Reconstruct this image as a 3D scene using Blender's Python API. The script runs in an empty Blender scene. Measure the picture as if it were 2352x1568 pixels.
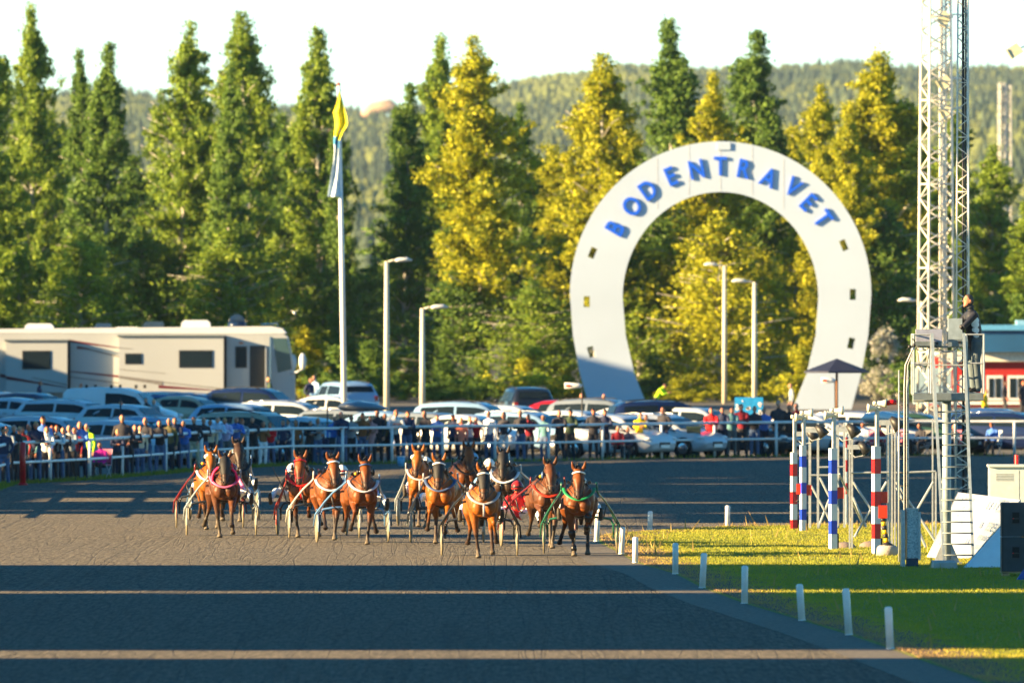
import bpy, math, random
import numpy as np
from mathutils import Vector, Matrix, Euler
R = math.radians
SC = bpy.context.scene
COL = SC.collection
random.seed(7)

# ------------------------------------------------------------------ camera
F = 26133.0          # focal length in view pixels (a view 2352 wide)
CAMZ = 5.0
HOR = 720.0
cam_d = bpy.data.cameras.new("camera"); cam = bpy.data.objects.new("camera", cam_d); COL.objects.link(cam)
cam.location = (0, 0, CAMZ); cam.rotation_euler = (R(90), 0, 0)
cam_d.sensor_width = 36; cam_d.lens = 36.0*F/2352
cam_d.shift_y = -(784-HOR)/2352
cam_d.clip_start = 1; cam_d.clip_end = 30000
cam_d.dof.use_dof = True; cam_d.dof.focus_distance = 236; cam_d.dof.aperture_fstop = 3.7
SC.camera = cam

# ------------------------------------------------------------------ sun and sky
SUN_AZ = 74.0        # degrees to the left of straight behind the camera
SUN_EL = 14.0
W = bpy.data.worlds.new("World"); SC.world = W; W.use_nodes = True
nt = W.node_tree; bg = nt.nodes['Background']
sky = nt.nodes.new('ShaderNodeTexSky'); sky.sky_type = 'NISHITA'; sky.sun_disc = False
sky.sun_elevation = R(SUN_EL); sky.sun_rotation = R(180+SUN_AZ); sky.ozone_density = 1.0; sky.air_density = 1.0; sky.dust_density = 0.6
geo = nt.nodes.new('ShaderNodeNewGeometry'); va = nt.nodes.new('ShaderNodeVectorMath'); va.operation = 'MULTIPLY_ADD'
va.inputs[1].default_value = (-1, -1, -1); va.inputs[2].default_value = (0, 0, 0.06)
vn = nt.nodes.new('ShaderNodeVectorMath'); vn.operation = 'NORMALIZE'; nt.links.new(geo.outputs['Incoming'], va.inputs[0]); nt.links.new(va.outputs[0], vn.inputs[0]); nt.links.new(vn.outputs[0], sky.inputs[0])
sx_ = nt.nodes.new('ShaderNodeSeparateXYZ'); nt.links.new(vn.outputs[0], sx_.inputs[0])
tr_ = nt.nodes.new('ShaderNodeValToRGB'); tr_.color_ramp.elements[0].position = 0.095; tr_.color_ramp.elements[0].color = (0.62, 0.70, 0.66, 1)   # pale horizon
tr_.color_ramp.elements[1].position = 0.19; tr_.color_ramp.elements[1].color = (0.040, 0.26, 0.40, 1)                                          # deeper blue overhead
nt.links.new(sx_.outputs[2], tr_.inputs[0])
tint = nt.nodes.new('ShaderNodeMix'); tint.data_type = 'RGBA'; tint.blend_type = 'MULTIPLY'; tint.inputs[0].default_value = 1.0; nt.links.new(tr_.outputs[0], tint.inputs[7])
nt.links.new(sky.outputs[0], tint.inputs[6]); nt.links.new(tint.outputs[2], bg.inputs[0]); bg.inputs[1].default_value = 0.11
sd = bpy.data.lights.new("sun", 'SUN'); sun = bpy.data.objects.new("sun", sd); COL.objects.link(sun)
sd.energy = 5.0; sd.angle = R(0.5); sd.color = (1.0, 0.69, 0.34)
SDIR = Vector((-math.sin(R(SUN_AZ))*math.cos(R(SUN_EL)), -math.cos(R(SUN_AZ))*math.cos(R(SUN_EL)), math.sin(R(SUN_EL))))
sun.rotation_euler = SDIR.to_track_quat('Z', 'Y').to_euler()
SC.view_settings.view_transform = 'Standard'; SC.view_settings.look = 'None'
SC.view_settings.exposure = 2.4; SC.view_settings.gamma = 1.0
SC.view_settings.use_curve_mapping = False
SC.render.engine = 'CYCLES'
SC.cycles.max_bounces = 5; SC.cycles.diffuse_bounces = 2; SC.cycles.glossy_bounces = 2
SC.cycles.transmission_bounces = 3; SC.cycles.transparent_max_bounces = 6; SC.cycles.volume_bounces = 0
SC.cycles.caustics_reflective = False; SC.cycles.caustics_refractive = False
SC.cycles.use_denoising = True

# ------------------------------------------------------------------ from the picture to the place
def gh(y):
    "height of the open ground at distance y"
    if y < 408: return 0.0
    if y < 500: return 0.45*(y-408)/92
    return 0.45
def P(u, v, y): return Vector(((u-1176)*y/F, y, CAMZ-(v-HOR)*y/F))
def G(u, v):
    y = F*CAMZ/(v-HOR)
    for _ in range(6): y = F*(CAMZ-gh(y))/(v-HOR)
    return Vector(((u-1176)*y/F, y, gh(y)))

# ------------------------------------------------------------------ materials
def C(r, g, b):
    f = lambda c: ((c/255+0.055)/1.055)**2.4 if c/255 > 0.04045 else c/255/12.92
    return (f(r), f(g), f(b))
MC = {}
def mat(name, col, rough=0.6, metal=0.0, var=0.15, vscale=8.0, bump=0.0, bscale=40.0, coat=0.0, spec=0.5, emit=None, alpha=1.0):
    key = (name,)
    if key in MC: return MC[key]
    m = bpy.data.materials.new(name); m.use_nodes = True
    t = m.node_tree; b = t.nodes['Principled BSDF']
    b.inputs['Roughness'].default_value = rough; b.inputs['Metallic'].default_value = metal
    b.inputs['Coat Weight'].default_value = coat; b.inputs['Specular IOR Level'].default_value = spec
    tc = t.nodes.new('ShaderNodeTexCoord')
    if var > 0:
        n = t.nodes.new('ShaderNodeTexNoise'); n.inputs['Scale'].default_value = vscale; n.inputs['Detail'].default_value = 5
        t.links.new(tc.outputs['Object'], n.inputs['Vector'])
        rp = t.nodes.new('ShaderNodeValToRGB')
        rp.color_ramp.elements[0].position = 0.3; rp.color_ramp.elements[1].position = 0.72
        rp.color_ramp.elements[0].color = [c*(1-var) for c in col]+[1]
        rp.color_ramp.elements[1].color = [min(1, c*(1+var)) for c in col]+[1]
        t.links.new(n.outputs['Fac'], rp.inputs[0]); t.links.new(rp.outputs[0], b.inputs['Base Color'])
    else:
        b.inputs['Base Color'].default_value = list(col)+[1]
    if bump > 0:
        n2 = t.nodes.new('ShaderNodeTexNoise'); n2.inputs['Scale'].default_value = bscale; n2.inputs['Detail'].default_value = 4
        t.links.new(tc.outputs['Object'], n2.inputs['Vector'])
        bp = t.nodes.new('ShaderNodeBump'); bp.inputs['Strength'].default_value = bump; bp.inputs['Distance'].default_value = 0.02
        t.links.new(n2.outputs['Fac'], bp.inputs['Height']); t.links.new(bp.outputs[0], b.inputs['Normal'])
    if emit:
        b.inputs['Emission Color'].default_value = list(emit[:3])+[1]; b.inputs['Emission Strength'].default_value = emit[3]
    MC[key] = m
    return m
def flat(name, rgb, rough=0.6, **k): return mat(name, C(*rgb), rough, **k)

# ------------------------------------------------------------------ mesh builder
class MB:
    def __init__(s): s.v = []; s.f = []; s.m = []; s.sm = []
    def add(s, vs, fs, mi=0, smooth=False):
        o = len(s.v); s.v += [tuple(v) for v in vs]
        for f in fs: s.f.append([i+o for i in f]); s.m.append(mi); s.sm.append(smooth)
        return s
    def box(s, c, d, rz=0.0, mi=0, rx=0.0, ry=0.0, taper=1.0):
        M = Euler((rx, ry, rz)).to_matrix(); c = Vector(c)
        vs = []
        for z in (-1, 1):
            k = taper if z > 0 else 1.0
            for x, y in ((-1, -1), (1, -1), (1, 1), (-1, 1)):
                vs.append(c+M@Vector((x*d[0]/2*k, y*d[1]/2*k, z*d[2]/2)))
        return s.add(vs, [(3, 2, 1, 0), (4, 5, 6, 7), (0, 1, 5, 4), (1, 2, 6, 5), (2, 3, 7, 6), (3, 0, 4, 7)], mi)
    def tube(s, path, rad, n=8, mi=0, cap=True, up=None, smooth=True, ab=None):
        path = [Vector(p) for p in path]; k = len(path)
        if not isinstance(rad, (list, tuple)): rad = [rad]*k
        vs = []; fs = []
        prevx = None
        for i, p in enumerate(path):
            d = (path[min(i+1, k-1)]-path[max(i-1, 0)])
            if d.length < 1e-9: d = Vector((0, 0, 1))
            d.normalize()
            if prevx is None:
                a = Vector(up) if up else (Vector((1, 0, 0)) if abs(d.x) < 0.9 else Vector((0, 1, 0)))
            else: a = prevx
            x = (a-d*a.dot(d))
            if x.length < 1e-6: x = d.orthogonal()
            x.normalize(); y = d.cross(x); prevx = x
            r = rad[i]; rx, ry = r if isinstance(r, (list, tuple)) else (r, r)
            for j in range(n):
                t = 2*math.pi*j/n
                vs.append(p+x*(rx*math.cos(t))+y*(ry*math.sin(t)))
        for i in range(k-1):
            for j in range(n):
                a = i*n+j; b = i*n+(j+1) % n
                fs.append((a, b, b+n, a+n))
        if cap:
            fs.append(tuple(range(n-1, -1, -1))); fs.append(tuple((k-1)*n+j for j in range(n)))
        return s.add(vs, fs, mi, smooth)
    def ball(s, c, r, n=10, mi=0, rz=0.0, rx=0.0):
        c = Vector(c); rr = r if isinstance(r, (list, tuple)) else (r, r, r)
        M = Euler((rx, 0, rz)).to_matrix()
        vs = [c+M@Vector((0, 0, -rr[2]))]; m = max(4, n//2)
        for i in range(1, m):
            t = -math.pi/2+math.pi*i/m
            for j in range(n):
                a = 2*math.pi*j/n
                vs.append(c+M@Vector((rr[0]*math.cos(t)*math.cos(a), rr[1]*math.cos(t)*math.sin(a), rr[2]*math.sin(t))))
        vs.append(c+M@Vector((0, 0, rr[2])))
        fs = []
        for j in range(n): fs.append((0, 1+(j+1) % n, 1+j))
        for i in range(m-2):
            for j in range(n):
                a = 1+i*n+j; b = 1+i*n+(j+1) % n
                fs.append((a, b, b+n, a+n))
        L = len(vs)-1; o = 1+(m-2)*n
        for j in range(n): fs.append((o+j, o+(j+1) % n, L))
        return s.add(vs, fs, mi, True)
    def ring(s, c, rmaj, rmin, axis=(1, 0, 0), n=24, k=6, mi=0, a0=0, a1=2*math.pi):
        ax = Vector(axis).normalized(); x = ax.orthogonal().normalized(); y = ax.cross(x); c = Vector(c)
        full = abs(a1-a0-2*math.pi) < 1e-6
        pts = [c+x*rmaj*math.cos(a0+(a1-a0)*i/n)+y*rmaj*math.sin(a0+(a1-a0)*i/n) for i in range(n if full else n+1)]
        vs = []; L = len(pts)
        for i, p in enumerate(pts):
            rad = (p-c).normalized()
            for j in range(k):
                t = 2*math.pi*j/k
                vs.append(p+rad*rmin*math.cos(t)+ax*rmin*math.sin(t))
        fs = []
        for i in range(L if full else L-1):
            for j in range(k):
                a = i*k+j; b = i*k+(j+1) % k; c2 = ((i+1) % L)*k+j; d = ((i+1) % L)*k+(j+1) % k
                fs.append((a, b, d, c2))
        return s.add(vs, fs, mi, True)
    def disc(s, c, r, axis=(1, 0, 0), n=20, th=0.0, mi=0):
        ax = Vector(axis).normalized(); c = Vector(c)
        return s.tube([c-ax*th/2, c+ax*th/2], r, n, mi, smooth=False)
    def prism(s, poly, y0, y1, mi=0, M=None):
        "poly in x,z; extruded along y"
        n = len(poly); vs = [Vector((p[0], y0, p[1])) for p in poly]+[Vector((p[0], y1, p[1])) for p in poly]
        if M is not None: vs = [M@v for v in vs]
        fs = [tuple(range(n)), tuple(range(2*n-1, n-1, -1))]
        for i in range(n): fs.append((i, (i+1) % n+0, (i+1) % n+n, i+n)[::-1])
        return s.add(vs, fs, mi)
    def mesh(s, name, mats):
        me = bpy.data.meshes.new(name); me.from_pydata(s.v, [], s.f)
        for m in (mats if isinstance(mats, (list, tuple)) else [mats]): me.materials.append(m)
        me.polygons.foreach_set('material_index', s.m); me.polygons.foreach_set('use_smooth', s.sm)
        me.update(); return me
    def build(s, name, mats, parent=None, loc=None, rz=0.0):
        return link(name, s.mesh(name, mats), parent, loc, rz)
def link(name, me, parent=None, loc=None, rz=0.0):
    o = bpy.data.objects.new(name, me); COL.objects.link(o)
    if parent is not None: o.parent = parent
    if loc is not None: o.location = loc
    if rz: o.rotation_euler = (0, 0, rz)
    return o
def tag(o, label=None, cat=None, group=None, kind=None):
    if label: o['label'] = label
    if cat: o['category'] = cat
    if group: o['group'] = group
    if kind: o['kind'] = kind
    return o
def thing(name, label, cat, loc=(0, 0, 0), rz=0.0, group=None):
    o = bpy.data.objects.new(name, None); COL.objects.link(o); o.location = loc; o.rotation_euler = (0, 0, rz)
    o.empty_display_size = 0.2
    return tag(o, label, cat, group)
KIDS = {}
def kids(o): return [c for c in o.children]
def copy_tree(o, parent=None):
    c = o.copy(); COL.objects.link(c)
    if parent is not None: c.parent = parent
    for ch in kids(o): copy_tree(ch, c)
    return c

# ---- one continuous body out of overlapping closed pieces
TS = bpy.data.scenes.new("tmp")
def fuse(mb, voxel, smooth_it, name):
    me = mb.mesh(name, []); ob = bpy.data.objects.new(name, me); TS.collection.objects.link(ob)
    r = ob.modifiers.new("r", 'REMESH'); r.mode = 'VOXEL'; r.voxel_size = voxel; r.adaptivity = 0
    s = ob.modifiers.new("s", 'SMOOTH'); s.factor = 0.5; s.iterations = smooth_it
    vl = TS.view_layers[0]; vl.update(); dg = vl.depsgraph; dg.update()
    out = bpy.data.meshes.new_from_object(ob.evaluated_get(dg))
    bpy.data.objects.remove(ob); bpy.data.meshes.remove(me)
    out.name = name
    out.polygons.foreach_set('use_smooth', [True]*len(out.polygons))
    return out
def paint(me, bones, mats):
    "material of each face from the nearest bone: bones = (A, B, radius, index)"
    n = len(me.polygons)
    c = np.empty(n*3, dtype=np.float64)
    me.polygons.foreach_get('center', c); c = c.reshape(n, 3)
    best = np.full(n, 1e9); idx = np.zeros(n, dtype=np.int32)
    for A, B, r, mi in bones:
        A = np.array(A, float); B = np.array(B, float); d = B-A; L = max(d@d, 1e-12)
        t = np.clip(((c-A)@d)/L, 0, 1); q = A+t[:, None]*d
        dist = np.linalg.norm(c-q, axis=1)/r
        w = dist < best; best[w] = dist[w]; idx[w] = mi
    me.materials.clear()
    for m in mats: me.materials.append(m)
    me.polygons.foreach_set('material_index', idx)
    me.update(); return me
# ------------------------------------------------------------------ ground materials
def nodes(m): return m.node_tree, m.node_tree.nodes, m.node_tree.links
def math_node(t, op, a=None, b=None, va=None, vb=None):
    n = t.nodes.new('ShaderNodeMath'); n.operation = op
    if a is not None: t.links.new(a, n.inputs[0])
    if b is not None: t.links.new(b, n.inputs[1])
    if va is not None: n.inputs[0].default_value = va
    if vb is not None: n.inputs[1].default_value = vb
    return n.outputs[0]
def noise(t, vec, scale, sc=(1, 1, 1), detail=4, loc=(0, 0, 0), dist=0.0, rough=0.5):
    mp = t.nodes.new('ShaderNodeMapping'); mp.inputs['Scale'].default_value = sc; mp.inputs['Location'].default_value = loc
    t.links.new(vec, mp.inputs[0])
    n = t.nodes.new('ShaderNodeTexNoise'); n.inputs['Scale'].default_value = scale; n.inputs['Detail'].default_value = detail
    n.inputs['Distortion'].default_value = dist; n.inputs['Roughness'].default_value = rough
    t.links.new(mp.outputs[0], n.inputs['Vector'])
    return n.outputs['Fac']
def ramp(t, fac, stops):
    r = t.nodes.new('ShaderNodeValToRGB'); e = r.color_ramp.elements
    while len(e) < len(stops): e.new(0.5)
    for k, (p, c) in enumerate(stops):
        e[k].position = p; e[k].color = (list(c)+[1])[:4] if not isinstance(c, (int, float)) else (c, c, c, 1)
    t.links.new(fac, r.inputs[0]); return r.outputs[0]
def mix(t, fac, a, b):
    m = t.nodes.new('ShaderNodeMix'); m.data_type = 'RGBA'
    t.links.new(fac, m.inputs[0]) if not isinstance(fac, float) else setattr(m.inputs[0], 'default_value', fac)
    for k, x in ((6, a), (7, b)):
        if isinstance(x, tuple): m.inputs[k].default_value = list(x)+[1]
        else: t.links.new(x, m.inputs[k])
    return m.outputs[2]

def track_material():
    m = bpy.data.materials.new('track_sand'); m.use_nodes = True; t, N, L = nodes(m)
    b = N['Principled BSDF']; b.inputs['Roughness'].default_value = 0.95; b.inputs['Specular IOR Level'].default_value = 0.15
    g = N.new('ShaderNodeNewGeometry').outputs['Position']
    # wheel ruts: thin contour lines of stretched noise
    ruts = None
    for k, (sc, w, lo) in enumerate((((1.5, 0.030, 1), 0.007, (3, 1, 0)), ((2.3, 0.038, 1), 0.008, (13, 7, 0)), ((1.2, 0.020, 1), 0.006, (23, 3, 5)), ((3.1, 0.04, 1), 0.011, (31, 9, 5)), ((2.0, 0.05, 1), 0.007, (51, 4, 5)))):
        n = noise(t, g, 0.55, sc, 1.5, lo)
        a = math_node(t, 'ABSOLUTE', math_node(t, 'SUBTRACT', n, vb=0.5))
        l = math_node(t, 'SUBTRACT', va=1.0, b=math_node(t, 'MINIMUM', math_node(t, 'DIVIDE', a, vb=w), vb=1.0))
        ruts = l if ruts is None else math_node(t, 'MAXIMUM', ruts, l)
    # rake lines running along the track
    rk = noise(t, g, 1.0, (9.0, 0.03, 1), 3, (1, 2, 3))
    grit = noise(t, g, 9.0, (1.3, 0.09, 1), 6, (0, 0, 0), rough=0.8)
    lump = noise(t, g, 1.4, (1, 0.5, 1), 3, (5, 0, 0))
    h = math_node(t, 'ADD', math_node(t, 'MULTIPLY', grit, vb=0.17), math_node(t, 'MULTIPLY', ruts, vb=-0.04))
    h = math_node(t, 'ADD', h, math_node(t, 'MULTIPLY', rk, vb=0.02))
    h = math_node(t, 'ADD', h, math_node(t, 'MULTIPLY', lump, vb=0.04))
    bp = N.new('ShaderNodeBump'); bp.inputs['Strength'].default_value = 1.0; bp.inputs['Distance'].default_value = 1.0
    L.new(h, bp.inputs['Height']); L.new(bp.outputs[0], b.inputs['Normal'])
    base = ramp(t, grit, [(0.3, (0.05, 0.05, 0.045)), (0.7, (0.36, 0.32, 0.255))])
    wet = noise(t, g, 0.25, (1, 0.2, 1), 3, (9, 0, 0))
    base = mix(t, math_node(t, 'MULTIPLY', wet, vb=0.45), base, (0.06, 0.066, 0.066))
    c = mix(t, math_node(t, 'MULTIPLY', ruts, vb=0.3), base, (0.05, 0.052, 0.055))
    L.new(c, b.inputs['Base Color'])
    return m
def gravel_material(name, c0, c1, sc=12):
    m = bpy.data.materials.new(name); m.use_nodes = True; t, N, L = nodes(m)
    b = N['Principled BSDF']; b.inputs['Roughness'].default_value = 0.95; b.inputs['Specular IOR Level'].default_value = 0.2
    g = N.new('ShaderNodeNewGeometry').outputs['Position']
    n = noise(t, g, sc, (1, 0.5, 1), 6, rough=0.7); n2 = noise(t, g, 0.6, (1, 0.4, 1), 3)
    c = ramp(t, n, [(0.3, c0), (0.7, c1)]); c = mix(t, math_node(t, 'MULTIPLY', n2, vb=0.5), c, c0)
    L.new(c, b.inputs['Base Color'])
    bp = N.new('ShaderNodeBump'); bp.inputs['Strength'].default_value = 0.8; bp.inputs['Distance'].default_value = 0.03
    L.new(n, bp.inputs['Height']); L.new(bp.outputs[0], b.inputs['Normal'])
    return m
def turf_material():
    m = bpy.data.materials.new('turf'); m.use_nodes = True; t, N, L = nodes(m)
    b = N['Principled BSDF']; b.inputs['Roughness'].default_value = 0.9; b.inputs['Specular IOR Level'].default_value = 0.15
    g = N.new('ShaderNodeNewGeometry').outputs['Position']
    n = noise(t, g, 6, (1, 0.3, 1), 5, rough=0.7); n2 = noise(t, g, 0.35, (1, 0.35, 1), 3)
    c = ramp(t, n, [(0.3, (0.13, 0.17, 0.03)), (0.7, (0.30, 0.31, 0.05))])
    c = mix(t, ramp(t, n2, [(0.4, 0.0), (0.65, 0.6)]), c, (0.20, 0.16, 0.07))
    L.new(c, b.inputs['Base Color'])
    bp = N.new('ShaderNodeBump'); bp.inputs['Strength'].default_value = 1.0; bp.inputs['Distance'].default_value = 0.05
    L.new(n, bp.inputs['Height']); L.new(bp.outputs[0], b.inputs['Normal'])
    return m
def blade_material():
    m = bpy.data.materials.new('grass_blades'); m.use_nodes = True; t, N, L = nodes(m)
    b = N['Principled BSDF']; b.inputs['Roughness'].default_value = 0.7; b.inputs['Specular IOR Level'].default_value = 0.2
    at = N.new('ShaderNodeAttribute'); at.attribute_name = 'tone'
    c = ramp(t, at.outputs['Fac'], [(0.0, (0.12, 0.18, 0.035)), (0.5, (0.32, 0.34, 0.035)), (0.75, (0.44, 0.38, 0.05)), (1.0, (0.42, 0.27, 0.13))])
    L.new(c, b.inputs['Base Color'])
    tr = N.new('ShaderNodeBsdfTranslucent'); L.new(c, tr.inputs[0]); mx = N.new('ShaderNodeMixShader'); mx.inputs[0].default_value = 0.35
    L.new(b.outputs[0], mx.inputs[1]); L.new(tr.outputs[0], mx.inputs[2]); L.new(mx.outputs[0], N['Material Output'].inputs[0])
    return m

# ------------------------------------------------------------------ ground
def sheet(name, poly, z, m):
    mb = MB(); mb.add([(x, y, z) for x, y in poly], [tuple(range(len(poly)))]); return tag(mb.build(name, m), kind='structure')
gm = MB()
ys = [-60, 100, 300, 408, 440, 470, 500, 600, 800, 1100, 1500, 3000, 9000, 25000]
def terr(y): return gh(y) if y <= 1100 else gh(y)
for i in range(len(ys)-1):
    w0 = 120+ys[i]*1.6 if ys[i] > 0 else 120; w1 = 120+ys[i+1]*1.6
    gm.add([(-w0, ys[i], gh(ys[i])-0.02), (w0, ys[i], gh(ys[i])-0.02), (w1, ys[i+1], gh(ys[i+1])-0.02), (-w1, ys[i+1], gh(ys[i+1])-0.02)], [(0, 1, 2, 3)])
tag(gm.build('ground', gravel_material('parking_gravel', (0.10, 0.10, 0.09), (0.18, 0.17, 0.15), 5)), kind='structure')

# inner edge pegs give the curve of the track's inside edge
PEGS = [(2045, 1490, 98), (1950, 1458, 108), (1842, 1425, 85), (1710, 1386, 88), (1613, 1350, 81), (1551, 1318, 72), (1459, 1292, 60), (1427, 1272, 63), (1370, 1243, 64), (1352, 1225, 50), (1493, 1216, 43), (1671, 1207, 47)]
inner = [G(u, v) for u, v, h in PEGS]
edge = [(x+0.0, y) for x, y in [(6.6, 150), (6.1, 160)]]+[(p.x, p.y) for p in inner[:9]]
back = [(1.95, 256), (2.35, 259.5), (3.1, 262.5), (5.0, 268), (7.5, 270), (11, 271.5), (22, 272), (60, 270)]
FENCE = [(-160, 1190), (-60, 1138), (24, 1111), (115, 1106), (206, 1101), (281, 1095), (381, 1087), (463, 1078), (568, 1073), (673, 1067), (787, 1066), (900, 1064), (1017, 1060), (1137, 1059), (1260, 1058), (1384, 1055), (1519, 1052), (1641, 1050), (1783, 1048), (1920, 1047), (2057, 1046), (2195, 1046), (2330, 1046), (2480, 1046)]
fpts = [G(u, v) for u, v in FENCE]
trackpoly = [(-60, 60), (60, 60), (60, 395)]+[(p.x, p.y-0.9) for p in reversed(fpts)]+[(-60, 300)]
# triangulate the track as strips along y so the fence side follows the rail
tk = MB()
fx = [(-60, 296)]+[(p.x, p.y-0.9) for p in fpts]+[(60, fpts[-1].y-0.9)]
fx = [q for i, q in enumerate(fx) if i == 0 or q[0] > fx[i-1][0]]
for i in range(len(fx)-1):
    a, b2 = fx[i], fx[i+1]
    tk.add([(a[0], 20, 0), (b2[0], 20, 0), (b2[0], b2[1], 0), (a[0], a[1], 0)], [(0, 1, 2, 3)])
track = tag(tk.build('race_track', track_material()), kind='structure')

def offs(pts, d): return [(x+d, y-d*0.15) for x, y in pts]
poly_in = edge+back
vr = MB()
# light gravel verge: from the pegs' line outwards
e2 = edge+back[:-2]
def offn(pts, d):
    out = []
    for i, (x, y) in enumerate(pts):
        x0, y0 = pts[max(i-1, 0)]; x1, y1 = pts[min(i+1, len(pts)-1)]
        tx, ty = x1-x0, y1-y0; l = math.hypot(tx, ty) or 1
        out.append((x+ty/l*d, y-tx/l*d))
    return out
A = offn(e2, -0.95); B = offn(e2, 0.12)
for i in range(len(e2)-1):
    vr.add([(*A[i], 0.004), (*B[i], 0.004), (*B[i+1], 0.004), (*A[i+1], 0.004)], [(0, 1, 2, 3)])
tag(vr.build('gravel_verge', gravel_material('verge_gravel', (0.10, 0.095, 0.08), (0.26, 0.235, 0.195), 9)), kind='structure')
ds = MB(); A2 = offn(e2, 0.12); B2 = offn(e2, 1.15)
rq = random.Random(4)
for i in range(len(e2)-1):
    for k in range(12):
        q0 = lambda L_, t, j=0: (L_[i][0]*(1-t)+L_[i+1][0]*t+j, L_[i][1]*(1-t)+L_[i+1][1]*t, 0.012)
        if k == 0: j0 = rq.uniform(-.35, .35)
        j1 = rq.uniform(-.35, .35)
        ds.add([q0(A2, k/12), q0(B2, k/12, j0), q0(B2, (k+1)/12, j1), q0(A2, (k+1)/12)], [(0, 1, 2, 3)]); j0 = j1
tag(ds.build('dry_verge', gravel_material('dry_soil', (0.11, 0.07, 0.045), (0.27, 0.19, 0.11), 7)), kind='structure')
sheet('infield_turf', [(60, 150)]+poly_in, 0.008, turf_material())

def in_field(x, y):
    # x of the inside edge at this y
    if y < 256.5:
        for i in range(len(edge)-1):
            if edge[i][1] <= y <= edge[i+1][1]:
                t = (y-edge[i][1])/(edge[i+1][1]-edge[i][1]); return x-(edge[i][0]+t*(edge[i+1][0]-edge[i][0]))
        return x-1.9
    for i in range(len(back)-1):
        if back[i][0] <= x <= back[i+1][0]:
            t = (x-back[i][0])/(back[i+1][0]-back[i][0]); return back[i][1]+t*(back[i+1][1]-back[i][1])-y
    return -1
def grass():
    rnd = np.random.default_rng(3); vs = []; tone = []
    n = 0; target = 150000
    from mathutils import noise as mn
    while n < target:
        y = rnd.uniform(154, 272); x = rnd.uniform(1.7, (2420-1176)*y/F)
        # density higher far away where blades are seen edge on
        d = in_field(x, y)
        if d < 0.05: continue
        near = max(0, 1-d/1.6)
        p = mn.noise(Vector((x*0.35, y*0.12, 0))); p2 = mn.noise(Vector((x*1.3, y*0.5, 4)))
        if near > 0.3 and rnd.random() < near*0.75 and p2 < 0.25: continue
        bare = p > 0.22
        h = rnd.uniform(0.02, 0.05)*(1+max(0, p2)*0.6)
        tn = 0.33+0.25*rnd.random()+0.25*max(0, p+p2*0.6)+(near*0.55)
        if rnd.random() < 0.0008+0.012*(near > .3)*(y > 236): h = rnd.uniform(0.12, 0.3); tn = 0.9
        if y > 266 and rnd.random() < .15: h *= 2.2; tn += .25
        a = rnd.uniform(0, math.pi); w = 0.008+h*0.06
        lx, ly = rnd.normal(0, h*0.35), rnd.normal(0, h*0.35)
        dx, dy = math.cos(a)*w, math.sin(a)*w
        vs += [(x-dx, y-dy, 0.0), (x+dx, y+dy, 0.0), (x+lx, y+ly, h)]
        tone += [min(1, tn)]*3; n += 1
    # grass fringe along the spectator rail
    for i in range(len(fpts)-1):
        a, b2 = fpts[i], fpts[i+1]
        dens = 0.4 if i < 14 else 0.15
        for k in range(int((b2-a).length*150*dens)):
            t = rnd.random(); q = a.lerp(b2, t); x = q.x+rnd.normal(0, .12); y = q.y-rnd.uniform(0.0, 0.9); h = rnd.uniform(.05, .17)
            w = 0.015; vs += [(x-w, y, gh(y)), (x+w, y, gh(y)), (x+rnd.normal(0, .03), y, h+gh(y))]; tone += [rnd.uniform(.0, .45)]*3
    me = bpy.data.meshes.new('grass'); nf = len(vs)//3
    me.from_pydata(vs, [], [(3*i, 3*i+1, 3*i+2) for i in range(nf)])
    at = me.attributes.new('tone', 'FLOAT', 'POINT'); at.data.foreach_set('value', tone)
    me.materials.append(blade_material())
    o = link('grass', me); tag(o, 'short green and straw coloured grass of the infield', 'grass', kind='stuff')
grass()

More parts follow.
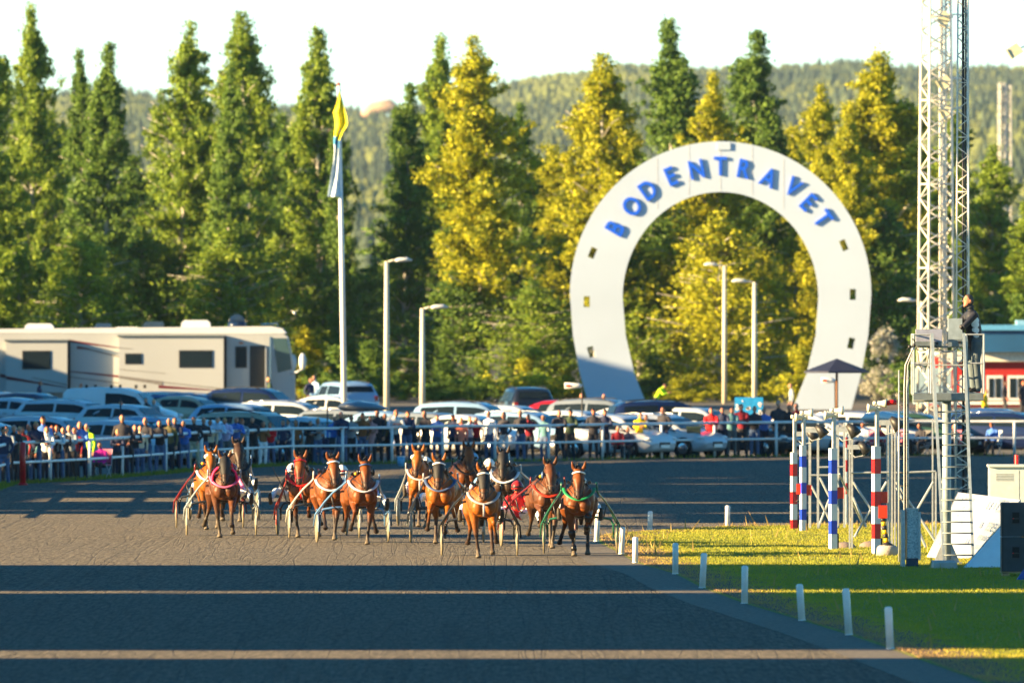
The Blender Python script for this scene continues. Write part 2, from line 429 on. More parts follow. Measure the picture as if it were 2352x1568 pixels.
# ------------------------------------------------------------------ unseen blockers added to throw the long shadows (left of the frame)
def caster():
    wall = MB(); ta = math.cos(R(SUN_AZ)); tx = math.sin(R(SUN_AZ)); te = math.tan(R(SUN_EL))
    XW = -60.0
    def pt(xg, yg, h=0.0):
        "point on the added screen that shades (xg, yg) at height h"
        t = (xg-XW)/tx
        return (XW, yg-t*ta, h+t*te)
    rj = random.Random(3)
    FX = [p.x for p in fpts]; FY = [p.y for p in fpts]
    def over_heads(x, y):
        "true where the light reaching this ground point first lights the spectators' heads at the left"
        if y < np.interp(x, FX, FY)-14 and x > -12: pass
        for i in range(1, 40):
            t = i*.25; xx, yy = x-tx*t, y-ta*t
            if yy < np.interp(xx, FX, FY) and i > 1: continue
            if ((.85 < t*te < 2.1 and xx < -6.5) or (1.0 < t*te < 1.8 and xx < 7)) and abs(yy-np.interp(xx, FX, FY)-.6) < 1.3: return True
        return False
    def slab(y0, y1, xa=-58, xb=16, j0=.30, j1=.30):
        # ragged edges: the shade border is not ruled
        n = max(2, int((xb-xa)/0.35)); A_ = []; B_ = []
        for k in range(n+1):
            x = xa+(xb-xa)*k/n; A_.append(pt(x, y0+rj.uniform(-j0, j0))); B_.append(pt(x, y1+rj.uniform(-j1, j1)))
        m = max(1, int((y1-y0)/2)) if y1 > 300 else 1
        for k in range(n):
            x = xa+(xb-xa)*(k+.5)/n
            for j in range(m):
                if y1 > 300 and over_heads(x, y0+(y1-y0)*(j+.5)/m): continue
                L4 = [Vector(A_[k]).lerp(Vector(B_[k]), j/m), Vector(A_[k+1]).lerp(Vector(B_[k+1]), j/m), Vector(A_[k+1]).lerp(Vector(B_[k+1]), (j+1)/m), Vector(A_[k]).lerp(Vector(B_[k]), (j+1)/m)]
                wall.add(L4, [(0, 1, 2, 3)])
    for y0, y1 in ((110, 165.2), (169.1, 203.75), (205.4, 226.4)): slab(y0, y1)
    for k in range(14): x = rj.uniform(-58, -3); slab(203.6, 205.6, x, x+rj.uniform(.3, 1.2))
    # far bend: raking bars, with thin broken gaps
    for y0, y1 in ((284, 289), (289.4, 303), (309, 319), (320.6, 334), (335, 346)): slab(y0, y1, -58 if y0 < 334 else -12.5, 3 if y0 < 305 else 40, .25, .25)
    for y0, y1 in ((272, 285), (286.5, 300.5), (302, 319)): slab(y0, y1, 3.01, 60, .3, .3)
    for k in range(60): x = rj.uniform(-20, 30); y = rj.choice([286, 301, 320, 334.5, 346.5]); slab(y-.9, y+.9, x, x+rj.uniform(.5, 5))
    x = -11.5
    while x < 40:
        ye = float(np.interp(x+.2, FX, FY))+.8; y = 347.0
        while y < ye:
            y2 = min(y+2, ye)
            if not over_heads(x+.2, (y+y2)/2): wall.add([pt(x, y), pt(x+.4, y), pt(x+.4, y2), pt(x, y2)], [(0, 1, 2, 3)])
            y = y2
        x += .4
    m = flat('shade_screen_grey', (120, 125, 130), 0.7)
    tag(wall.build('shade_screen', m), 'unseen grey screen of raking panels added to cast the shade bands', 'shade_screen')  # added out of view, its slots shaped for the sunlit bands
    # unseen wall added beside the car park, its top shaped to shade the lower parking
    lw = MB()
    ta_, te_ = ta, te
    rnd = random.Random(5)
    X2 = -38.0
    key = [(296, 6.5), (327, 6.4), (350, 8.5), (384, 11.5), (391, 9), (440, 8.3), (470, 8.3), (500, 8.2), (506, 6.0), (519, 6.6), (522, 8), (527, 13.8), (556, 13.6)]
    prof = []; y = 296.0
    while y < 556:
        prof.append((y, float(np.interp(y, [k[0] for k in key], [k[1] for k in key]))+rnd.uniform(-.2, .2))); y += rnd.uniform(2.5, 6)
    for (y0, z0), (y1, z1) in zip(prof[:-1], prof[1:]):
        vs = [(X2, y0, 0), (X2, y1, 0), (X2, y1, z1), (X2, y0, z0)]
        lw.add(vs+[(x-4, yy, z) for x, yy, z in vs], [(0, 1, 2, 3), (7, 6, 5, 4), (3, 2, 6, 7), (0, 3, 7, 4), (1, 5, 6, 2)])
    tag(lw.build('shade_wall', flat('shade_wall_brown', (110, 60, 45), .8)), 'unseen wall added left of the car park to shade its lower part', 'building')
caster()

# ------------------------------------------------------------------ pegs along the inside of the track
pm = mat('peg_plastic', (0.78, 0.78, 0.76), 0.35, var=0.06)
peg_notes = ['nearest white edge marker, at the bright strip of sunlight', 'leaning white marker second nearest the camera', 'white marker third nearest the camera', 'white marker fourth nearest on the reddish verge', 'white marker fifth nearest at the thin sunlit line', 'white marker where the turf meets the shadow edge', 'white marker just right of the green sulky wheel', 'small white marker leaning at the sulky wheel', 'white marker behind the green sulky', 'farthest white marker behind the green sulky', 'white marker on the back edge of the turf, left one', 'white marker on the back edge of the turf, right one']
for i, (u, v, h) in enumerate(PEGS):
    g = G(u, v); s = F/g.y; mb = MB(); H = h/s
    mb.tube([(0, 0, -0.05), (0, 0, H-0.03), (0, 0, H-0.012), (0, 0, H)], [0.058, 0.058, 0.05, 0.03], 14)
    mb.tube([(0, 0, 0.0), (0, 0, 0.02)], [0.066, 0.062], 12)
    o = mb.build('marker_peg', pm, None, g); o.rotation_euler = ((0, R(-3 if i in (0,) else (-4 if i in (1, 2) else (3 if i in (4, 7, 8) else 0.5))), 0))
    tag(o, peg_notes[i], 'marker post', 'white marker pegs along the inside of the track')

# ------------------------------------------------------------------ spectator rail
def rail():
    root = thing('rail_fence', 'white two-rail steel fence between the track and the spectators', 'fence', (0, 0, 0))
    wm = mat('white_paint_rail', (0.75, 0.76, 0.76), 0.4, var=0.1, vscale=3)
    for i, p in enumerate(fpts):
        m = MB(); m.tube([(p.x, p.y, p.z-.1), (p.x, p.y, p.z+1.17)], 0.05, 10)
        m.build('post', wm, root)
    for z in (0.62, 1.2):
        m = MB(); m.tube([(p.x, p.y, p.z+z) for p in fpts], 0.05 if z > 1 else 0.042, 10, up=(0, 0, 1)); m.build('rail', wm, root)
    g = G(53, 1113); m = MB(); m.tube([(0, 0, 0), (0, 0, 1.22), (0, 0, 1.25)], [0.09, 0.09, 0.05], 14); m.tube([(0, 0, 0), (0, 0, .06)], [.16, .13], 12)
    tag(m.build('red_post', flat('red_gloss', (200, 20, 20), 0.35), None, g+Vector((0, -.25, 0))), 'red round post in front of the left end of the rail', 'post')
rail()
# ------------------------------------------------------------------ far wooded hill
def forest():
    us = [-400, -100, 150, 290, 350, 500, 700, 850, 960, 1100, 1170, 1250, 1340, 1440, 1600, 1800, 1950, 2100, 2250, 2352, 2500, 2800]
    vs_ = [255, 255, 258, 248, 262, 275, 290, 292, 280, 250, 225, 212, 205, 182, 195, 190, 184, 196, 190, 192, 200, 200]
    Y0, Y1 = 2600.0, 6200.0
    def ground(u, y):
        rv = np.interp(u, us, vs_)
        top = CAMZ+(HOR-rv)*Y1/F
        t = (y-Y0)/(Y1-Y0); t = np.clip(t, 0, 1)
        return top*(t**0.85)+8*np.sin(u*0.011+y*0.002)*t*(1-t)*2
    U = np.linspace(-400, 2800, 60); YY = np.concatenate([np.linspace(Y0, Y1, 24), [Y1+500]])
    V = []; Fc = []
    for j, y in enumerate(YY):
        for u in U:
            z = ground(u, min(y, Y1)) if y <= Y1 else -20
            V.append(((u-1176)*min(y, 9e9)/F, y, float(z)))
    nU = len(U)
    for j in range(len(YY)-1):
        for i in range(nU-1): a = j*nU+i; Fc.append((a, a+1, a+1+nU, a+nU))
    hb = MB(); hb.add(V, Fc, 0, True)
    tag(hb.build('hills', mat('hill_floor', (0.10, 0.11, 0.05), 0.9, var=0.4, vscale=0.01)), kind='structure')
    rnd = np.random.default_rng(11); N = 15000
    u = rnd.uniform(-60, 2420, N); y = Y0+300+(Y1-Y0-300)*rnd.random(N)**0.7
    x = (u-1176)*y/F; z = ground(u, y)
    H = rnd.uniform(8, 14, N); Rr = rnd.uniform(2.0, 3.6, N)
    from mathutils import noise as mn
    cl = np.array([mn.noise(Vector((a*0.012, b*0.0022, 0))) for a, b in zip(x, y)])
    kind = np.where(rnd.random(N)*0.5+cl > 0.28, 1, 0); kind = np.where((kind == 0) & (rnd.random(N) > .72), 2, kind)
    keep = ~((u > 826) & (u < 935) & (y > Y1-750))
    u, y, x, z, H, Rr, kind = [q[keep] for q in (u, y, x, z, H, Rr, kind)]; N = len(u)
    tv = []; tf = []; m = 7
    for k, (zb, r, zt) in enumerate(((0.05, 1.0, 0.62), (0.34, 0.82, 0.85), (0.62, 0.5, 1.0))):
        o = len(tv)
        for j in range(m): tv.append((math.cos(2*math.pi*j/m+k)*r, math.sin(2*math.pi*j/m+k)*r, zb))
        tv.append((0, 0, zt))
        for j in range(m): tf.append((o+j, o+(j+1) % m, o+m))
    tv = np.array(tv); tf = np.array(tf); n = len(tv)
    jit = rnd.uniform(0.6, 1.35, (N, n))
    ang = rnd.uniform(0, 6.28, N); ca, sa = np.cos(ang)[:, None], np.sin(ang)[:, None]
    bx = tv[None, :, 0]*jit; by = tv[None, :, 1]*jit
    round_ = (kind == 1)[:, None]
    zz = tv[None, :, 2]*np.where(jit > 1, 1.0, 0.97)
    zz = np.where(round_, np.sqrt(np.clip(zz, 0, 1))*0.8, zz); k2 = np.where(round_, 1.35, 1.0)
    vx = x[:, None]+(bx*ca-by*sa)*Rr[:, None]*k2; vy = y[:, None]+(bx*sa+by*ca)*Rr[:, None]*k2; vz = z[:, None]+zz*H[:, None]
    vv = np.stack([vx, vy, vz], -1).reshape(-1, 3)
    ff = (tf[None]+(np.arange(N)*n)[:, None, None]).reshape(-1, 3)
    me = bpy.data.meshes.new('hillside_forest')
    me.vertices.add(len(vv)); me.vertices.foreach_set('co', vv.ravel())
    me.loops.add(len(ff)*3); me.loops.foreach_set('vertex_index', ff.ravel().astype(np.int32))
    me.polygons.add(len(ff)); me.polygons.foreach_set('loop_start', np.arange(len(ff))*3)
    for mm in (mat('spruce_far', (0.035, 0.06, 0.03), 0.9, var=0.35, vscale=0.05), mat('birch_far', (0.15, 0.18, 0.04), 0.9, var=0.35, vscale=0.05), mat('pine_far', (0.075, 0.105, 0.04), 0.9, var=0.35, vscale=0.05)): me.materials.append(mm)
    me.polygons.foreach_set('material_index', np.repeat(kind, len(tf)).astype(np.int32))
    me.update(); me.validate()
    tag(link('hillside_forest', me), 'hazy mixed forest covering the far hill', 'forest', kind='stuff')
    # pale rock shoulder in the clearing
    y = Y1-40; p = P(878, 240, y); mb = MB()
    mb.tube([(p.x-14, y, p.z-8), (p.x-5, y, p.z-3), (p.x+4, y, p.z-1), (p.x+13, y, p.z-5)], [(1, 5), (4, 7), (4, 8), (1, 6)], 8)
    tag(mb.build('rock_outcrop', mat('pale_rock', (0.45, 0.30, 0.2), 0.9)), 'bare pale orange rock shoulder on the distant hilltop', 'rock')
forest()

# ------------------------------------------------------------------ trees
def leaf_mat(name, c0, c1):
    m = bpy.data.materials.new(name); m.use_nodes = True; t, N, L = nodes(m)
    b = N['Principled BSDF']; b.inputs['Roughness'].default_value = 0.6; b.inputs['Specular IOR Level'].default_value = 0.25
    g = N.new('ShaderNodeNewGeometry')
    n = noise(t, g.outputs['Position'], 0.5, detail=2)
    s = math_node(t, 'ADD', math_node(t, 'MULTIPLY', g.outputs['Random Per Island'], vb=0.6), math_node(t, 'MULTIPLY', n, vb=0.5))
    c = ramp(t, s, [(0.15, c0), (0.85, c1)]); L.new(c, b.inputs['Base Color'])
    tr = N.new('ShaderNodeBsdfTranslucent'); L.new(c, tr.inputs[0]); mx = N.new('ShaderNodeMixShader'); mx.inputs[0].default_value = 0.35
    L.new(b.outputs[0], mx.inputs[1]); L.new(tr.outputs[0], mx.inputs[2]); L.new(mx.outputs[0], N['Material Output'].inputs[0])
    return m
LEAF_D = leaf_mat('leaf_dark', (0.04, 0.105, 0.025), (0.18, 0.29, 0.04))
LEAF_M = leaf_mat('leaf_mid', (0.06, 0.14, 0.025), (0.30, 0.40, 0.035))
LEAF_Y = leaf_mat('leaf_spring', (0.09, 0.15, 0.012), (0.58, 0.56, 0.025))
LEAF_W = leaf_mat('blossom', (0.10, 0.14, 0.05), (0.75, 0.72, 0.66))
BARK_W = mat('birch_bark', (0.42, 0.40, 0.36), 0.8, var=0.45, vscale=3)
BARK_D = mat('grey_bark', (0.13, 0.11, 0.09), 0.9, var=0.3, vscale=3)

def leaves(centers, spread, n, size, rnd, droop=0.0):
    k = len(centers)
    idx = rnd.integers(0, k, n); c = centers[idx]
    off = rnd.normal(0, 1, (n, 3))*spread[idx][:, None]
    off[:, 2] *= 0.75
    if droop: off[:, 2] -= np.abs(rnd.normal(0, 1, n))*spread[idx]*droop
    p = c+off
    a = rnd.normal(0, 1, (n, 3)); a /= np.linalg.norm(a, axis=1)[:, None]
    b = np.cross(a, rnd.normal(0, 1, (n, 3))); b /= np.linalg.norm(b, axis=1)[:, None]
    sz = size*rnd.uniform(0.6, 1.4, n)[:, None]
    v = np.stack([p-a*sz, p-b*sz*0.55, p+a*sz, p+b*sz*0.55], 1).reshape(-1, 3)
    return v
def quad_mesh(name, v, m):
    nf = len(v)//4; me = bpy.data.meshes.new(name)
    me.vertices.add(len(v)); me.vertices.foreach_set('co', v.ravel())
    me.loops.add(nf*4); me.loops.foreach_set('vertex_index', np.arange(nf*4, dtype=np.int32))
    me.polygons.add(nf); me.polygons.foreach_set('loop_start', np.arange(nf)*4)
    me.materials.append(m); me.update(); me.validate(); return me
def tree_meshes(seed, H, Rm, n, style):
    rnd = np.random.default_rng(seed)
    tb = MB(); base = {'column': 0.10, 'birch': 0.2, 'bush': 0.0, 'weep': 0.08}[style]
    # trunk
    pts = []; wob = rnd.normal(0, 0.012*H, 8)
    for i in range(8):
        t = i/7; pts.append((wob[i]*0.5*t, wob[-i]*0.5*t, H*t*0.97))
    r0 = 0.012*H+0.03
    if style != 'bush': tb.tube(pts, [r0*(1-t/7)**0.8+0.015 for t in range(8)], 8)
    def trunk_at(z):
        t = min(max(z/(H*0.97), 0), 1)*7; i = min(int(t), 6); f = t-i
        return np.array(pts[i])*(1-f)+np.array(pts[i+1])*f
    cs = []; sp = []
    nb = int(190 if style != 'bush' else 40)
    # secondary leaders make the double and ragged tops
    leaders = [(0, 0, 1.0)]
    for k in range(rnd.integers(1, 4)):
        a = rnd.uniform(0, 6.28); leaders.append((math.cos(a)*Rm*rnd.uniform(.25, .5), math.sin(a)*Rm*rnd.uniform(.25, .5), rnd.uniform(.72, .93)))
    for k in range(nb):
        lx, ly, lh = leaders[rnd.integers(0, len(leaders))] if rnd.random() < .45 else leaders[0]
        t = base+(1-base)*rnd.random()**0.9; z = H*t*lh
        a_ = rnd.uniform(0, 6.28)
        if style == 'bush': prof = math.sqrt(max(0, 1-(t*0.95)**2))
        else:
            tt = (t-base)/(1-base); prof = min(1.0, (1-tt)**0.42*1.2)*min(1, 0.52+tt*1.6)
        L = Rm*prof*rnd.uniform(0.35, 1.2)*(1+.18*math.sin(a_*2+z*.6))+0.15
        a = a_; rise = rnd.uniform(0.1, 0.75)*(1 if style != 'weep' else 0.4)
        o = trunk_at(z*0.92) if style != 'bush' else np.array([0, 0, z*0.4])
        o = o+np.array([lx, ly, 0])*min(1, t*1.3)
        tip = o+np.array([math.cos(a)*L, math.sin(a)*L, L*rise*0.8])
        tip[2] = min(tip[2], H)
        if k % 2 == 0 and style != 'bush':
            oo = trunk_at(max(0, z*0.92-L*0.3)); tb.tube([tuple(oo), tuple((oo+tip)/2+np.array([0, 0, L*0.12])), tuple(tip)], [0.03+0.004*H*(1-t), 0.03, 0.012], 5)
        m = 5
        for q in range(m):
            f = 0.25+0.75*(q+rnd.random())/m
            cs.append(o*(1-f)+tip*f+rnd.normal(0, 0.12*Rm*0.5, 3)); sp.append((0.08+0.17*rnd.random())*(0.45+0.55*prof)*(Rm/2.4))
    for i, (lx, ly, lh) in enumerate(leaders):
        for q in range(34):
            t = rnd.uniform(0.84, 0.995)
            cs.append(np.array([lx, ly, H*lh*t])+rnd.normal(0, 0.08+1.4*(1-t), 3)); sp.append(0.20+0.5*(1-t))
    v = leaves(np.array(cs), np.array(sp), n, 0.115, rnd, droop={'weep': 1.4, 'birch': 0.5}.get(style, 0.15))
    v[:, 2] = np.maximum(v[:, 2], 0.02)
    return tb, v
TREEV = {}
def variant(key, seed, H, Rm, n, style, leaf, bark):
    tb, v = tree_meshes(seed, H, Rm, n, style)
    TREEV[key] = (tb.mesh('trunk', bark) if tb.v else None, quad_mesh('crown', v, leaf), H, Rm, leaf)
for k in range(3): variant('c%d' % k, 20+k, 20, 2.5, 46000, 'column', LEAF_M, BARK_W)
for k in range(3): variant('b%d' % k, 40+k, 20, 2.9, 46000, 'birch', LEAF_Y, BARK_W)
variant('w0', 60, 12, 3.2, 15000, 'weep', LEAF_Y, BARK_W)
variant('w1', 61, 12, 3.2, 15000, 'weep', LEAF_M, BARK_W)
variant('s0', 70, 5, 3.0, 9000, 'bush', LEAF_D, BARK_D)
variant('s1', 71, 5, 3.0, 9000, 'bush', LEAF_Y, BARK_D)
variant('f0', 72, 5, 2.4, 7000, 'bush', LEAF_W, BARK_D)
tree_n = [0]
def place_tree(key, u, topv, hw, y, label, cat='tree', group=None, name=None, leaf=None):
    trunk, crown, H, Rm, lf = TREEV[key]
    s = F/y; g = gh(y); h = CAMZ+(HOR-topv)/s-g; x = (u-1176)/s
    root = thing(name or ('birch_tree' if key[0] in 'bw' else ('shrub' if key[0] in 'sf' else 'aspen_tree')), label, cat, (x, y, g-0.03), random.uniform(0, 6.28), group); root.rotation_euler = (R(random.uniform(-2, 2)), R(random.uniform(-2, 2)), root.rotation_euler[2])
    if trunk is not None: link('trunk', trunk, root)
    c = link('crown', crown, root)
    if leaf is not None:
        c.material_slots[0].link = 'OBJECT'; c.material_slots[0].material = leaf
    k = (hw/s)/Rm*1.3
    root.scale = (k, k, h/H)
    tree_n[0] += 1
    return root
GT = 'tall trees along the far side of the car park'
T = [
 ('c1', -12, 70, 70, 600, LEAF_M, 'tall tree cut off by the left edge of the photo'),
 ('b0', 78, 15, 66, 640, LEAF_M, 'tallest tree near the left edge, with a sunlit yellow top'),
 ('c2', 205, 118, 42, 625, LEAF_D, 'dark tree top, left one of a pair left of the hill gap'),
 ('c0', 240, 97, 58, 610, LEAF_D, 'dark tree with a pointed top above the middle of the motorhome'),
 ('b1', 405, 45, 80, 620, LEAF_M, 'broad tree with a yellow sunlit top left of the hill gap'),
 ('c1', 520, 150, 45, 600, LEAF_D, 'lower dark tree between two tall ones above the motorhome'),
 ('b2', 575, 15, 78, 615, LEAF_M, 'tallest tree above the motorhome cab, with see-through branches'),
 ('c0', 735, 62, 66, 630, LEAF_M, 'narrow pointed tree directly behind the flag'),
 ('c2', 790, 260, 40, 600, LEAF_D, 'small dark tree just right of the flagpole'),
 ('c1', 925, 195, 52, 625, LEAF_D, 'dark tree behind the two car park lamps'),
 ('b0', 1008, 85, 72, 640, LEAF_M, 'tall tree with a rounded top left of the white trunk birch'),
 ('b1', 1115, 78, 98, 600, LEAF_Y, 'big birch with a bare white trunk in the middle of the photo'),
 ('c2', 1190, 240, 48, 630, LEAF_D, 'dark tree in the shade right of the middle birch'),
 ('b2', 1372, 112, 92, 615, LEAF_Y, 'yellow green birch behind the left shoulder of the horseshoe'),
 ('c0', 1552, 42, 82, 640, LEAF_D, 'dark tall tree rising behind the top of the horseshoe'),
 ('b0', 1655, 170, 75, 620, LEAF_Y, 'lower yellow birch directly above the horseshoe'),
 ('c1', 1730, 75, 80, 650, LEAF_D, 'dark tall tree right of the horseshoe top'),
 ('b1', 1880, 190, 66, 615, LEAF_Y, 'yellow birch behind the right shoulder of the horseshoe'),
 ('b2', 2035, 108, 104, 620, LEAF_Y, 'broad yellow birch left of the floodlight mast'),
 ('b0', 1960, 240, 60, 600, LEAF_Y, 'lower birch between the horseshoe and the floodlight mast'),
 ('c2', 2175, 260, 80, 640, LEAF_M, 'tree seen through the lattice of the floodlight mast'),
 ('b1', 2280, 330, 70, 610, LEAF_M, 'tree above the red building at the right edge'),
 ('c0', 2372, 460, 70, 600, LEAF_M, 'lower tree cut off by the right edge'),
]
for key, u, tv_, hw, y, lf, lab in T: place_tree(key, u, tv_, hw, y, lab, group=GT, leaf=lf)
rt = random.Random(9)
# second rank, lower: fills between the tall ones
place = [(30, 330, LEAF_D), (140, 250, LEAF_M), (310, 360, LEAF_D), (470, 240, LEAF_D), (650, 260, LEAF_D), (700, 420, LEAF_M), (860, 590, LEAF_D), (960, 330, LEAF_D), (1060, 300, LEAF_D),
         (1240, 430, LEAF_M), (1290, 330, LEAF_Y), (1450, 300, LEAF_Y), (1500, 420, LEAF_Y), (1600, 330, LEAF_M), (1700, 390, LEAF_Y), (1810, 290, LEAF_Y), (1930, 420, LEAF_M), (2090, 330, LEAF_M), (2200, 420, LEAF_D), (2330, 560, LEAF_D), (2145, 500, LEAF_D)]
where = ['above the rear of the motorhome', 'left of the dark pointed tree', 'in the hill gap above the motorhome', 'between two tall trees above the motorhome', 'left of the flagpole', 'close behind the flagpole', 'low between the flagpole and the lamps', 'behind the left car park lamp', 'left of the white birch trunk', 'below the hill gap left of the horseshoe', 'touching the left side of the horseshoe', 'at the upper left of the horseshoe', 'seen inside the horseshoe at upper left', 'above the horseshoe lettering', 'seen inside the horseshoe near its top', 'above the right end of the lettering', 'seen at the right side of the horseshoe', 'left of the floodlight mast', 'right behind the floodlight mast', 'above the red building roof end', 'directly behind the camera tower man']
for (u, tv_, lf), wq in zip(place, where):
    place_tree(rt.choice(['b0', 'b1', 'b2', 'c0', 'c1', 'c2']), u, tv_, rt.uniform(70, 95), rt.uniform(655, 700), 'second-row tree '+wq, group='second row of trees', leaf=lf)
for k in range(6):    # the same row of trees goes on outside the frame, on the sunny side
    place_tree(rt.choice(['b0', 'b1', 'c1', 'c2']), 1176-(31+4.1*k)*F/(575+(k*37) % 60), 150+rt.uniform(0, 160), 85, 575+(k*37) % 60, ['first', 'second', 'third', 'fourth', 'fifth', 'sixth', 'seventh', 'eighth', 'ninth', 'tenth', 'eleventh'][k]+' tree outward from the left edge, beyond the photo', group='trees beyond the left edge', leaf=LEAF_M)
# drooping birches, low
wp = [(1300, 520, LEAF_Y), (1470, 560, LEAF_M), (1560, 520, LEAF_Y), (1650, 480, LEAF_Y), (1740, 560, LEAF_Y), (1830, 520, LEAF_Y), (2050, 470, LEAF_D), (40, 560, LEAF_M), (190, 520, LEAF_M), (420, 560, LEAF_D), (640, 540, LEAF_M), (1230, 640, LEAF_M), (950, 560, LEAF_D), (330, 520, LEAF_D), (530, 500, LEAF_M), (810, 600, LEAF_D), (1040, 620, LEAF_D)]
ww = ['left of the horseshoe', 'inside the horseshoe at its left rim', 'inside the horseshoe left of the lamp', 'in the middle of the horseshoe opening', 'inside the horseshoe right of the lamp', 'inside the horseshoe at its right rim', 'left of the tower', 'behind the motorhome rear window', 'behind the motorhome awning', 'behind the middle of the motorhome', 'behind the motorhome windscreen', 'between the white trunk and the horseshoe', 'behind the car park lamps', 'behind the motorhome roof vents', 'behind the motorhome roof spare wheel', 'right of the flagpole foot', 'left of the white birch trunk foot']
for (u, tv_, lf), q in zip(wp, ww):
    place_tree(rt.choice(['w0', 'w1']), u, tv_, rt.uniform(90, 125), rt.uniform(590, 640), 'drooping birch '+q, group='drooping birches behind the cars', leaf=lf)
sh = [(-10, 800, 's0', 'cut off by the left edge'), (110, 760, 's0', 'behind the motorhome rear air conditioner'), (240, 780, 's0', 'behind the motorhome roof seam'), (380, 770, 's0', 'behind the motorhome front air conditioner'), (520, 760, 's0', 'behind the motorhome spare wheel cover'), (700, 760, 's1', 'right of the motorhome mirrors'), (770, 800, 's0', 'at the flagpole foot'), (850, 790, 's0', 'left of the taller car park lamp'), (930, 800, 's1', 'between the two car park lamps'), (1020, 830, 's0', 'right of the shorter car park lamp'), (1090, 810, 's0', 'left of the white trunk foot'), (1180, 765, 'f0', 'right of the white birch trunk'), (1230, 800, 's1', 'behind the black pickup'), (1290, 840, 's1', 'left of the horseshoe foot'), (1500, 820, 's0', 'inside the horseshoe, leftmost'), (1590, 860, 's1', 'inside the horseshoe, above the hatchback'), (1680, 840, 's1', 'inside the horseshoe behind the blue board'), (1760, 850, 's1', 'inside the horseshoe right of the lamp'), (1840, 800, 's1', 'inside the horseshoe, rightmost'), (2030, 760, 'f0', 'just right of the horseshoe foot'), (2075, 800, 'f0', 'behind the cable ladder'), (2110, 760, 's0', 'behind the tower railing'), (2200, 700, 's0', 'behind the man on the tower'), (2280, 700, 's0', 'over the blue roof'), (2350, 690, 's0', 'over the right end of the blue roof')]
for i, (u, tv_, k, pos) in enumerate(sh):
    place_tree(k, u, tv_, 75 if k != 'f0' else 48, 585+(i % 3)*9, ('white blossoming shrub ' if k == 'f0' else 'low leafy shrub ')+pos, 'shrub', 'shrubs at the foot of the trees')

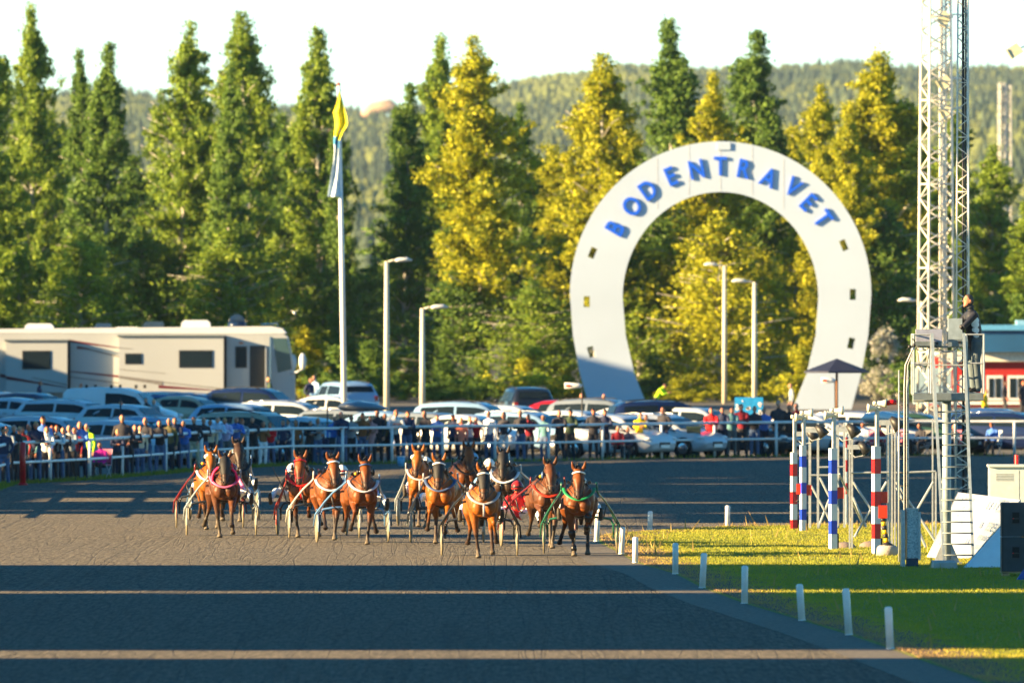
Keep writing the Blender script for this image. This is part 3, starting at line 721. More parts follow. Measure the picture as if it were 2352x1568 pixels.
# ------------------------------------------------------------------ horseshoe sign
def horseshoe():
    y = 544.0; s = F/y; g = gh(y)
    root = thing('horseshoe_sign', 'giant white horseshoe sign with blue letters reading BODENTRAVET behind the parked cars', 'sign', (0, y, 0))
    X = lambda u: (u-1176)/s
    Z = lambda v: CAMZ-(v-HOR)/s
    outer = []; inner_ = []
    for k in range(41):
        a = math.pi*k/40; outer.append((1655-346*math.cos(a), 675-350*math.sin(a)))
    outer = [(1358, 960), (1347, 911), (1331, 854), (1316, 770)]+outer+[(1994, 770), (1979, 854), (1963, 911), (1950, 960)]
    for k in range(41):
        a = math.pi*k/40; inner_.append((1655+225*math.cos(a), 683-242*math.sin(a)))
    inner_ = [(1812, 960), (1826, 926), (1853, 858), (1874, 770)]+inner_+[(1437, 770), (1457, 858), (1484, 926), (1498, 960)]
    cu = bpy.data.curves.new('plate', 'CURVE'); cu.dimensions = '2D'; cu.fill_mode = 'BOTH'; cu.extrude = 0.16; cu.bevel_depth = 0.0
    def spl(pts):
        sp = cu.splines.new('POLY'); sp.points.add(len(pts)-1); sp.use_cyclic_u = True
        for q, (u, v) in zip(sp.points, pts): q.co = (X(u), Z(v), 0, 1)
    spl(outer+inner_)
    hc = lambda x, yy: (1263.3+x*.43954, 287.1+yy*.43954)
    for hx, hy, rot in ((222, 668, 22), (192, 923, 0), (215, 1185, -16), (1535, 628, -22), (1582, 885, 0), (1573, 1140, 12)):
        cu_, cv = hc(hx, hy); pts = []
        for dx, dy in ((-7, -12.5), (7, -12.5), (7, 12.5), (-7, 12.5)):
            c_, s_ = math.cos(R(rot)), math.sin(R(rot)); pts.append((cu_+dx*c_-dy*s_, cv+dx*s_+dy*c_))
        spl(pts)
    ob = bpy.data.objects.new('plate', cu); TS.collection.objects.link(ob); TS.view_layers[0].update(); dg = TS.view_layers[0].depsgraph; dg.update()
    me = bpy.data.meshes.new_from_object(ob.evaluated_get(dg)); bpy.data.objects.remove(ob)
    me.transform(Matrix.Rotation(R(90), 4, 'X'))
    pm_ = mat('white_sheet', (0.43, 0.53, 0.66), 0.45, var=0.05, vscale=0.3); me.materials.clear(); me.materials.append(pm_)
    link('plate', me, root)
    # panel seams, patch over the old top hole
    for uu, v0, v1 in ((1583, 336, 448), (1655, 326, 440), (1728, 336, 450), (1800, 365, 480), (1510, 365, 480)):
        m = MB(); m.box((X(uu), -0.164, (Z(v0)+Z(v1))/2), (0.03, 0.006, Z(v0)-Z(v1))); m.build('panel_seam', mat('seam', (0.5, 0.51, 0.53), .5), root)
    cu_, cv = hc(908, 112); m = MB(); m.box((X(cu_), -0.20, Z(cv)), (0.62, 0.07, 0.34)); m.build('patch_plate', pm_, root)
    blue = flat('letter_blue', (12, 90, 225), 0.45, var=0.05)
    LT = [('B', 340, 538), ('O', 428, 425), ('D', 512, 340), ('E', 632, 268), ('N', 765, 232), ('T', 890, 215), ('R', 1015, 230), ('A', 1142, 275), ('V', 1268, 325), ('E', 1350, 405), ('T', 1425, 490)]
    for ch, lx, ly in LT:
        u, v = hc(lx, ly); rot = math.atan2(lx-891, 868-ly)
        fc = bpy.data.curves.new('letter', 'FONT'); fc.body = ch; fc.align_x = 'CENTER'; fc.align_y = 'CENTER'; fc.size = 1.25; fc.extrude = 0.03; fc.offset = 0.022
        ob = bpy.data.objects.new('letter', fc); TS.collection.objects.link(ob); TS.view_layers[0].update(); dg.update()
        me = bpy.data.meshes.new_from_object(ob.evaluated_get(dg)); bpy.data.objects.remove(ob)
        if len(me.vertices):
            co = np.empty(len(me.vertices)*3); me.vertices.foreach_get('co', co); co = co.reshape(-1, 3)
            c0 = (co.max(0)+co.min(0))/2; co -= c0; co[:, 0] *= .82; me.vertices.foreach_set('co', co.ravel())
        me.transform(Matrix.Rotation(R(90), 4, 'X'))
        me.transform(Matrix.Rotation(rot, 4, 'Y'))
        me.materials.clear(); me.materials.append(blue); me.update()
        link('letter', me, root, (X(u), -0.16-0.06, Z(v)))
    for uu in (1420, 1890):
        m = MB(); m.box((X(uu), 0.5, g+2.2), (0.25, 0.7, 5)); m.build('support', flat('galv', (150, 155, 158), .5, metal=.0), root)
horseshoe()
# ------------------------------------------------------------------ motorhome
GLASS = mat('dark_glass', (0.010, 0.018, 0.026), 0.22, var=0, spec=0.15)
GLASS_L = mat('windscreen_glass', (0.04, 0.085, 0.10), 0.1, var=0, spec=0.35)
RUB = mat('rubber', (0.02, 0.02, 0.022), 0.8, var=0.1)
CHR = mat('bright_metal', (0.6, 0.6, 0.62), 0.25, metal=1.0, var=0)
GALV = mat('galvanised_steel', (0.42, 0.46, 0.48), 0.45, metal=0.35, var=0.18, vscale=14)
GALV_D = mat('dark_galvanised', (0.16, 0.20, 0.22), 0.5, metal=0.3, var=0.15)
BLACK = mat('black_plastic', (0.015, 0.016, 0.018), 0.5, var=0.1)
WHITE = mat('white_enamel', (0.78, 0.78, 0.76), 0.35, var=0.05)
CREAM = mat('cream_paint', (0.62, 0.58, 0.46), 0.45, var=0.08)

def motorhome():
    y = 523.0; s = F/y; g = gh(y)
    root = thing('motorhome', 'long cream motorhome with maroon stripes and slide-outs parked behind the cars at left', 'motorhome', (0, y, 0))
    X = lambda px: (px*.3174-1176)/s
    Z = lambda py: CAMZ-(689+py*.3174-HOR)/s
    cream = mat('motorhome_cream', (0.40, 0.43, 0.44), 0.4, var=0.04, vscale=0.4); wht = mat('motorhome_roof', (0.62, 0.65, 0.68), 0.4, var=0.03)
    D = 2.5
    zf = g+0.38
    b = MB(); xr = X(-330); 
    prof = [(xr, zf), (xr, Z(228)), (X(1950), Z(222)), (X(2040), Z(238)), (X(2082), Z(268)), (X(2108), Z(400)), (X(2128), Z(530)), (X(2132), zf)]
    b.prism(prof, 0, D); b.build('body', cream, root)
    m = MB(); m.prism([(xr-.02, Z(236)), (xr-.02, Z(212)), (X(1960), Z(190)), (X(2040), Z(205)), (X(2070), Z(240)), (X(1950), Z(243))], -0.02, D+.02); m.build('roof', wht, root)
    for (x0, x1, z0, z1, nm) in ((45, 490, 295, 668, 'rear'), (862, 1620, 262, 680, 'front')):
        m = MB(); m.box(((X(x0)+X(x1))/2, -0.30, (Z(z0)+Z(z1))/2), (X(x1)-X(x0), 0.6, Z(z0)-Z(z1))); sl = m.build('slide_out', cream, root)
        m = MB(); m.box(((X(x0)+X(x1))/2, -0.34, Z(z0)+.02), (X(x1)-X(x0)+.1, 0.7, 0.08)); m.build('awning_roll', flat('awning_grey', (90, 100, 105), .6), sl)
        m = MB(); m.box((X(x1)+.06, -0.1, (Z(z0)+Z(z1))/2), (.13, 0.2, Z(z0)-Z(z1))); m.build('seal', RUB, sl)
    def win(px0, px1, py0, py1, yy, nm='window'):
        m = MB(); m.box(((X(px0)+X(px1))/2, yy, (Z(py0)+Z(py1))/2), (X(px1)-X(px0), 0.03, Z(py0)-Z(py1))); o = m.build(nm, BLACK, root)
        m = MB(); m.box(((X(px0)+X(px1))/2, yy-.02, (Z(py0)+Z(py1))/2), (X(px1)-X(px0)-.12, 0.02, Z(py0)-Z(py1)-.12)); m.build('pane', GLASS, o)
    win(165, 370, 365, 500, -0.615); win(908, 1028, 385, 462, -0.615); win(1298, 1540, 362, 488, -0.615); win(1703, 1787, 335, 490, -0.015)
    m = MB(); m.box(((X(1808)+X(1918))/2, -0.012, (Z(330)+Z(700))/2), (X(1918)-X(1808), 0.02, Z(330)-Z(700))); dr = m.build('doorway', BLACK, root)
    m = MB(); m.box((X(1925), -0.30, (Z(345)+Z(700))/2), (.05, 0.6, Z(345)-Z(700))); m.build('door_leaf', cream, root)
    m = MB(); m.prism([(X(1975), Z(275)), (X(2075), Z(275)), (X(2100), Z(400)), (X(2112), Z(500)), (X(2010), Z(525))], -0.02, D+0.02); m.build('windscreen', GLASS_L, root)
    m = MB(); m.box((X(1955), -.02, Z(480)), (.06, .04, Z(270)-Z(700))); m.build('pillar_trim', CHR, root)
    maroon = flat('maroon_stripe', (95, 15, 30), .5); grey = flat('grey_stripe', (120, 118, 115), .5)
    def stripe(p0, p1, w0, w1, yy, mt):
        m = MB(); m.prism([(X(p0[0]), Z(p0[1])+w0), (X(p0[0]), Z(p0[1])-w0), (X(p1[0]), Z(p1[1])-w1), (X(p1[0]), Z(p1[1])+w1)], yy, yy+.012); m.build('stripe', mt, root)
    stripe((0, 545), (45, 552), .08, .08, -.013, maroon); stripe((47, 560), (488, 632), .08, .015, -.613, maroon); stripe((240, 560), (488, 612), .02, .03, -.613, grey)
    stripe((500, 295), (860, 345), .06, .02, -.014, maroon); stripe((560, 335), (860, 410), .05, .03, -.013, grey); stripe((555, 345), (645, 352), .05, .03, -.018, maroon)
    stripe((500, 515), (860, 552), .02, .05, -.014, maroon); stripe((500, 555), (860, 600), .02, .03, -.013, grey)
    stripe((866, 555), (1180, 600), .06, .09, -.613, grey); stripe((1150, 625), (1615, 655), .07, .01, -.613, maroon); stripe((866, 345), (960, 352), .02, .01, -.613, grey)
    stripe((1100, 585), (1615, 640), .02, .02, -.614, grey); stripe((870, 500), (1200, 530), .015, .01, -.613, grey)
    m = MB(); m.box((X(1745), -.02, Z(310)), (.18, .04, .08)); m.build('marker_lamp', flat('amber', (200, 110, 30), .4), root)
    for a, b2, c, d, mt in ((170, 385, 170, 222, wht), (680, 800, 168, 218, flat('dome_blue', (35, 60, 90), .3)), (1030, 1182, 155, 200, flat('dome_blue2', (40, 60, 80), .3)), (1305, 1520, 145, 192, wht), (820, 1010, 195, 218, wht)):
        m = MB(); xa, xb, za, zb = X(a), X(b2), Z(d), Z(c); w = xb-xa; h = zb-za
        m.prism([(xa, za-.08), (xa+w*.02, za+h*.6), (xa+w*.12, zb), (xb-w*.12, zb), (xb-w*.02, za+h*.6), (xb, za-.08)], D*.3, D*.7); m.build('air_conditioner' if mt is wht else 'roof_vent', mt, root)
    m = MB(); m.tube([(X(1712), D*.3, Z(160)), (X(1712), D*.3+.01, Z(160)), (X(1712), D*.5, Z(158))], [.36, .38, .36], 20, up=(1, 0, 0)); m.tube([(X(1712), D*.4, Z(195)), (X(1712), D*.4, Z(160))], [.45, .40], 16); m.build('satellite_dome', flat('dome_navy', (25, 45, 75), .15), root)
    m = MB(); m.tube([(X(1880), D/2, Z(175)), (X(2005), D/2, Z(168)), (X(2005), D/2, Z(190))], .03, 6); m.build('roof_rail', CHR, root)
    for px, py, yy in ((2112, 455, D), (2190, 445, -.35)):
        m = MB(); m.ball((X(px), yy, Z(py)), (.17, .13, .40), 12); m.tube([(X(px), yy, Z(py+50)), (X(px-40), yy+.1, Z(py+75)), (X(2100), max(yy, 0), Z(530))], .04, 8); m.build('mirror', wht, root)
    for px in (-120, 250, 1800):
        m = MB(); m.tube([(X(px), 0.02, g+.48), (X(px), 0.30, g+.48)], .48, 20); m.build('wheel', RUB, root)
motorhome()

# ------------------------------------------------------------------ cars
PAINT = {}
def paint_mat(name, rgb, metal=0.0):
    k = 'car_'+name
    if k not in PAINT: PAINT[k] = mat(k, C(*rgb), 0.28, metal=metal, var=0.05, vscale=1.5, coat=0.8)
    return PAINT[k]
HEADL = mat('headlamp', (0.75, 0.78, 0.8), 0.12, var=0, spec=1.0)
TAILL = mat('tail_lamp', (0.35, 0.01, 0.01), 0.2, var=0)
CARS = {  # stations: x, floor, belt, roof, half width at belt, half width at roof
 'hatch': [(-2.02, .45, .72, .74, .70, .60), (-1.98, .25, .92, .97, .84, .66), (-1.72, .2, .96, 1.34, .87, .60), (-1.45, .2, .96, 1.44, .88, .62), (-.6, .2, .95, 1.50, .89, .64), (.3, .2, .93, 1.46, .89, .63), (.62, .2, .92, 1.36, .89, .62), (1.22, .2, .90, .96, .88, .72), (1.75, .22, .78, .84, .84, .68), (2.0, .3, .62, .66, .72, .55), (2.08, .4, .52, .54, .6, .45)],
 'wagon': [(-2.35, .45, .72, .74, .70, .60), (-2.32, .25, .92, .98, .84, .66), (-2.1, .2, .97, 1.34, .87, .60), (-1.85, .2, .98, 1.46, .88, .62), (-.7, .2, .96, 1.51, .90, .64), (.3, .2, .94, 1.47, .90, .63), (.65, .2, .93, 1.36, .90, .62), (1.35, .2, .90, .96, .89, .74), (2.0, .22, .80, .85, .85, .70), (2.28, .3, .64, .67, .74, .58), (2.38, .4, .52, .54, .6, .45)],
 'suv': [(-2.2, .55, .85, .87, .74, .62), (-2.17, .38, 1.08, 1.14, .87, .70), (-1.98, .3, 1.12, 1.54, .91, .66), (-1.7, .3, 1.12, 1.68, .92, .68), (-.6, .3, 1.10, 1.74, .93, .70), (.4, .3, 1.08, 1.70, .93, .69), (.72, .3, 1.07, 1.58, .93, .68), (1.25, .3, 1.06, 1.13, .92, .78), (1.95, .32, .97, 1.03, .89, .74), (2.2, .42, .78, .82, .78, .6), (2.28, .5, .62, .64, .66, .5)],
 'sedan': [(-2.3, .45, .78, .80, .70, .60), (-2.26, .25, .95, .99, .84, .68), (-1.75, .2, .97, 1.03, .88, .72), (-1.1, .2, .96, 1.33, .88, .60), (-.75, .2, .95, 1.43, .89, .61), (-.1, .2, .94, 1.46, .89, .63), (.45, .2, .93, 1.40, .89, .62), (.75, .2, .92, 1.28, .89, .62), (1.3, .2, .89, .95, .88, .74), (1.95, .22, .78, .84, .84, .7), (2.2, .3, .62, .66, .74, .58), (2.28, .4, .52, .54, .6, .45)],
 'van': [(-2.25, .4, .9, .92, .78, .70), (-2.22, .3, 1.2, 1.75, .90, .74), (-2.05, .25, 1.2, 1.90, .91, .76), (-1.0, .25, 1.18, 1.96, .92, .78), (.2, .25, 1.15, 1.92, .92, .77), (.75, .25, 1.12, 1.74, .92, .74), (1.4, .25, 1.08, 1.16, .90, .80), (1.95, .28, .95, 1.0, .87, .74), (2.15, .38, .72, .75, .76, .6), (2.2, .45, .6, .62, .66, .5)],
}
def car_sections(kind):
    out = []
    for x, zf, zb, zr, wb, wr in CARS[kind]:
        sh = (zr-zb)
        pts = [(0, zf), (wb*.86, zf), (wb*.97, zf+.12), (wb, (zf+zb)*.5), (wb*.98, zb), (wb*.98*.12+wr*.88+.0, zr-sh*.10-.015), (wr*.92, zr-.008 if sh < .2 else zr-.02), (wr*.5, zr+.0), (0, zr+.006)]
        out.append((x, pts))
    return out
def car_surf(secs, x, t):
    "point at station x, t along the half section (index units)"
    i = 0
    while i < len(secs)-2 and secs[i+1][0] < x: i += 1
    f = (x-secs[i][0])/(secs[i+1][0]-secs[i][0]); f = min(max(f, 0), 1)
    k = min(int(t), 7); g_ = t-k
    def at(p): return (p[k][0]*(1-g_)+p[k+1][0]*g_, p[k][1]*(1-g_)+p[k+1][1]*g_)
    a, b = at(secs[i][1]), at(secs[i+1][1])
    return Vector((x, a[0]*(1-f)+b[0]*f, a[1]*(1-f)+b[1]*f))
def car_base(kind, sy=1):
    secs = car_sections(kind); root = thing('parked_car', None, None)
    mb = MB(); n = 9; vs = []
    for x, pts in secs:
        full = [(y, z) for y, z in pts]+[(-y, z) for y, z in reversed(pts[1:-1])]
        vs += [(x, y, z) for y, z in full]
    k = 16; fs = []
    for i in range(len(secs)-1):
        for j in range(k): fs.append((i*k+j, i*k+(j+1) % k, (i+1)*k+(j+1) % k, (i+1)*k+j)[::-1])
    fs.append(tuple(range(k))); fs.append(tuple((len(secs)-1)*k+j for j in range(k))[::-1])
    mb.add(vs, fs, 0, True)
    body = mb.build('body', [paint_mat('white', (215, 218, 220))], root)
    xs = [q[0] for q in CARS[kind]]
    # glass
    st = CARS[kind]
    gi = [i for i, q in enumerate(st) if q[3]-q[2] > 0.3]; ia, ib = gi[0], gi[-1]
    def patch(name, cells, m):
        "cells: list of grids of points"
        p = MB()
        for grid in cells:
            R_ = len(grid); Cc = len(grid[0]); p.add([q for r in grid for q in r], [(r*Cc+c, r*Cc+c+1, (r+1)*Cc+c+1, (r+1)*Cc+c) for r in range(R_-1) for c in range(Cc-1)], 0, True)
        return p.build(name, m, root)
    def side(x0, x1, sgn, sl0=0.0, sl1=0.0):
        g_ = []
        for t in (4.14, 4.5, 4.82):
            row = []
            f = (t-4.14)/(4.82-4.14)
            for q in range(7):
                x = (x0+sl0*f)+((x1+sl1*f)-(x0+sl0*f))*q/6
                p = car_surf(secs, x, t); row.append((p.x, sgn*(p.y+.008), p.z))
            g_.append(row)
        return g_
    xa = st[ia][0]+.16; xb = st[ib][0]
    xw = st[ib+1][0]  # cowl
    for sgn in (1, -1):
        mid = (xa+xb)/2+.12
        patch('side_window', [side(mid+.05, xw-.12, sgn, 0, -(xw-xb)*.82-.02)], GLASS)
        if kind != 'van' : patch('side_window', [side(xa-.05 if kind != 'sedan' else xa-.25, mid-.05, sgn, .14 if kind != 'sedan' else .3, 0)], GLASS)
    def cross(i, t0, t1, off):
        "windscreen between station i and i+1"
        g_ = []
        a, b = st[i], st[i+1]
        for q in range(5):
            f = t0+(t1-t0)*q/4; row = []
            x = a[0]*(1-f)+b[0]*f; w = (a[5]*.90*(1-f)+b[5]*.98*f) if off > 0 else (a[5]*.98*(1-f)+b[5]*.88*f)
            z = a[3]*(1-f)+b[3]*f
            for r in range(7):
                yy = -w+2*w*r/6
                row.append((x+off, yy, z+.012+0.006*(1-abs(yy)/w)))
            g_.append(row)
        return g_
    patch('windscreen', [cross(ib, 0.04, 0.93, 0.012)], GLASS_L)
    if kind in ('hatch', 'wagon', 'suv'): patch('rear_window', [cross(ia-1, 0.35, .97, -0.02)], GLASS)
    elif kind == 'sedan': patch('rear_window', [cross(ia-1, 0.08, .95, -0.02)], GLASS)
    fx_, rx_ = st[-1][0]-.85, st[0][0]+.78
    wr = 0.36 if kind in ('suv', 'van') else 0.32
    for x in (fx_, rx_):
        for sgn in (1, -1):
            m = MB(); y0 = sgn*(st[5][4]-.17); y1 = sgn*(st[5][4]+.012)
            m.tube([(x, y0, wr), (x, y1, wr)], wr, 18, up=(0, 0, 1)); w = m.build('wheel', RUB, root)
            m = MB(); m.tube([(x, y1, wr), (x, y1+sgn*.012, wr)], [wr*.64, wr*.6], 12, up=(0, 0, 1)); m.build('rim', CHR, w)
            m = MB(); m.ring((x, y1-sgn*.02, wr), wr+.045, .035, (0, 1, 0), 14, 4, 0, 0, 2*math.pi); m.build('wheel_arch', BLACK, root)
    for sgn in (1, -1):
        f = st[-3]; m = MB(); m.ball((f[0]+.14, sgn*f[4]*.80, f[2]-.10), (.16, .15, .075), 10); m.build('headlight', HEADL, root)
        r = st[1]; m = MB(); m.box((r[0]-.01, sgn*r[4]*.85, r[2]-.06), (.06, .16, .22)); m.build('tail_light', TAILL, root)
        m = MB(); p = car_surf(secs, xw-.28, 4.15); m.ball((p.x, sgn*(p.y+.12), p.z+.06), (.07, .11, .07), 8); m.build('mirror', body.data.materials[0], root)
        if kind in ('wagon', 'suv'):
            m = MB(); q = [car_surf(secs, st[ia][0]+.3+(st[ib][0]-st[ia][0]-.5)*k_/5, 6.0) for k_ in range(6)]
            m.tube([(p.x, sgn*p.y, p.z+(.05 if 0 < i_ < 5 else 0.0)) for i_, p in enumerate(q)], .018, 6); m.build('roof_rail', BLACK if kind == 'suv' else CHR, root)
    f = st[-1]; m = MB(); m.box((f[0]+.0, 0, f[2]-.04), (.05, .55, .16)); m.build('grille', BLACK, root)
    m = MB(); m.box((f[0]+.02, 0, f[1]+.02), (.03, .5, .11)); m.build('number_plate', WHITE, root)
    for sgn in (1, -1):
        m = MB(); 
        for x in ((xa+xb)/2+.12,): 
            p = car_surf(secs, x, 3.7); m.box((p.x-.12, sgn*(p.y+.012), p.z), (.16, .02, .025))
        m.build('door_handle', BLACK, root)
    return root
BASES = {k: car_base(k) for k in CARS}
CN = {'white': (215, 218, 220), 'silver': (185, 195, 205), 'grey': (110, 122, 135), 'dark grey': (45, 52, 60), 'black': (18, 20, 24), 'blue': (40, 75, 130), 'navy': (18, 32, 70), 'light blue': (130, 165, 200), 'red': (150, 20, 22), 'maroon': (90, 15, 25), 'beige': (165, 155, 130), 'green': (45, 75, 60)}
used = {}
def car(u, roofv, kind, colr, yaw, label, s=None):
    h = CARS[kind][4][3] if kind != 'van' else 1.96
    gg = 0.2
    for _ in range(4):
        s_ = (roofv-HOR)/(CAMZ-gg-h); gg = gh(F/s_)
    fy = np.interp(u, [q[0] for q in FENCE], [p.y for p in fpts])
    y = max(F/s_, fy+3.2); s_ = F/y; gg = gh(y)
    r = BASES[kind] if kind not in used else copy_tree(BASES[kind])
    used[kind] = 1
    r.location = ((u-1176)/s_, y, gg); r.rotation_euler = (0, 0, R(yaw)); r.name = 'parked_car' if kind != 'van' else 'parked_van'
    pm_ = paint_mat(colr.replace(' ', '_'), CN[colr])
    for ch in kids(r):
        if ch.name.startswith('body') or ch.name.startswith('mirror'):
            ch.material_slots[0].link = 'OBJECT'; ch.material_slots[0].material = pm_
    tag(r, label, 'van' if kind == 'van' else 'car', 'cars parked behind the spectator rail')
    return r
# front row
Q = [
 (-30, 968, 'wagon', 'silver', -28, 'silver estate at the left edge behind the front spectators'),
 (120, 955, 'wagon', 'silver', -24, 'silver estate with roof rails behind the cluster of left spectators'),
 (290, 964, 'hatch', 'silver', -38, 'silver hatchback behind the yellow vest spectator'),
 (372, 956, 'wagon', 'light blue', -30, 'light blue estate behind the men in black at left'),
 (470, 962, 'hatch', 'white', -30, 'white hatchback behind the group in light shirts'),
 (590, 944, 'suv', 'beige', -30, 'beige off-roader with a large roof behind the light shirt group'),
 (708, 958, 'sedan', 'silver', -30, 'silver saloon behind the blonde spectator at the rail'),
 (820, 940, 'wagon', 'grey', -28, 'grey estate under the grey roof box'),
 (1000, 946, 'hatch', 'grey', -32, 'grey hatchback left of the off-roader with lamps'),
 (1085, 923, 'suv', 'light blue', -16, 'light blue off-roader with red tail lamp in the middle of the car park'),
 (1075, 953, 'sedan', 'white', -30, 'white saloon behind the woman in coral'),
 (1215, 945, 'wagon', 'light blue', -30, 'light blue estate behind the person in black with white trousers'),
 (1330, 942, 'hatch', 'silver', -32, 'silver hatchback behind the man in the dark green hat'),
 (1450, 938, 'sedan', 'white', -26, 'white saloon behind the yellow jacket spectator'),
 (1520, 964, 'wagon', 'silver', -36, 'silver estate behind the man in the black logo jacket'),
 (1530, 921, 'suv', 'navy', 12, 'navy off-roader below the inside of the horseshoe'),
 (1860, 955, 'sedan', 'white', -22, 'white saloon behind the right foot of the horseshoe'),
 (1990, 962, 'wagon', 'white', -15, 'white estate with a roof box behind the finish equipment'),
 (2100, 965, 'wagon', 'green', -15, 'green estate behind the tower ladder'),
 (2290, 938, 'hatch', 'blue', -22, 'blue hatchback below the red building'),
 (2330, 972, 'wagon', 'navy', -20, 'navy estate right behind the rail at the right edge'),
 (1700, 962, 'sedan', 'dark grey', -30, 'dark saloon behind the group in red and maroon jackets'),
 (1420, 985, 'hatch', 'white', -40, 'white hatchback behind the seated spectator in maroon'),
 # second row
 (40, 913, 'sedan', 'silver', -26, 'silver saloon with a sunlit window frame at far left, second row'),
 (175, 918, 'wagon', 'silver', -26, 'silver estate with a bright roof, second row below the motorhome'),
 (300, 930, 'hatch', 'silver', -28, 'silver hatchback in front of the white panel van'),
 (430, 908, 'sedan', 'beige', -24, 'beige saloon with light side windows right of the white van'),
 (560, 928, 'hatch', 'light blue', -28, 'light blue hatchback between the motorhome and the light shirt group'),
 (672, 922, 'wagon', 'silver', -20, 'silver estate with a sunlit roof below the motorhome cab'),
 (890, 946, 'sedan', 'light blue', -26, 'light blue saloon at the foot of the taller car park lamp'),
 (1180, 932, 'hatch', 'silver', -28, 'silver hatchback below the black pickup window'),
 (1300, 920, 'sedan', 'red', -20, 'red saloon left of the horseshoe foot'),
 (1390, 918, 'suv', 'grey', -24, 'grey off-roader in front of the left horseshoe foot'),
 (1600, 936, 'hatch', 'silver', -26, 'silver hatchback left of the blue board'),
 # back row
 (80, 897, 'hatch', 'navy', -30, 'navy hatchback at the foot of the motorhome slide-out'),
 (10, 896, 'sedan', 'white', -18, 'white saloon roof at the far left below the motorhome'),
 (400, 897, 'wagon', 'white', -22, 'white estate roof right of the panel van'),
 (455, 900, 'wagon', 'blue', -22, 'blue estate roof below the motorhome big window'),
 (595, 886, 'suv', 'navy', -20, 'navy off-roader parked at the motorhome door'),
 (760, 908, 'sedan', 'white', -16, 'white saloon below the rear window of the blue estate'),
]
for q in Q: car(*q)
van = car(283, 890, 'van', 'white', -14, 'white panel van with black roof bar feet in front of the motorhome')
s_ = F/van.location.y
for x in (-1.3, -.3, .7):
    m = MB(); m.box((x, -.62, 1.98), (.1, .08, .14)); m.box((x, .62, 1.98), (.1, .08, .14)); m.build('roof_bar_foot', BLACK, van)
c1 = car(785, 872, 'suv', 'light blue', 112, 'pale blue people carrier seen from behind at the flagpole foot')
c2 = car(1205, 882, 'suv', 'black', 100, 'black off-roader with a big rear window beside the white birch trunk')
# roof boxes resting on cars
for (u, v, L_, colr, lab) in ((835, 936, 1.7, 'grey', 'long grey roof box on the grey estate'), (2040, 962, 1.6, 'white', 'white roof box on the white estate behind the finish equipment')):
    s_ = (v-HOR)/(CAMZ-.15-1.72); y = F/s_; m = MB(); a = R(-25)
    m.tube([(-L_/2, 0, 0), (-L_/2+.15, 0, .03), (-.1, 0, .05), (L_/2-.5, 0, .02), (L_/2, 0, -.03)], [(.25, .03), (.40, .15), (.42, .18), (.38, .14), (.2, .03)], 14, up=(0, 1, 0))
    tag(m.build('roof_box', paint_mat(colr, CN[colr]), None, ((u-1176)/s_, y, CAMZ-(v-HOR)/s_), a), lab, 'roof box')

# ------------------------------------------------------------------ lamps, flag, umbrella, small poles
def lamp(u, topv, basev, y, side, label, w=0.11, head=1.0):
    s = F/y; g = gh(y); H = CAMZ-(topv-HOR)/s-g
    r = thing('street_lamp', label, 'street lamp', ((u-1176)/s, y, g), 0, 'car park lamps')
    m = MB(); m.tube([(0, 0, 0), (0, 0, H*.5), (0, 0, H)], [w*1.15, w, w*.8], 12); m.build('pole', CREAM, r)
    m = MB(); m.tube([(0, 0, H-.05), (side*.25, 0, H+.04), (side*.45, 0, H+.03)], .045, 8); m.build('arm', CREAM, r)
    m = MB(); m.tube([(side*.35, 0, H+.03), (side*.5, 0, H+.06), (side*.85, 0, H+.08), (side*1.05, 0, H+.04)], [(.08, .05), (.15, .09), (.15, .09), (.05, .03)], 12, up=(0, 1, 0)); m.build('lamp_head', flat('lamp_grey', (195, 200, 200), .4), r)
lamp(888, 600, 940, 470, 1, 'taller lamp post left of the two beside the flagpole')
lamp(970, 708, 942, 462, 1, 'shorter lamp post right of the taller one, left of the white birch trunk')
lamp(1733, 648, 915, 520, -1, 'lamp post with a large white head inside the horseshoe, right one')
lamp(1664, 610, 930, 575, -1, 'thinner lamp post farther back inside the horseshoe, left one')
lamp(2117, 692, 760, 500, -1, 'lamp post seen through the lattice of the floodlight mast')
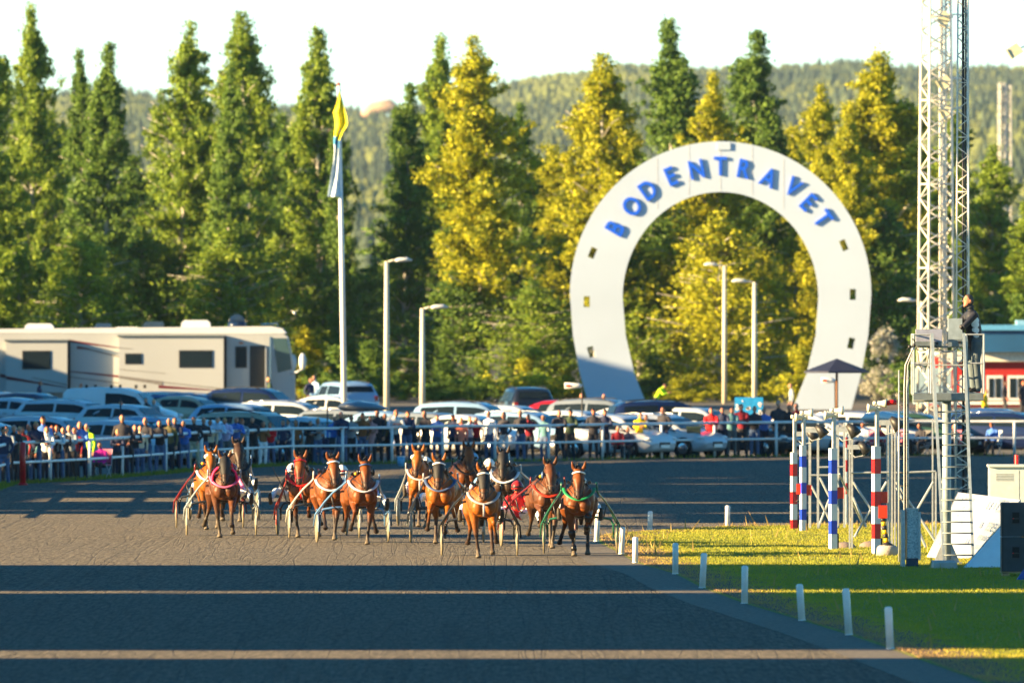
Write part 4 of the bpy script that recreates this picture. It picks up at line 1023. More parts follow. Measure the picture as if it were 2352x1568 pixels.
def flagpole():
    y = 455.0; s = F/y; g = gh(y); base = Vector(((792-1176)/s, y, g)); H = CAMZ-(197-HOR)/s-g
    r = thing('flagpole', 'tall white flagpole leaning slightly left in front of the trees', 'flagpole', base); dx = (778-792)/s
    m = MB(); m.tube([(0, 0, 0), (dx*.5, 0, H*.5), (dx, 0, H)], [.12, .10, .06], 14); m.build('pole', mat('flagpole_white', (.8, .8, .79), .3, var=.03), r)
    m = MB(); m.ball((dx, 0, H+.05), .08, 10); m.build('finial', flat('finial_red', (150, 60, 40), .4), r)
    # hanging flag: narrow folds
    f = MB(); nz, nx = 26, 14; Zp = lambda v: CAMZ-(v-HOR)/s-g; Xp = lambda u: (u-792)/s
    L = [(212, 777, 781), (235, 774, 788), (262, 763, 794), (268, 768, 796), (288, 770, 799), (305, 768, 788), (325, 766, 781), (345, 768, 780), (370, 766, 781), (400, 760, 783), (430, 755, 784), (452, 752, 785)]
    vs = []
    for i in range(nz+1):
        v = 212+240*i/nz
        a = np.interp(v, [q[0] for q in L], [q[1] for q in L]); b = np.interp(v, [q[0] for q in L], [q[2] for q in L])
        for j in range(nx+1):
            t = j/nx; vs.append((Xp(a+(b-a)*t), -0.16+0.10*math.sin(t*9+i*.25)+.03*math.sin(i*.9), Zp(v)))
    fs = []; mi = []
    for i in range(nz):
        for j in range(nx):
            f0 = (i*(nx+1)+j, i*(nx+1)+j+1, (i+1)*(nx+1)+j+1, (i+1)*(nx+1)+j)
            v = 212+240*(i+.5)/nz+6*math.sin(j*.5)
            k = 0 if v < 318 else (1 if v < 336 else 2)
            f.add([vs[q] for q in f0], [(0, 1, 2, 3)], k, True)
    o = f.build('flag', [flat('flag_yellow', (255, 232, 30), .7), flat('flag_blue', (70, 150, 200), .7), flat('flag_white', (210, 225, 235), .7)], None, base)
    tag(o, 'limp flag in yellow, blue and white hanging from the tall flagpole', 'flag')
flagpole()
def umbrella():
    y = 424.0; s = F/y; g = gh(y); r = thing('parasol', 'dark navy parasol with a wooden pole in front of the right horseshoe foot', 'parasol', ((1922-1176)/s, y, g), R(14))
    Zp = lambda v: CAMZ-(v-HOR)/s-g
    m = MB(); ap = (0, 0, Zp(823)); rim = [(1.26*math.cos(math.pi/3*k), 1.26*math.sin(math.pi/3*k), Zp(852)) for k in range(6)]; low = [(x, yy, z-.07) for x, yy, z in rim]
    m.add([ap]+rim+low, [(0, 1+k, 1+(k+1) % 6) for k in range(6)]+[(1+k, 7+k, 7+(k+1) % 6, 1+(k+1) % 6) for k in range(6)]+[tuple(range(12, 6, -1))])
    m.build('canopy', flat('navy_canvas', (22, 32, 62), .7), r)
    m = MB(); m.tube([(0, 0, 0), (0, 0, Zp(826))], .05, 10); m.build('pole', flat('umbrella_wood', (120, 75, 30), .6), r)
    for k in range(6):
        m = MB(); m.tube([(0, 0, Zp(850)), (.9*math.cos(math.pi/3*k), .9*math.sin(math.pi/3*k), Zp(848))], .015, 5); m.build('rib', flat('rib_wood', (120, 75, 30), .6), r)
umbrella()
def thin_pole(u, topv, y, label, sign=None):
    s = F/y; g = gh(y); H = CAMZ-(topv-HOR)/s-g
    r = thing('thin_pole', label, 'pole', ((u-1176)/s, y, g)); m = MB(); m.tube([(0, 0, 0), (0, 0, H)], .025, 8); m.build('shaft', BLACK, r)
    if sign:
        side, ln = sign
        m = MB(); m.tube([(0, 0, H-.04), (side*.1, 0, H-.02), (side*ln, 0, H-.02)], [.05, .09, .11], 12, up=(0, 0, 1)); m.build('loudspeaker', flat('horn_grey', (200, 205, 205), .5), r)
        m = MB(); m.box((side*(ln-.12), -.115, H-.02), (.16, .01, .08)); m.build('label_plate', flat('red_plate', (190, 50, 30), .5), r)
thin_pole(1337, 884, 400, 'thin black pole with a small grey head left of the horseshoe foot', (-1, .62))
thin_pole(1918, 872, 405, 'thin pole with a small grey head under the parasol', (-1, .5))
thin_pole(277, 912, 372, 'thin black pole among the cars in front of the white van')
thin_pole(752, 925, 385, 'thin black pole behind the blonde spectator at the rail')
# blue board
y = 415.0; s = F/y; b = thing('info_board', 'light blue board with white circles behind the group in red jackets', 'board', ((1720-1176)/s, y, gh(y)))
Zp = lambda v: CAMZ-(v-HOR)/s-gh(y)
m = MB(); m.box((0, 0, (Zp(912)+Zp(960))/2), (65/s, .05, 48/s)); m.build('panel', flat('board_blue', (40, 150, 215), .4), b)
for i in range(16):
    m = MB(); rr = random.uniform(.03, .08); m.disc((random.uniform(-.45, .45), -.03, Zp(random.uniform(918, 955))), rr, (0, 1, 0), 12, .008); m.build('circle', WHITE, b)
for x in (-.4, .4): m = MB(); m.tube([(x, .05, 0), (x, .05, Zp(950))], .02, 6); m.build('leg', GALV, b)
# dark green bin and blue cooler
g = G(1594, 1051); m = MB(); m.box((0, 0, .5), (.42, .42, 1.0), taper=1.15); r = m.build('wheelie_bin', flat('bin_green', (22, 42, 38), .6), None, g+Vector((0, .6, 0))); tag(r, 'dark green waste bin behind the rail left of the man in red', 'bin')
m = MB(); m.box((0, 0, 1.05), (.52, .52, .09)); m.build('lid', flat('bin_green2', (28, 52, 46), .6), r)
g = G(921, 1070); m = MB(); m.tube([(0, 0, 0), (0, 0, .30)], [.10, .13], 14); r = m.build('bucket', flat('cooler_blue', (110, 180, 220), .5), None, g); tag(r, 'light blue bucket on the grass at the rail', 'bucket')
m = MB(); m.tube([(0, 0, .30), (0, 0, .33)], [.14, .14], 14); m.build('lid', WHITE, r)
# seagull
def seagull():
    p = P(676, 718, 400); r = MB()
    r.tube([(-.05, 0, .05), (-.02, 0, .02), (.02, 0, -.03), (.05, 0, -.07)], [.02, .05, .045, .012], 8); b_ = r.build('seagull', WHITE, None, p); tag(b_, 'white seagull gliding above the motorhome mirrors', 'bird')
    for sx in (-1, 1):
        m = MB(); m.add([(0, -.05, .03), (0, .06, .03), (sx*.13, .05, .10), (sx*.13, -.05, .10), (sx*.30, .0, .13 if sx < 0 else .09), (sx*.30, -.03, .13 if sx < 0 else .09), (0, .05, .015), (sx*.13, .045, .085), (0, -.05, .015), (sx*.13, -.05, .085)], [(0, 1, 2, 3), (3, 2, 4, 5), (8, 9, 7, 6), (0, 3, 9, 8)]); m.build('wing', WHITE, b_)
seagull()

# ------------------------------------------------------------------ red building
def red_building():
    y = 556.0; s = F/y; g = gh(y); X = lambda u: (u-1176)/s; Z = lambda v: CAMZ-(v-HOR)/s
    r = thing('red_building', 'red wooden building with white windows and a blue fascia at the right edge', 'building', (0, y, 0))
    red = flat('falu_red', (165, 25, 22), .7, var=.1, vscale=2)
    x0, x1 = X(2150), X(2900)
    m = MB(); m.box(((x0+x1)/2, 4, (g+Z(820))/2), (x1-x0, 8, Z(820)-g)); m.build('wall', red, r)
    m = MB(); m.box(((x0+x1)/2+.3, 3.9, (Z(808)+Z(830))/2), (x1-x0+.3, 8.6, (830-808)/s)); m.build('white_band', flat('band_white', (225, 220, 205), .6), r)
    m = MB(); m.box(((X(2236)+x1)/2, 3.7, (Z(748)+Z(808.5))/2), (x1-X(2236), 9.2, 60/s)); m.build('fascia', flat('fascia_blue', (28, 82, 125), .5, var=.15, vscale=.8), r)
    m = MB(); m.box(((X(2230)+x1)/2, -.98, Z(752)), (x1-X(2230), .3, .26)); m.build('gutter', flat('gutter_blue', (90, 160, 205), .4), r)
    m = MB(); m.box(((X(2336)+x1)/2, 1.0, Z(742)), (x1-X(2336), 2, .3)); m.build('roof_step', flat('roof_light', (130, 185, 215), .4), r)
    for u0, u1 in ((2205, 2240), (2266, 2303), (2314, 2358), (2370, 2410)):
        m = MB(); m.box(((X(u0)+X(u1))/2, -.03, (Z(862)+Z(919))/2), ((u1-u0)/s, .06, 57/s)); w = m.build('window', WHITE, r)
        for a, b_ in ((u0+5, (u0+u1)/2-2), ((u0+u1)/2+2, u1-4)):
            m = MB(); m.box(((X(a)+X(b_))/2, -.07, (Z(868)+Z(913))/2), ((b_-a)/s, .02, 45/s)); m.build('pane', GLASS, w)
    m = MB(); m.box(((x0+x1)/2, -.05, Z(925)), (x1-x0, .1, .15)); m.build('sill_band', WHITE, r)
red_building()
# pale truck box seen between mast and tower
y = 480.0; s = F/y; m = MB(); m.box(((2141-1176)/s, y, CAMZ-(886-HOR)/s), (84/s, 2, 82/s)); r = m.build('box_trailer', flat('trailer_grey', (150, 175, 185), .5)); tag(r, 'pale grey box trailer behind the tower railing', 'trailer')
for dx in (-.5, .5): m = MB(); m.tube([((2141-1176)/s+dx, y-1.0, .35+gh(y)), ((2141-1176)/s+dx, y-.8, .35+gh(y))], .33, 14); o = m.build('wheel', RUB); o.parent = r
# ------------------------------------------------------------------ people
def cloth(name, rgb, rough=0.85): return mat('cloth_'+name, C(*[min(240, c*1.2) for c in rgb]), rough, var=0.18, vscale=9)
SKIN = mat('skin', C(205, 140, 110), 0.55, var=0.08, vscale=20); SKIN2 = mat('skin_tanned', C(185, 120, 90), 0.55, var=0.08, vscale=20)
HAIRS = {'brown': flat('hair_brown', (60, 40, 25), .7), 'grey': flat('hair_grey', (150, 148, 145), .7), 'black': flat('hair_black', (20, 17, 16), .6), 'blonde': flat('hair_blonde', (200, 165, 95), .7), 'orange': flat('hair_orange', (190, 90, 30), .7), 'bald': SKIN}
SHOE = flat('shoe_dark', (25, 24, 24), .6); SHOEW = flat('shoe_white', (200, 205, 205), .6)
POSES = {
 # lean forward (deg), arms: list of (elbow, hand) for left(+x) and right(-x) in upright space; legs spread; stagger
 'lean':   dict(lean=20, arms=[((.23, -.20, 1.14), (.07, -.45, 1.17)), ((-.23, -.20, 1.14), (-.05, -.45, 1.17))], st=.04, world=True),
 'lean2':  dict(lean=32, arms=[((.26, -.36, 1.10), (.10, -.60, 1.18)), ((-.26, -.36, 1.10), (-.12, -.58, 1.18))], st=.10, world=True),
 'stand':  dict(lean=2, arms=[((.25, .03, 1.12), (.24, -.05, .86)), ((-.25, .03, 1.12), (-.24, -.05, .86))], st=.02),
 'pocket': dict(lean=0, arms=[((.28, .07, 1.13), (.19, -.08, .95)), ((-.28, .07, 1.13), (-.19, -.08, .95))], st=.06),
 'cross':  dict(lean=3, arms=[((.24, -.08, 1.13), (-.10, -.22, 1.20)), ((-.24, -.08, 1.13), (.10, -.25, 1.17))], st=.03),
 'phone':  dict(lean=3, arms=[((.24, -.10, 1.14), (.08, -.26, 1.30)), ((-.25, .03, 1.12), (-.22, -.05, .88))], st=.03),
 'photo':  dict(lean=2, arms=[((.26, -.20, 1.30), (.10, -.32, 1.56)), ((-.26, -.20, 1.30), (-.10, -.32, 1.56))], st=.03),
 'sit':    dict(lean=12, arms=[((.24, -.12, 1.14), (.14, -.36, 1.02)), ((-.24, -.12, 1.14), (-.14, -.36, 1.02))], st=0, sit=True),
}
def hand(mb, wrist, fwd, up, side, sc=1.0, curl=0.5, mi=0):
    "palm, four unequal bent fingers and a thumb on the side"
    f = Vector(fwd).normalized(); n = (Vector(up)-f*Vector(up).dot(f)).normalized(); s = f.cross(n)*side; w = Vector(wrist)
    mb.tube([w-f*.01*sc, w+f*.03*sc, w+f*.085*sc, w+f*.095*sc], [(.024*sc, .018*sc), (.036*sc, .017*sc), (.041*sc, .015*sc), (.03*sc, .01*sc)], 8, mi, up=s)
    for k, (o, L) in enumerate(((-.030, .060), (-.010, .072), (.011, .067), (.030, .052))):
        b = w+f*.088*sc+s*o*sc; m_ = b+(f*math.cos(curl)-n*math.sin(curl))*L*.55*sc; e = m_+(f*math.cos(curl*2)-n*math.sin(curl*2))*L*.55*sc
        mb.tube([b, m_, e], [.0105*sc, .0095*sc, .007*sc], 6, mi)
    b = w+f*.02*sc-s*.034*sc; m_ = b+(f*.6-s*.7).normalized()*.036*sc; e = m_+(f-n*.3).normalized()*.032*sc
    mb.tube([b, m_, e], [.013*sc, .012*sc, .009*sc], 6, mi)
def merge_into(me, mb, mi=None):
    "append builder geometry to a mesh"
    nv = len(me.vertices); co = np.empty(nv*3); me.vertices.foreach_get('co', co)
    vs = [tuple(x) for x in co.reshape(-1, 3)]; fs = [tuple(p.vertices) for p in me.polygons]
    mids = [p.material_index for p in me.polygons]
    out = bpy.data.meshes.new(me.name); out.from_pydata(vs+mb.v, [], fs+[tuple(i+nv for i in f) for f in mb.f])
    for m in me.materials: out.materials.append(m)
    out.polygons.foreach_set('material_index', mids+(mb.m if mi is None else [mi]*len(mb.m)))
    out.polygons.foreach_set('use_smooth', [True]*len(out.polygons)); out.update(); return out
MS, MH, MT, ML, MF, MX = 0, 1, 2, 3, 4, 5      # skin hair top legs shoes extra
def person_mesh(pose, voxel=0.022, female=False, longhair=False, shorts=False, cap=False, coat=False, head_turn=0.0, headdrop=0.0, fat=1.0):
    q = POSES[pose]; mb = MB(); bones = []
    lean = R(q['lean']); sit = q.get('sit')
    hz = .93; off = Vector((0, 0, 0))
    if sit: off = Vector((0, 0, -.45))
    def U(p):
        p = Vector(p); d = p-Vector((0, 0, hz)); c, s = math.cos(lean), math.sin(lean)
        return Vector((p.x, d.y*c-d.z*s, hz+d.y*s+d.z*c))+off+Vector((0, .0, 0))
    def seg(pts, rad, mi, up=None, n=10):
        mb.tube(pts, rad, n, cap=True, up=up)
        for i in range(len(pts)-1):
            r = rad[i]; r = r if not isinstance(r, tuple) else sum(r)/2
            bones.append((tuple(pts[i]), tuple(pts[i+1]), r, mi))
    w = .92 if female else 1.0
    # torso
    T = [((0, .01, .84), .155*w*fat, .115*fat), ((0, .01, .95), .165*fat, .125*fat), ((0, 0, 1.08), .15*w*fat, .115*fat), ((0, 0, 1.25), .178*w, .125), ((0, .01, 1.38), .185*w, .115), ((0, .01, 1.455), .12*w, .08), ((0, .0, 1.49), .06, .055)]
    seg([U(p) for p, a, b in T], [(a, b) for p, a, b in T], MT, up=(1, 0, 0), n=14)
    if coat: seg([U((0, .01, .68)), U((0, .01, .9)), U((0, 0, 1.1))], [(.19, .15), (.18, .14), (.16, .125)], MT, up=(1, 0, 0), n=14)
    bones.append((tuple(U((0, .01, .80))), tuple(U((0, .01, .90))), .15, MT if coat else ML)) if not sit else None
    # neck and head
    ht = Vector((0, -.015-headdrop*.3, 0)); 
    n0, n1 = U((0, 0, 1.45)), U((0, -.01, 1.56)); seg([n0, n1], [.055, .052], MS)
    hc = U((0, -.02, 1.645))+ht; ca, sa = math.cos(R(head_turn)), math.sin(R(head_turn))
    def Hd(x, y, z): return hc+Vector((x*ca-y*sa, x*sa+y*ca, z))
    mb.ball(hc, (.074, .093, .115), 14, rz=R(head_turn)); mb.ball(Hd(0, -.035, -.06), (.052, .055, .055), 10, rz=R(head_turn))
    mb.ball(Hd(0, -.098, -.012), (.013, .02, .022), 8); mb.ball(Hd(0, -.088, -.05), (.024, .012, .010), 8)
    for sx in (-1, 1): mb.ball(Hd(sx*.077, .01, -.005), (.011, .02, .030), 8); mb.ball(Hd(sx*.03, -.083, .025), (.018, .012, .008), 6)
    bones.append((tuple(Hd(0, -.07, -.05)), tuple(Hd(0, -.07, .035)), .07, MS)); bones.append((tuple(Hd(0, -.02, -.09)), tuple(Hd(0, -.04, -.10)), .06, MS))
    bones.append((tuple(Hd(-.07, -.01, -.03)), tuple(Hd(.07, -.01, -.03)), .03, MS))
    hb = .085
    bones.append((tuple(Hd(0, -.02, .10)), tuple(Hd(0, .06, .04)), hb, MH)); bones.append((tuple(Hd(0, .08, -.02)), tuple(Hd(0, .06, .05)), hb*.8, MH))
    if longhair:
        seg([Hd(0, .03, .06), Hd(0, .07, -.05), Hd(0, .07, -.20)], [(.085, .07), (.09, .055), (.07, .04)], MH, up=(1, 0, 0))
    if cap:
        mb.tube([Hd(0, -.04, .065), Hd(0, -.15, .045)], [(.065, .018), (.055, .008)], 10, up=(1, 0, 0)); bones.append((tuple(Hd(0, -.07, .07)), tuple(Hd(0, -.15, .05)), .05, MH))
    # arms
    for i, (el, ha) in enumerate(q['arms']):
        sg = 1 if i == 0 else -1
        sh = U((sg*.185*w, .01, 1.395))
        if q.get('world'): e = Vector(el)+Vector((0, -math.sin(lean)*.18, 0)); h = Vector(ha)+Vector((0, -math.sin(lean)*.10, 0))
        else: e, h = U(el), U(ha)
        seg([U((sg*.13*w, .01, 1.40)), sh, (sh+e)/2, e], [.06, .062, .053, .043], MT); seg([e, (e+h)/2, h], [.045, .041, .032], MT)
        d = (h-e).normalized(); bones.append((tuple(h+d*.02), tuple(h+d*.09), .04, MS))
        hm = MB(); hand(mb if voxel < .012 else hm, h, d, (0, 0, 1) if abs(d.z) < .8 else (0, 1, 0), sg)
        q.setdefault('_', None); bones_h = hm
        if i == 0: H1 = hm
        else: H2 = hm
    # legs
    st = q['st']
    for sg in (1, -1):
        if sit:
            hp = Vector((sg*.09, .0, .92))+off; kn = Vector((sg*.14, -.44, .52)); an = Vector((sg*.13, -.40, .09))
        else:
            hp = Vector((sg*.088, .01, .90)); kn = Vector((sg*(.095+st*.3), -.03+sg*st, .50)); an = Vector((sg*(.10+st*.6), .03+sg*st*1.4, .09))
        k2 = (hp+kn)/2
        if shorts:
            seg([hp, k2, kn.lerp(k2, .25)], [.098, .085, .08], ML); seg([kn.lerp(k2, .2), kn, (kn+an)/2, an], [.055, .052, .05, .036], MS)
        else:
            seg([hp, k2, kn], [.100*fat, .088, .066], ML); seg([kn, (kn+an)/2, an+Vector((0, 0, -.02))], [.066, .062, .055], ML)
        seg([an+Vector((0, .035, -.045)), an+Vector((0, -.05, -.045)), an+Vector((sg*.015, -.15, -.06)), an+Vector((sg*.02, -.19, -.065))], [(.042, .04), (.045, .042), (.045, .03), (.03, .018)], MF, up=(1, 0, 0))
    me = fuse(mb, voxel, 2, 'person')
    me = paint(me, bones, [SKIN]*5)
    if voxel >= .012:
        ex = MB(); ex.v = H1.v+H2.v; ex.f = H1.f+[[i+len(H1.v) for i in f] for f in H2.f]; ex.m = [0]*len(ex.f); ex.sm = [True]*len(ex.f)
        me = merge_into(me, ex)
    return me
PM = {}
def person(pose, x, y, z, h, yaw, top, legs, hair, label, group=None, skin=SKIN, shoe=SHOE, **k):
    key = (pose, tuple(sorted(k.items())))
    if key not in PM: PM[key] = person_mesh(pose, **k)
    me = PM[key].copy()
    for i, m in enumerate((skin, hair, top, legs, shoe)): me.materials[i] = m
    o = link('person', me, None, (x, y, z), R(yaw)); sc = h/1.76; o.scale = (sc, sc, sc)
    return tag(o, label, 'person', group)
TOPC = dict(black=(38, 38, 46), navy=(40, 46, 72), blue=(60, 100, 170), ltblue=(150, 175, 205), lavender=(165, 160, 195), white=(215, 220, 225), grey=(120, 130, 138), ltgrey=(170, 178, 182), green=(50, 66, 50), olive=(85, 80, 50), brown=(125, 78, 45), coral=(230, 110, 85), red=(200, 22, 30), maroon=(110, 16, 35), yellow=(235, 165, 15), magenta=(170, 20, 130), hivis=(150, 230, 20), pinkish=(170, 125, 125), teal=(70, 110, 120), darkred=(120, 18, 28), tan=(190, 175, 150))
LEGC = dict(jeans=(66, 84, 115), dark=(40, 40, 46), beige=(160, 150, 125), grey=(85, 90, 92), white=(205, 212, 218), brown=(90, 62, 35), navy=(22, 30, 52))
def fy_at(u): return float(np.interp(u, [q[0] for q in FENCE], [p.y for p in fpts]))
PEOPLE = [
 # u, head v, pose, top, legs, hair, opts, dy, label
 (8, 978, 'pocket', 'navy', 'jeans', 'brown', dict(cap=True), .6, 'person in navy jacket and cap at the far left end of the rail'),
 (30, 974, 'lean', 'black', 'dark', 'grey', {}, .5, 'grey-haired person in black jacket left of the red post'),
 (44, 978, 'stand', 'green', 'dark', 'blonde', {}, .9, 'blonde person half hidden behind the red post'),
 (54, 977, 'stand', 'darkred', 'dark', 'brown', {}, 1.2, 'person in dark red behind the red post'),
 (81, 966, 'lean', 'navy', 'jeans', 'blonde', {}, .5, 'tall fair-haired man in navy jacket leaning right of the red post'),
 (99, 952, 'stand', 'blue', 'navy', 'black', dict(cap=True), 1.6, 'person in blue with dark cap standing behind the left cluster'),
 (107, 977, 'lean', 'white', 'dark', 'brown', dict(female=True, longhair=True), .5, 'woman in pale vest leaning on the rail in the left cluster'),
 (121, 976, 'stand', 'black', 'dark', 'orange', {}, .9, 'person in black with reddish hair in the left cluster'),
 (134, 975, 'lean', 'ltgrey', 'jeans', 'orange', {}, .5, 'person in light grey with sunlit orange hair in the left cluster'),
 (148, 979, 'lean', 'black', 'dark', 'brown', {}, .6, 'person in black jacket, third from the right in the left cluster'),
 (163, 975, 'lean', 'grey', 'dark', 'grey', {}, .5, 'grey-haired person in grey jacket, second from right in the left cluster'),
 (187, 967, 'lean', 'blue', 'navy', 'bald', {}, .5, 'bald man in blue jacket at the right of the left cluster'),
 (202, 972, 'stand', 'hivis', 'navy', 'grey', {}, .9, 'person in bright yellow-green safety jacket behind the blue jacket man'),
 (234, 1026, 'sit', 'magenta', 'dark', 'black', {}, .8, 'seated person in magenta jacket behind the rail'),
 (281, 950, 'pocket', 'black', 'navy', 'brown', {}, 1.0, 'tall man in dark green and black next to the thin pole'),
 (296, 975, 'phone', 'black', 'dark', 'grey', dict(female=True), .5, 'grey-haired woman in black right of the tall dark man'),
 (309, 973, 'cross', 'black', 'jeans', 'brown', {}, .7, 'dark-haired man in black with arms crossed, left middle'),
 (336, 958, 'cross', 'black', 'jeans', 'bald', {}, .6, 'bald tall man in black with arms crossed'),
 (368, 963, 'lean', 'black', 'jeans', 'black', {}, .5, 'black-haired man in black jacket over a pale shirt'),
 (389, 959, 'stand', 'olive', 'dark', 'grey', {}, .7, 'grey-haired man in olive jacket'),
 (402, 957, 'lean', 'navy', 'navy', 'brown', {}, .9, 'man in navy half hidden behind the olive jacket'),
 (446, 956, 'pocket', 'black', 'beige', 'black', {}, .6, 'man in black jacket and beige trousers'),
 (467, 957, 'cross', 'black', 'jeans', 'bald', {}, .6, 'balding man in black right of the beige trousers'),
 (498, 955, 'lean2', 'ltblue', 'jeans', 'grey', {}, .5, 'grey-haired man in pale blue jacket leaning on the rail'),
 (519, 958, 'lean2', 'lavender', 'grey', 'blonde', {}, .5, 'man in lavender shirt leaning on the rail'),
 (540, 956, 'lean2', 'blue', 'dark', 'bald', {}, .5, 'bald man in blue shirt leaning on the rail'),
 (556, 960, 'lean', 'grey', 'dark', 'orange', dict(cap=True), .6, 'man in grey with a red cap at the rail'),
 (581, 955, 'lean', 'black', 'dark', 'black', {}, .6, 'black-haired man in black right of the red cap'),
 (604, 976, 'phone', 'brown', 'white', 'brown', dict(female=True), .5, 'woman in dark brown jacket and white trousers'),
 (651, 980, 'pocket', 'navy', 'navy', 'brown', {}, 1.4, 'short person in navy behind the rail'),
 (680, 965, 'stand', 'brown', 'dark', 'brown', dict(female=True, longhair=True), .6, 'woman with long brown hair in a brown jacket'),
 (711, 972, 'lean', 'black', 'dark', 'black', {}, .6, 'dark-haired person in black beside the blonde spectator'),
 (729, 959, 'lean', 'grey', 'jeans', 'blonde', dict(female=True, longhair=True), .5, 'blonde woman in grey leaning on the rail'),
 (748, 1005, 'sit', 'navy', 'jeans', 'orange', {}, .5, 'child in navy sitting low behind the rail'),
 (785, 944, 'lean', 'navy', 'jeans', 'grey', {}, .5, 'grey-haired man in navy track jacket with white sleeves line'),
 (833, 947, 'pocket', 'brown', 'jeans', 'brown', {}, .6, 'man in brown leather coat at the rail'),
 (853, 953, 'cross', 'pinkish', 'dark', 'blonde', dict(female=True, coat=True), .5, 'blonde woman in pinkish checked coat'),
 (868, 939, 'stand', 'black', 'dark', 'black', {}, 1.0, 'tall person in black behind the pinkish coat'),
 (905, 939, 'lean2', 'ltgrey', 'navy', 'bald', {}, .5, 'bald man in pale grey jacket bending over the rail'),
 (934, 942, 'lean', 'navy', 'jeans', 'olive' if False else 'brown', dict(cap=True), .5, 'man in navy with an olive cap, middle of the rail'),
 (950, 960, 'stand', 'black', 'dark', 'blonde', {}, 1.0, 'shorter person between the olive cap and the dark jacket man'),
 (978, 943, 'cross', 'black', 'dark', 'bald', {}, .6, 'balding man in black right of the shorter lamp post'),
 (1042, 951, 'pocket', 'navy', 'navy', 'black', dict(cap=True), .8, 'man in navy cap left of the woman in coral'),
 (1060, 958, 'stand', 'coral', 'navy', 'blonde', dict(female=True, coat=True), .5, 'blonde woman in a coral coat'),
 (1095, 960, 'photo', 'darkred', 'green' if False else 'dark', 'grey', dict(female=True), .6, 'woman in dark red sweater holding something to her face'),
 (1124, 943, 'stand', 'white', 'jeans', 'black', {}, .6, 'man in navy blazer open over a white shirt'),
 (1157, 945, 'pocket', 'black', 'white', 'black', dict(female=True, longhair=True), .6, 'long dark-haired woman in black top and white trousers'),
 (1196, 941, 'cross', 'black', 'jeans', 'blonde', dict(female=True), .6, 'blonde person in black right of the white trousers'),
 (1286, 941, 'lean', 'black', 'dark', 'bald', {}, .5, 'bald man in black coat, left one of a pair'),
 (1309, 939, 'lean', 'green', 'dark', 'black', dict(cap=True), .5, 'man in dark green with a dark hat, right one of a pair'),
 (1363, 936, 'cross', 'black', 'dark', 'black', dict(cap=True), .6, 'man in black with black cap beside the thin pole'),
 (1388, 938, 'lean', 'navy', 'dark', 'black', dict(cap=True), .5, 'man in navy cap leaning right of the black cap man'),
 (1419, 980, 'sit', 'maroon', 'dark', 'grey', dict(cap=True), .6, 'seated person in maroon with white cap'),
 (1444, 984, 'sit', 'navy', 'dark', 'orange', {}, 1.1, 'seated person in navy beside the yellow jacket'),
 (1468, 946, 'lean', 'yellow', 'dark', 'black', dict(female=True), .6, 'dark-haired person in a bright yellow jacket at the rail'),
 (1524, 933, 'pocket', 'black', 'jeans', 'brown', {}, .6, 'tall person in a black jacket and jeans between yellow and the bin'),
 (1634, 935, 'lean', 'red', 'brown', 'orange', dict(fat=1.25), .5, 'heavy man in a red top and brown trousers'),
 (1659, 933, 'lean', 'navy', 'navy', 'black', {}, .6, 'man in navy track top right of the man in red'),
 (1680, 933, 'lean', 'teal', 'grey', 'brown', {}, .6, 'man in grey-blue jacket between navy and maroon'),
 (1705, 926, 'lean', 'maroon', 'dark', 'black', {}, .5, 'man in maroon track jacket in front of the blue board'),
 (1733, 931, 'cross', 'black', 'jeans', 'black', {}, .6, 'dark-haired man in black right of the blue board'),
 (1788, 919, 'pocket', 'black', 'dark', 'grey', {}, .7, 'grey-haired man in a black suit and white shirt'),
 (1813, 928, 'stand', 'black', 'dark', 'brown', dict(shorts=True), .6, 'person in black with shorts beside the striped poles'),
 (1831, 925, 'cross', 'maroon', 'dark', 'brown', {}, .9, 'person in maroon behind the striped poles'),
 (17, 976, 'lean', 'grey', 'dark', 'brown', {}, 1.0, 'person in grey half hidden between the first two at the far left'),
 (68, 972, 'stand', 'teal', 'dark', 'grey', {}, 1.1, 'grey-haired person between the red post and the fair-haired man'),
 (172, 980, 'stand', 'maroon', 'dark', 'black', {}, 1.0, 'person in maroon behind the bald man in blue'),
 (268, 985, 'lean', 'navy', 'dark', 'blonde', dict(female=True), .9, 'fair-haired woman in navy left of the thin pole'),
 (322, 975, 'stand', 'tan', 'jeans', 'brown', {}, 1.1, 'person in tan between two men with crossed arms'),
 (424, 965, 'lean', 'blue', 'jeans', 'grey', {}, .7, 'grey-haired man in blue left of the beige trousers'),
 (483, 962, 'stand', 'tan', 'dark', 'brown', {}, 1.0, 'person in tan behind the pale blue jacket'),
 (622, 970, 'lean', 'red', 'jeans', 'brown', {}, .8, 'person in red right of the woman in white trousers'),
 (664, 972, 'cross', 'white', 'jeans', 'black', {}, .9, 'person in a white shirt left of the long brown hair'),
 (768, 955, 'stand', 'blue', 'jeans', 'brown', {}, 1.0, 'person in blue left of the navy track jacket'),
 (806, 952, 'lean', 'grey', 'dark', 'orange', {}, .8, 'person in grey between the track jacket and the leather coat'),
 (884, 948, 'stand', 'olive', 'dark', 'grey', {}, 1.1, 'person in olive left of the bending bald man'),
 (1004, 952, 'lean', 'blue', 'jeans', 'brown', {}, .8, 'person in blue right of the shorter lamp post'),
 (1078, 955, 'stand', 'ltblue', 'jeans', 'brown', {}, 1.1, 'person in pale blue between coral and dark red'),
 (1216, 950, 'lean', 'maroon', 'dark', 'brown', {}, .8, 'person in maroon right of the blonde in black'),
 (1250, 952, 'stand', 'teal', 'jeans', 'grey', {}, 1.0, 'grey-haired person in teal left of the bald man in black coat'),
 (1486, 955, 'stand', 'grey', 'dark', 'brown', {}, 1.2, 'person in grey right of the yellow jacket'),
 (1755, 935, 'lean', 'blue', 'navy', 'orange', {}, .8, 'person in blue between the blue board and the suit'),
 # seated right
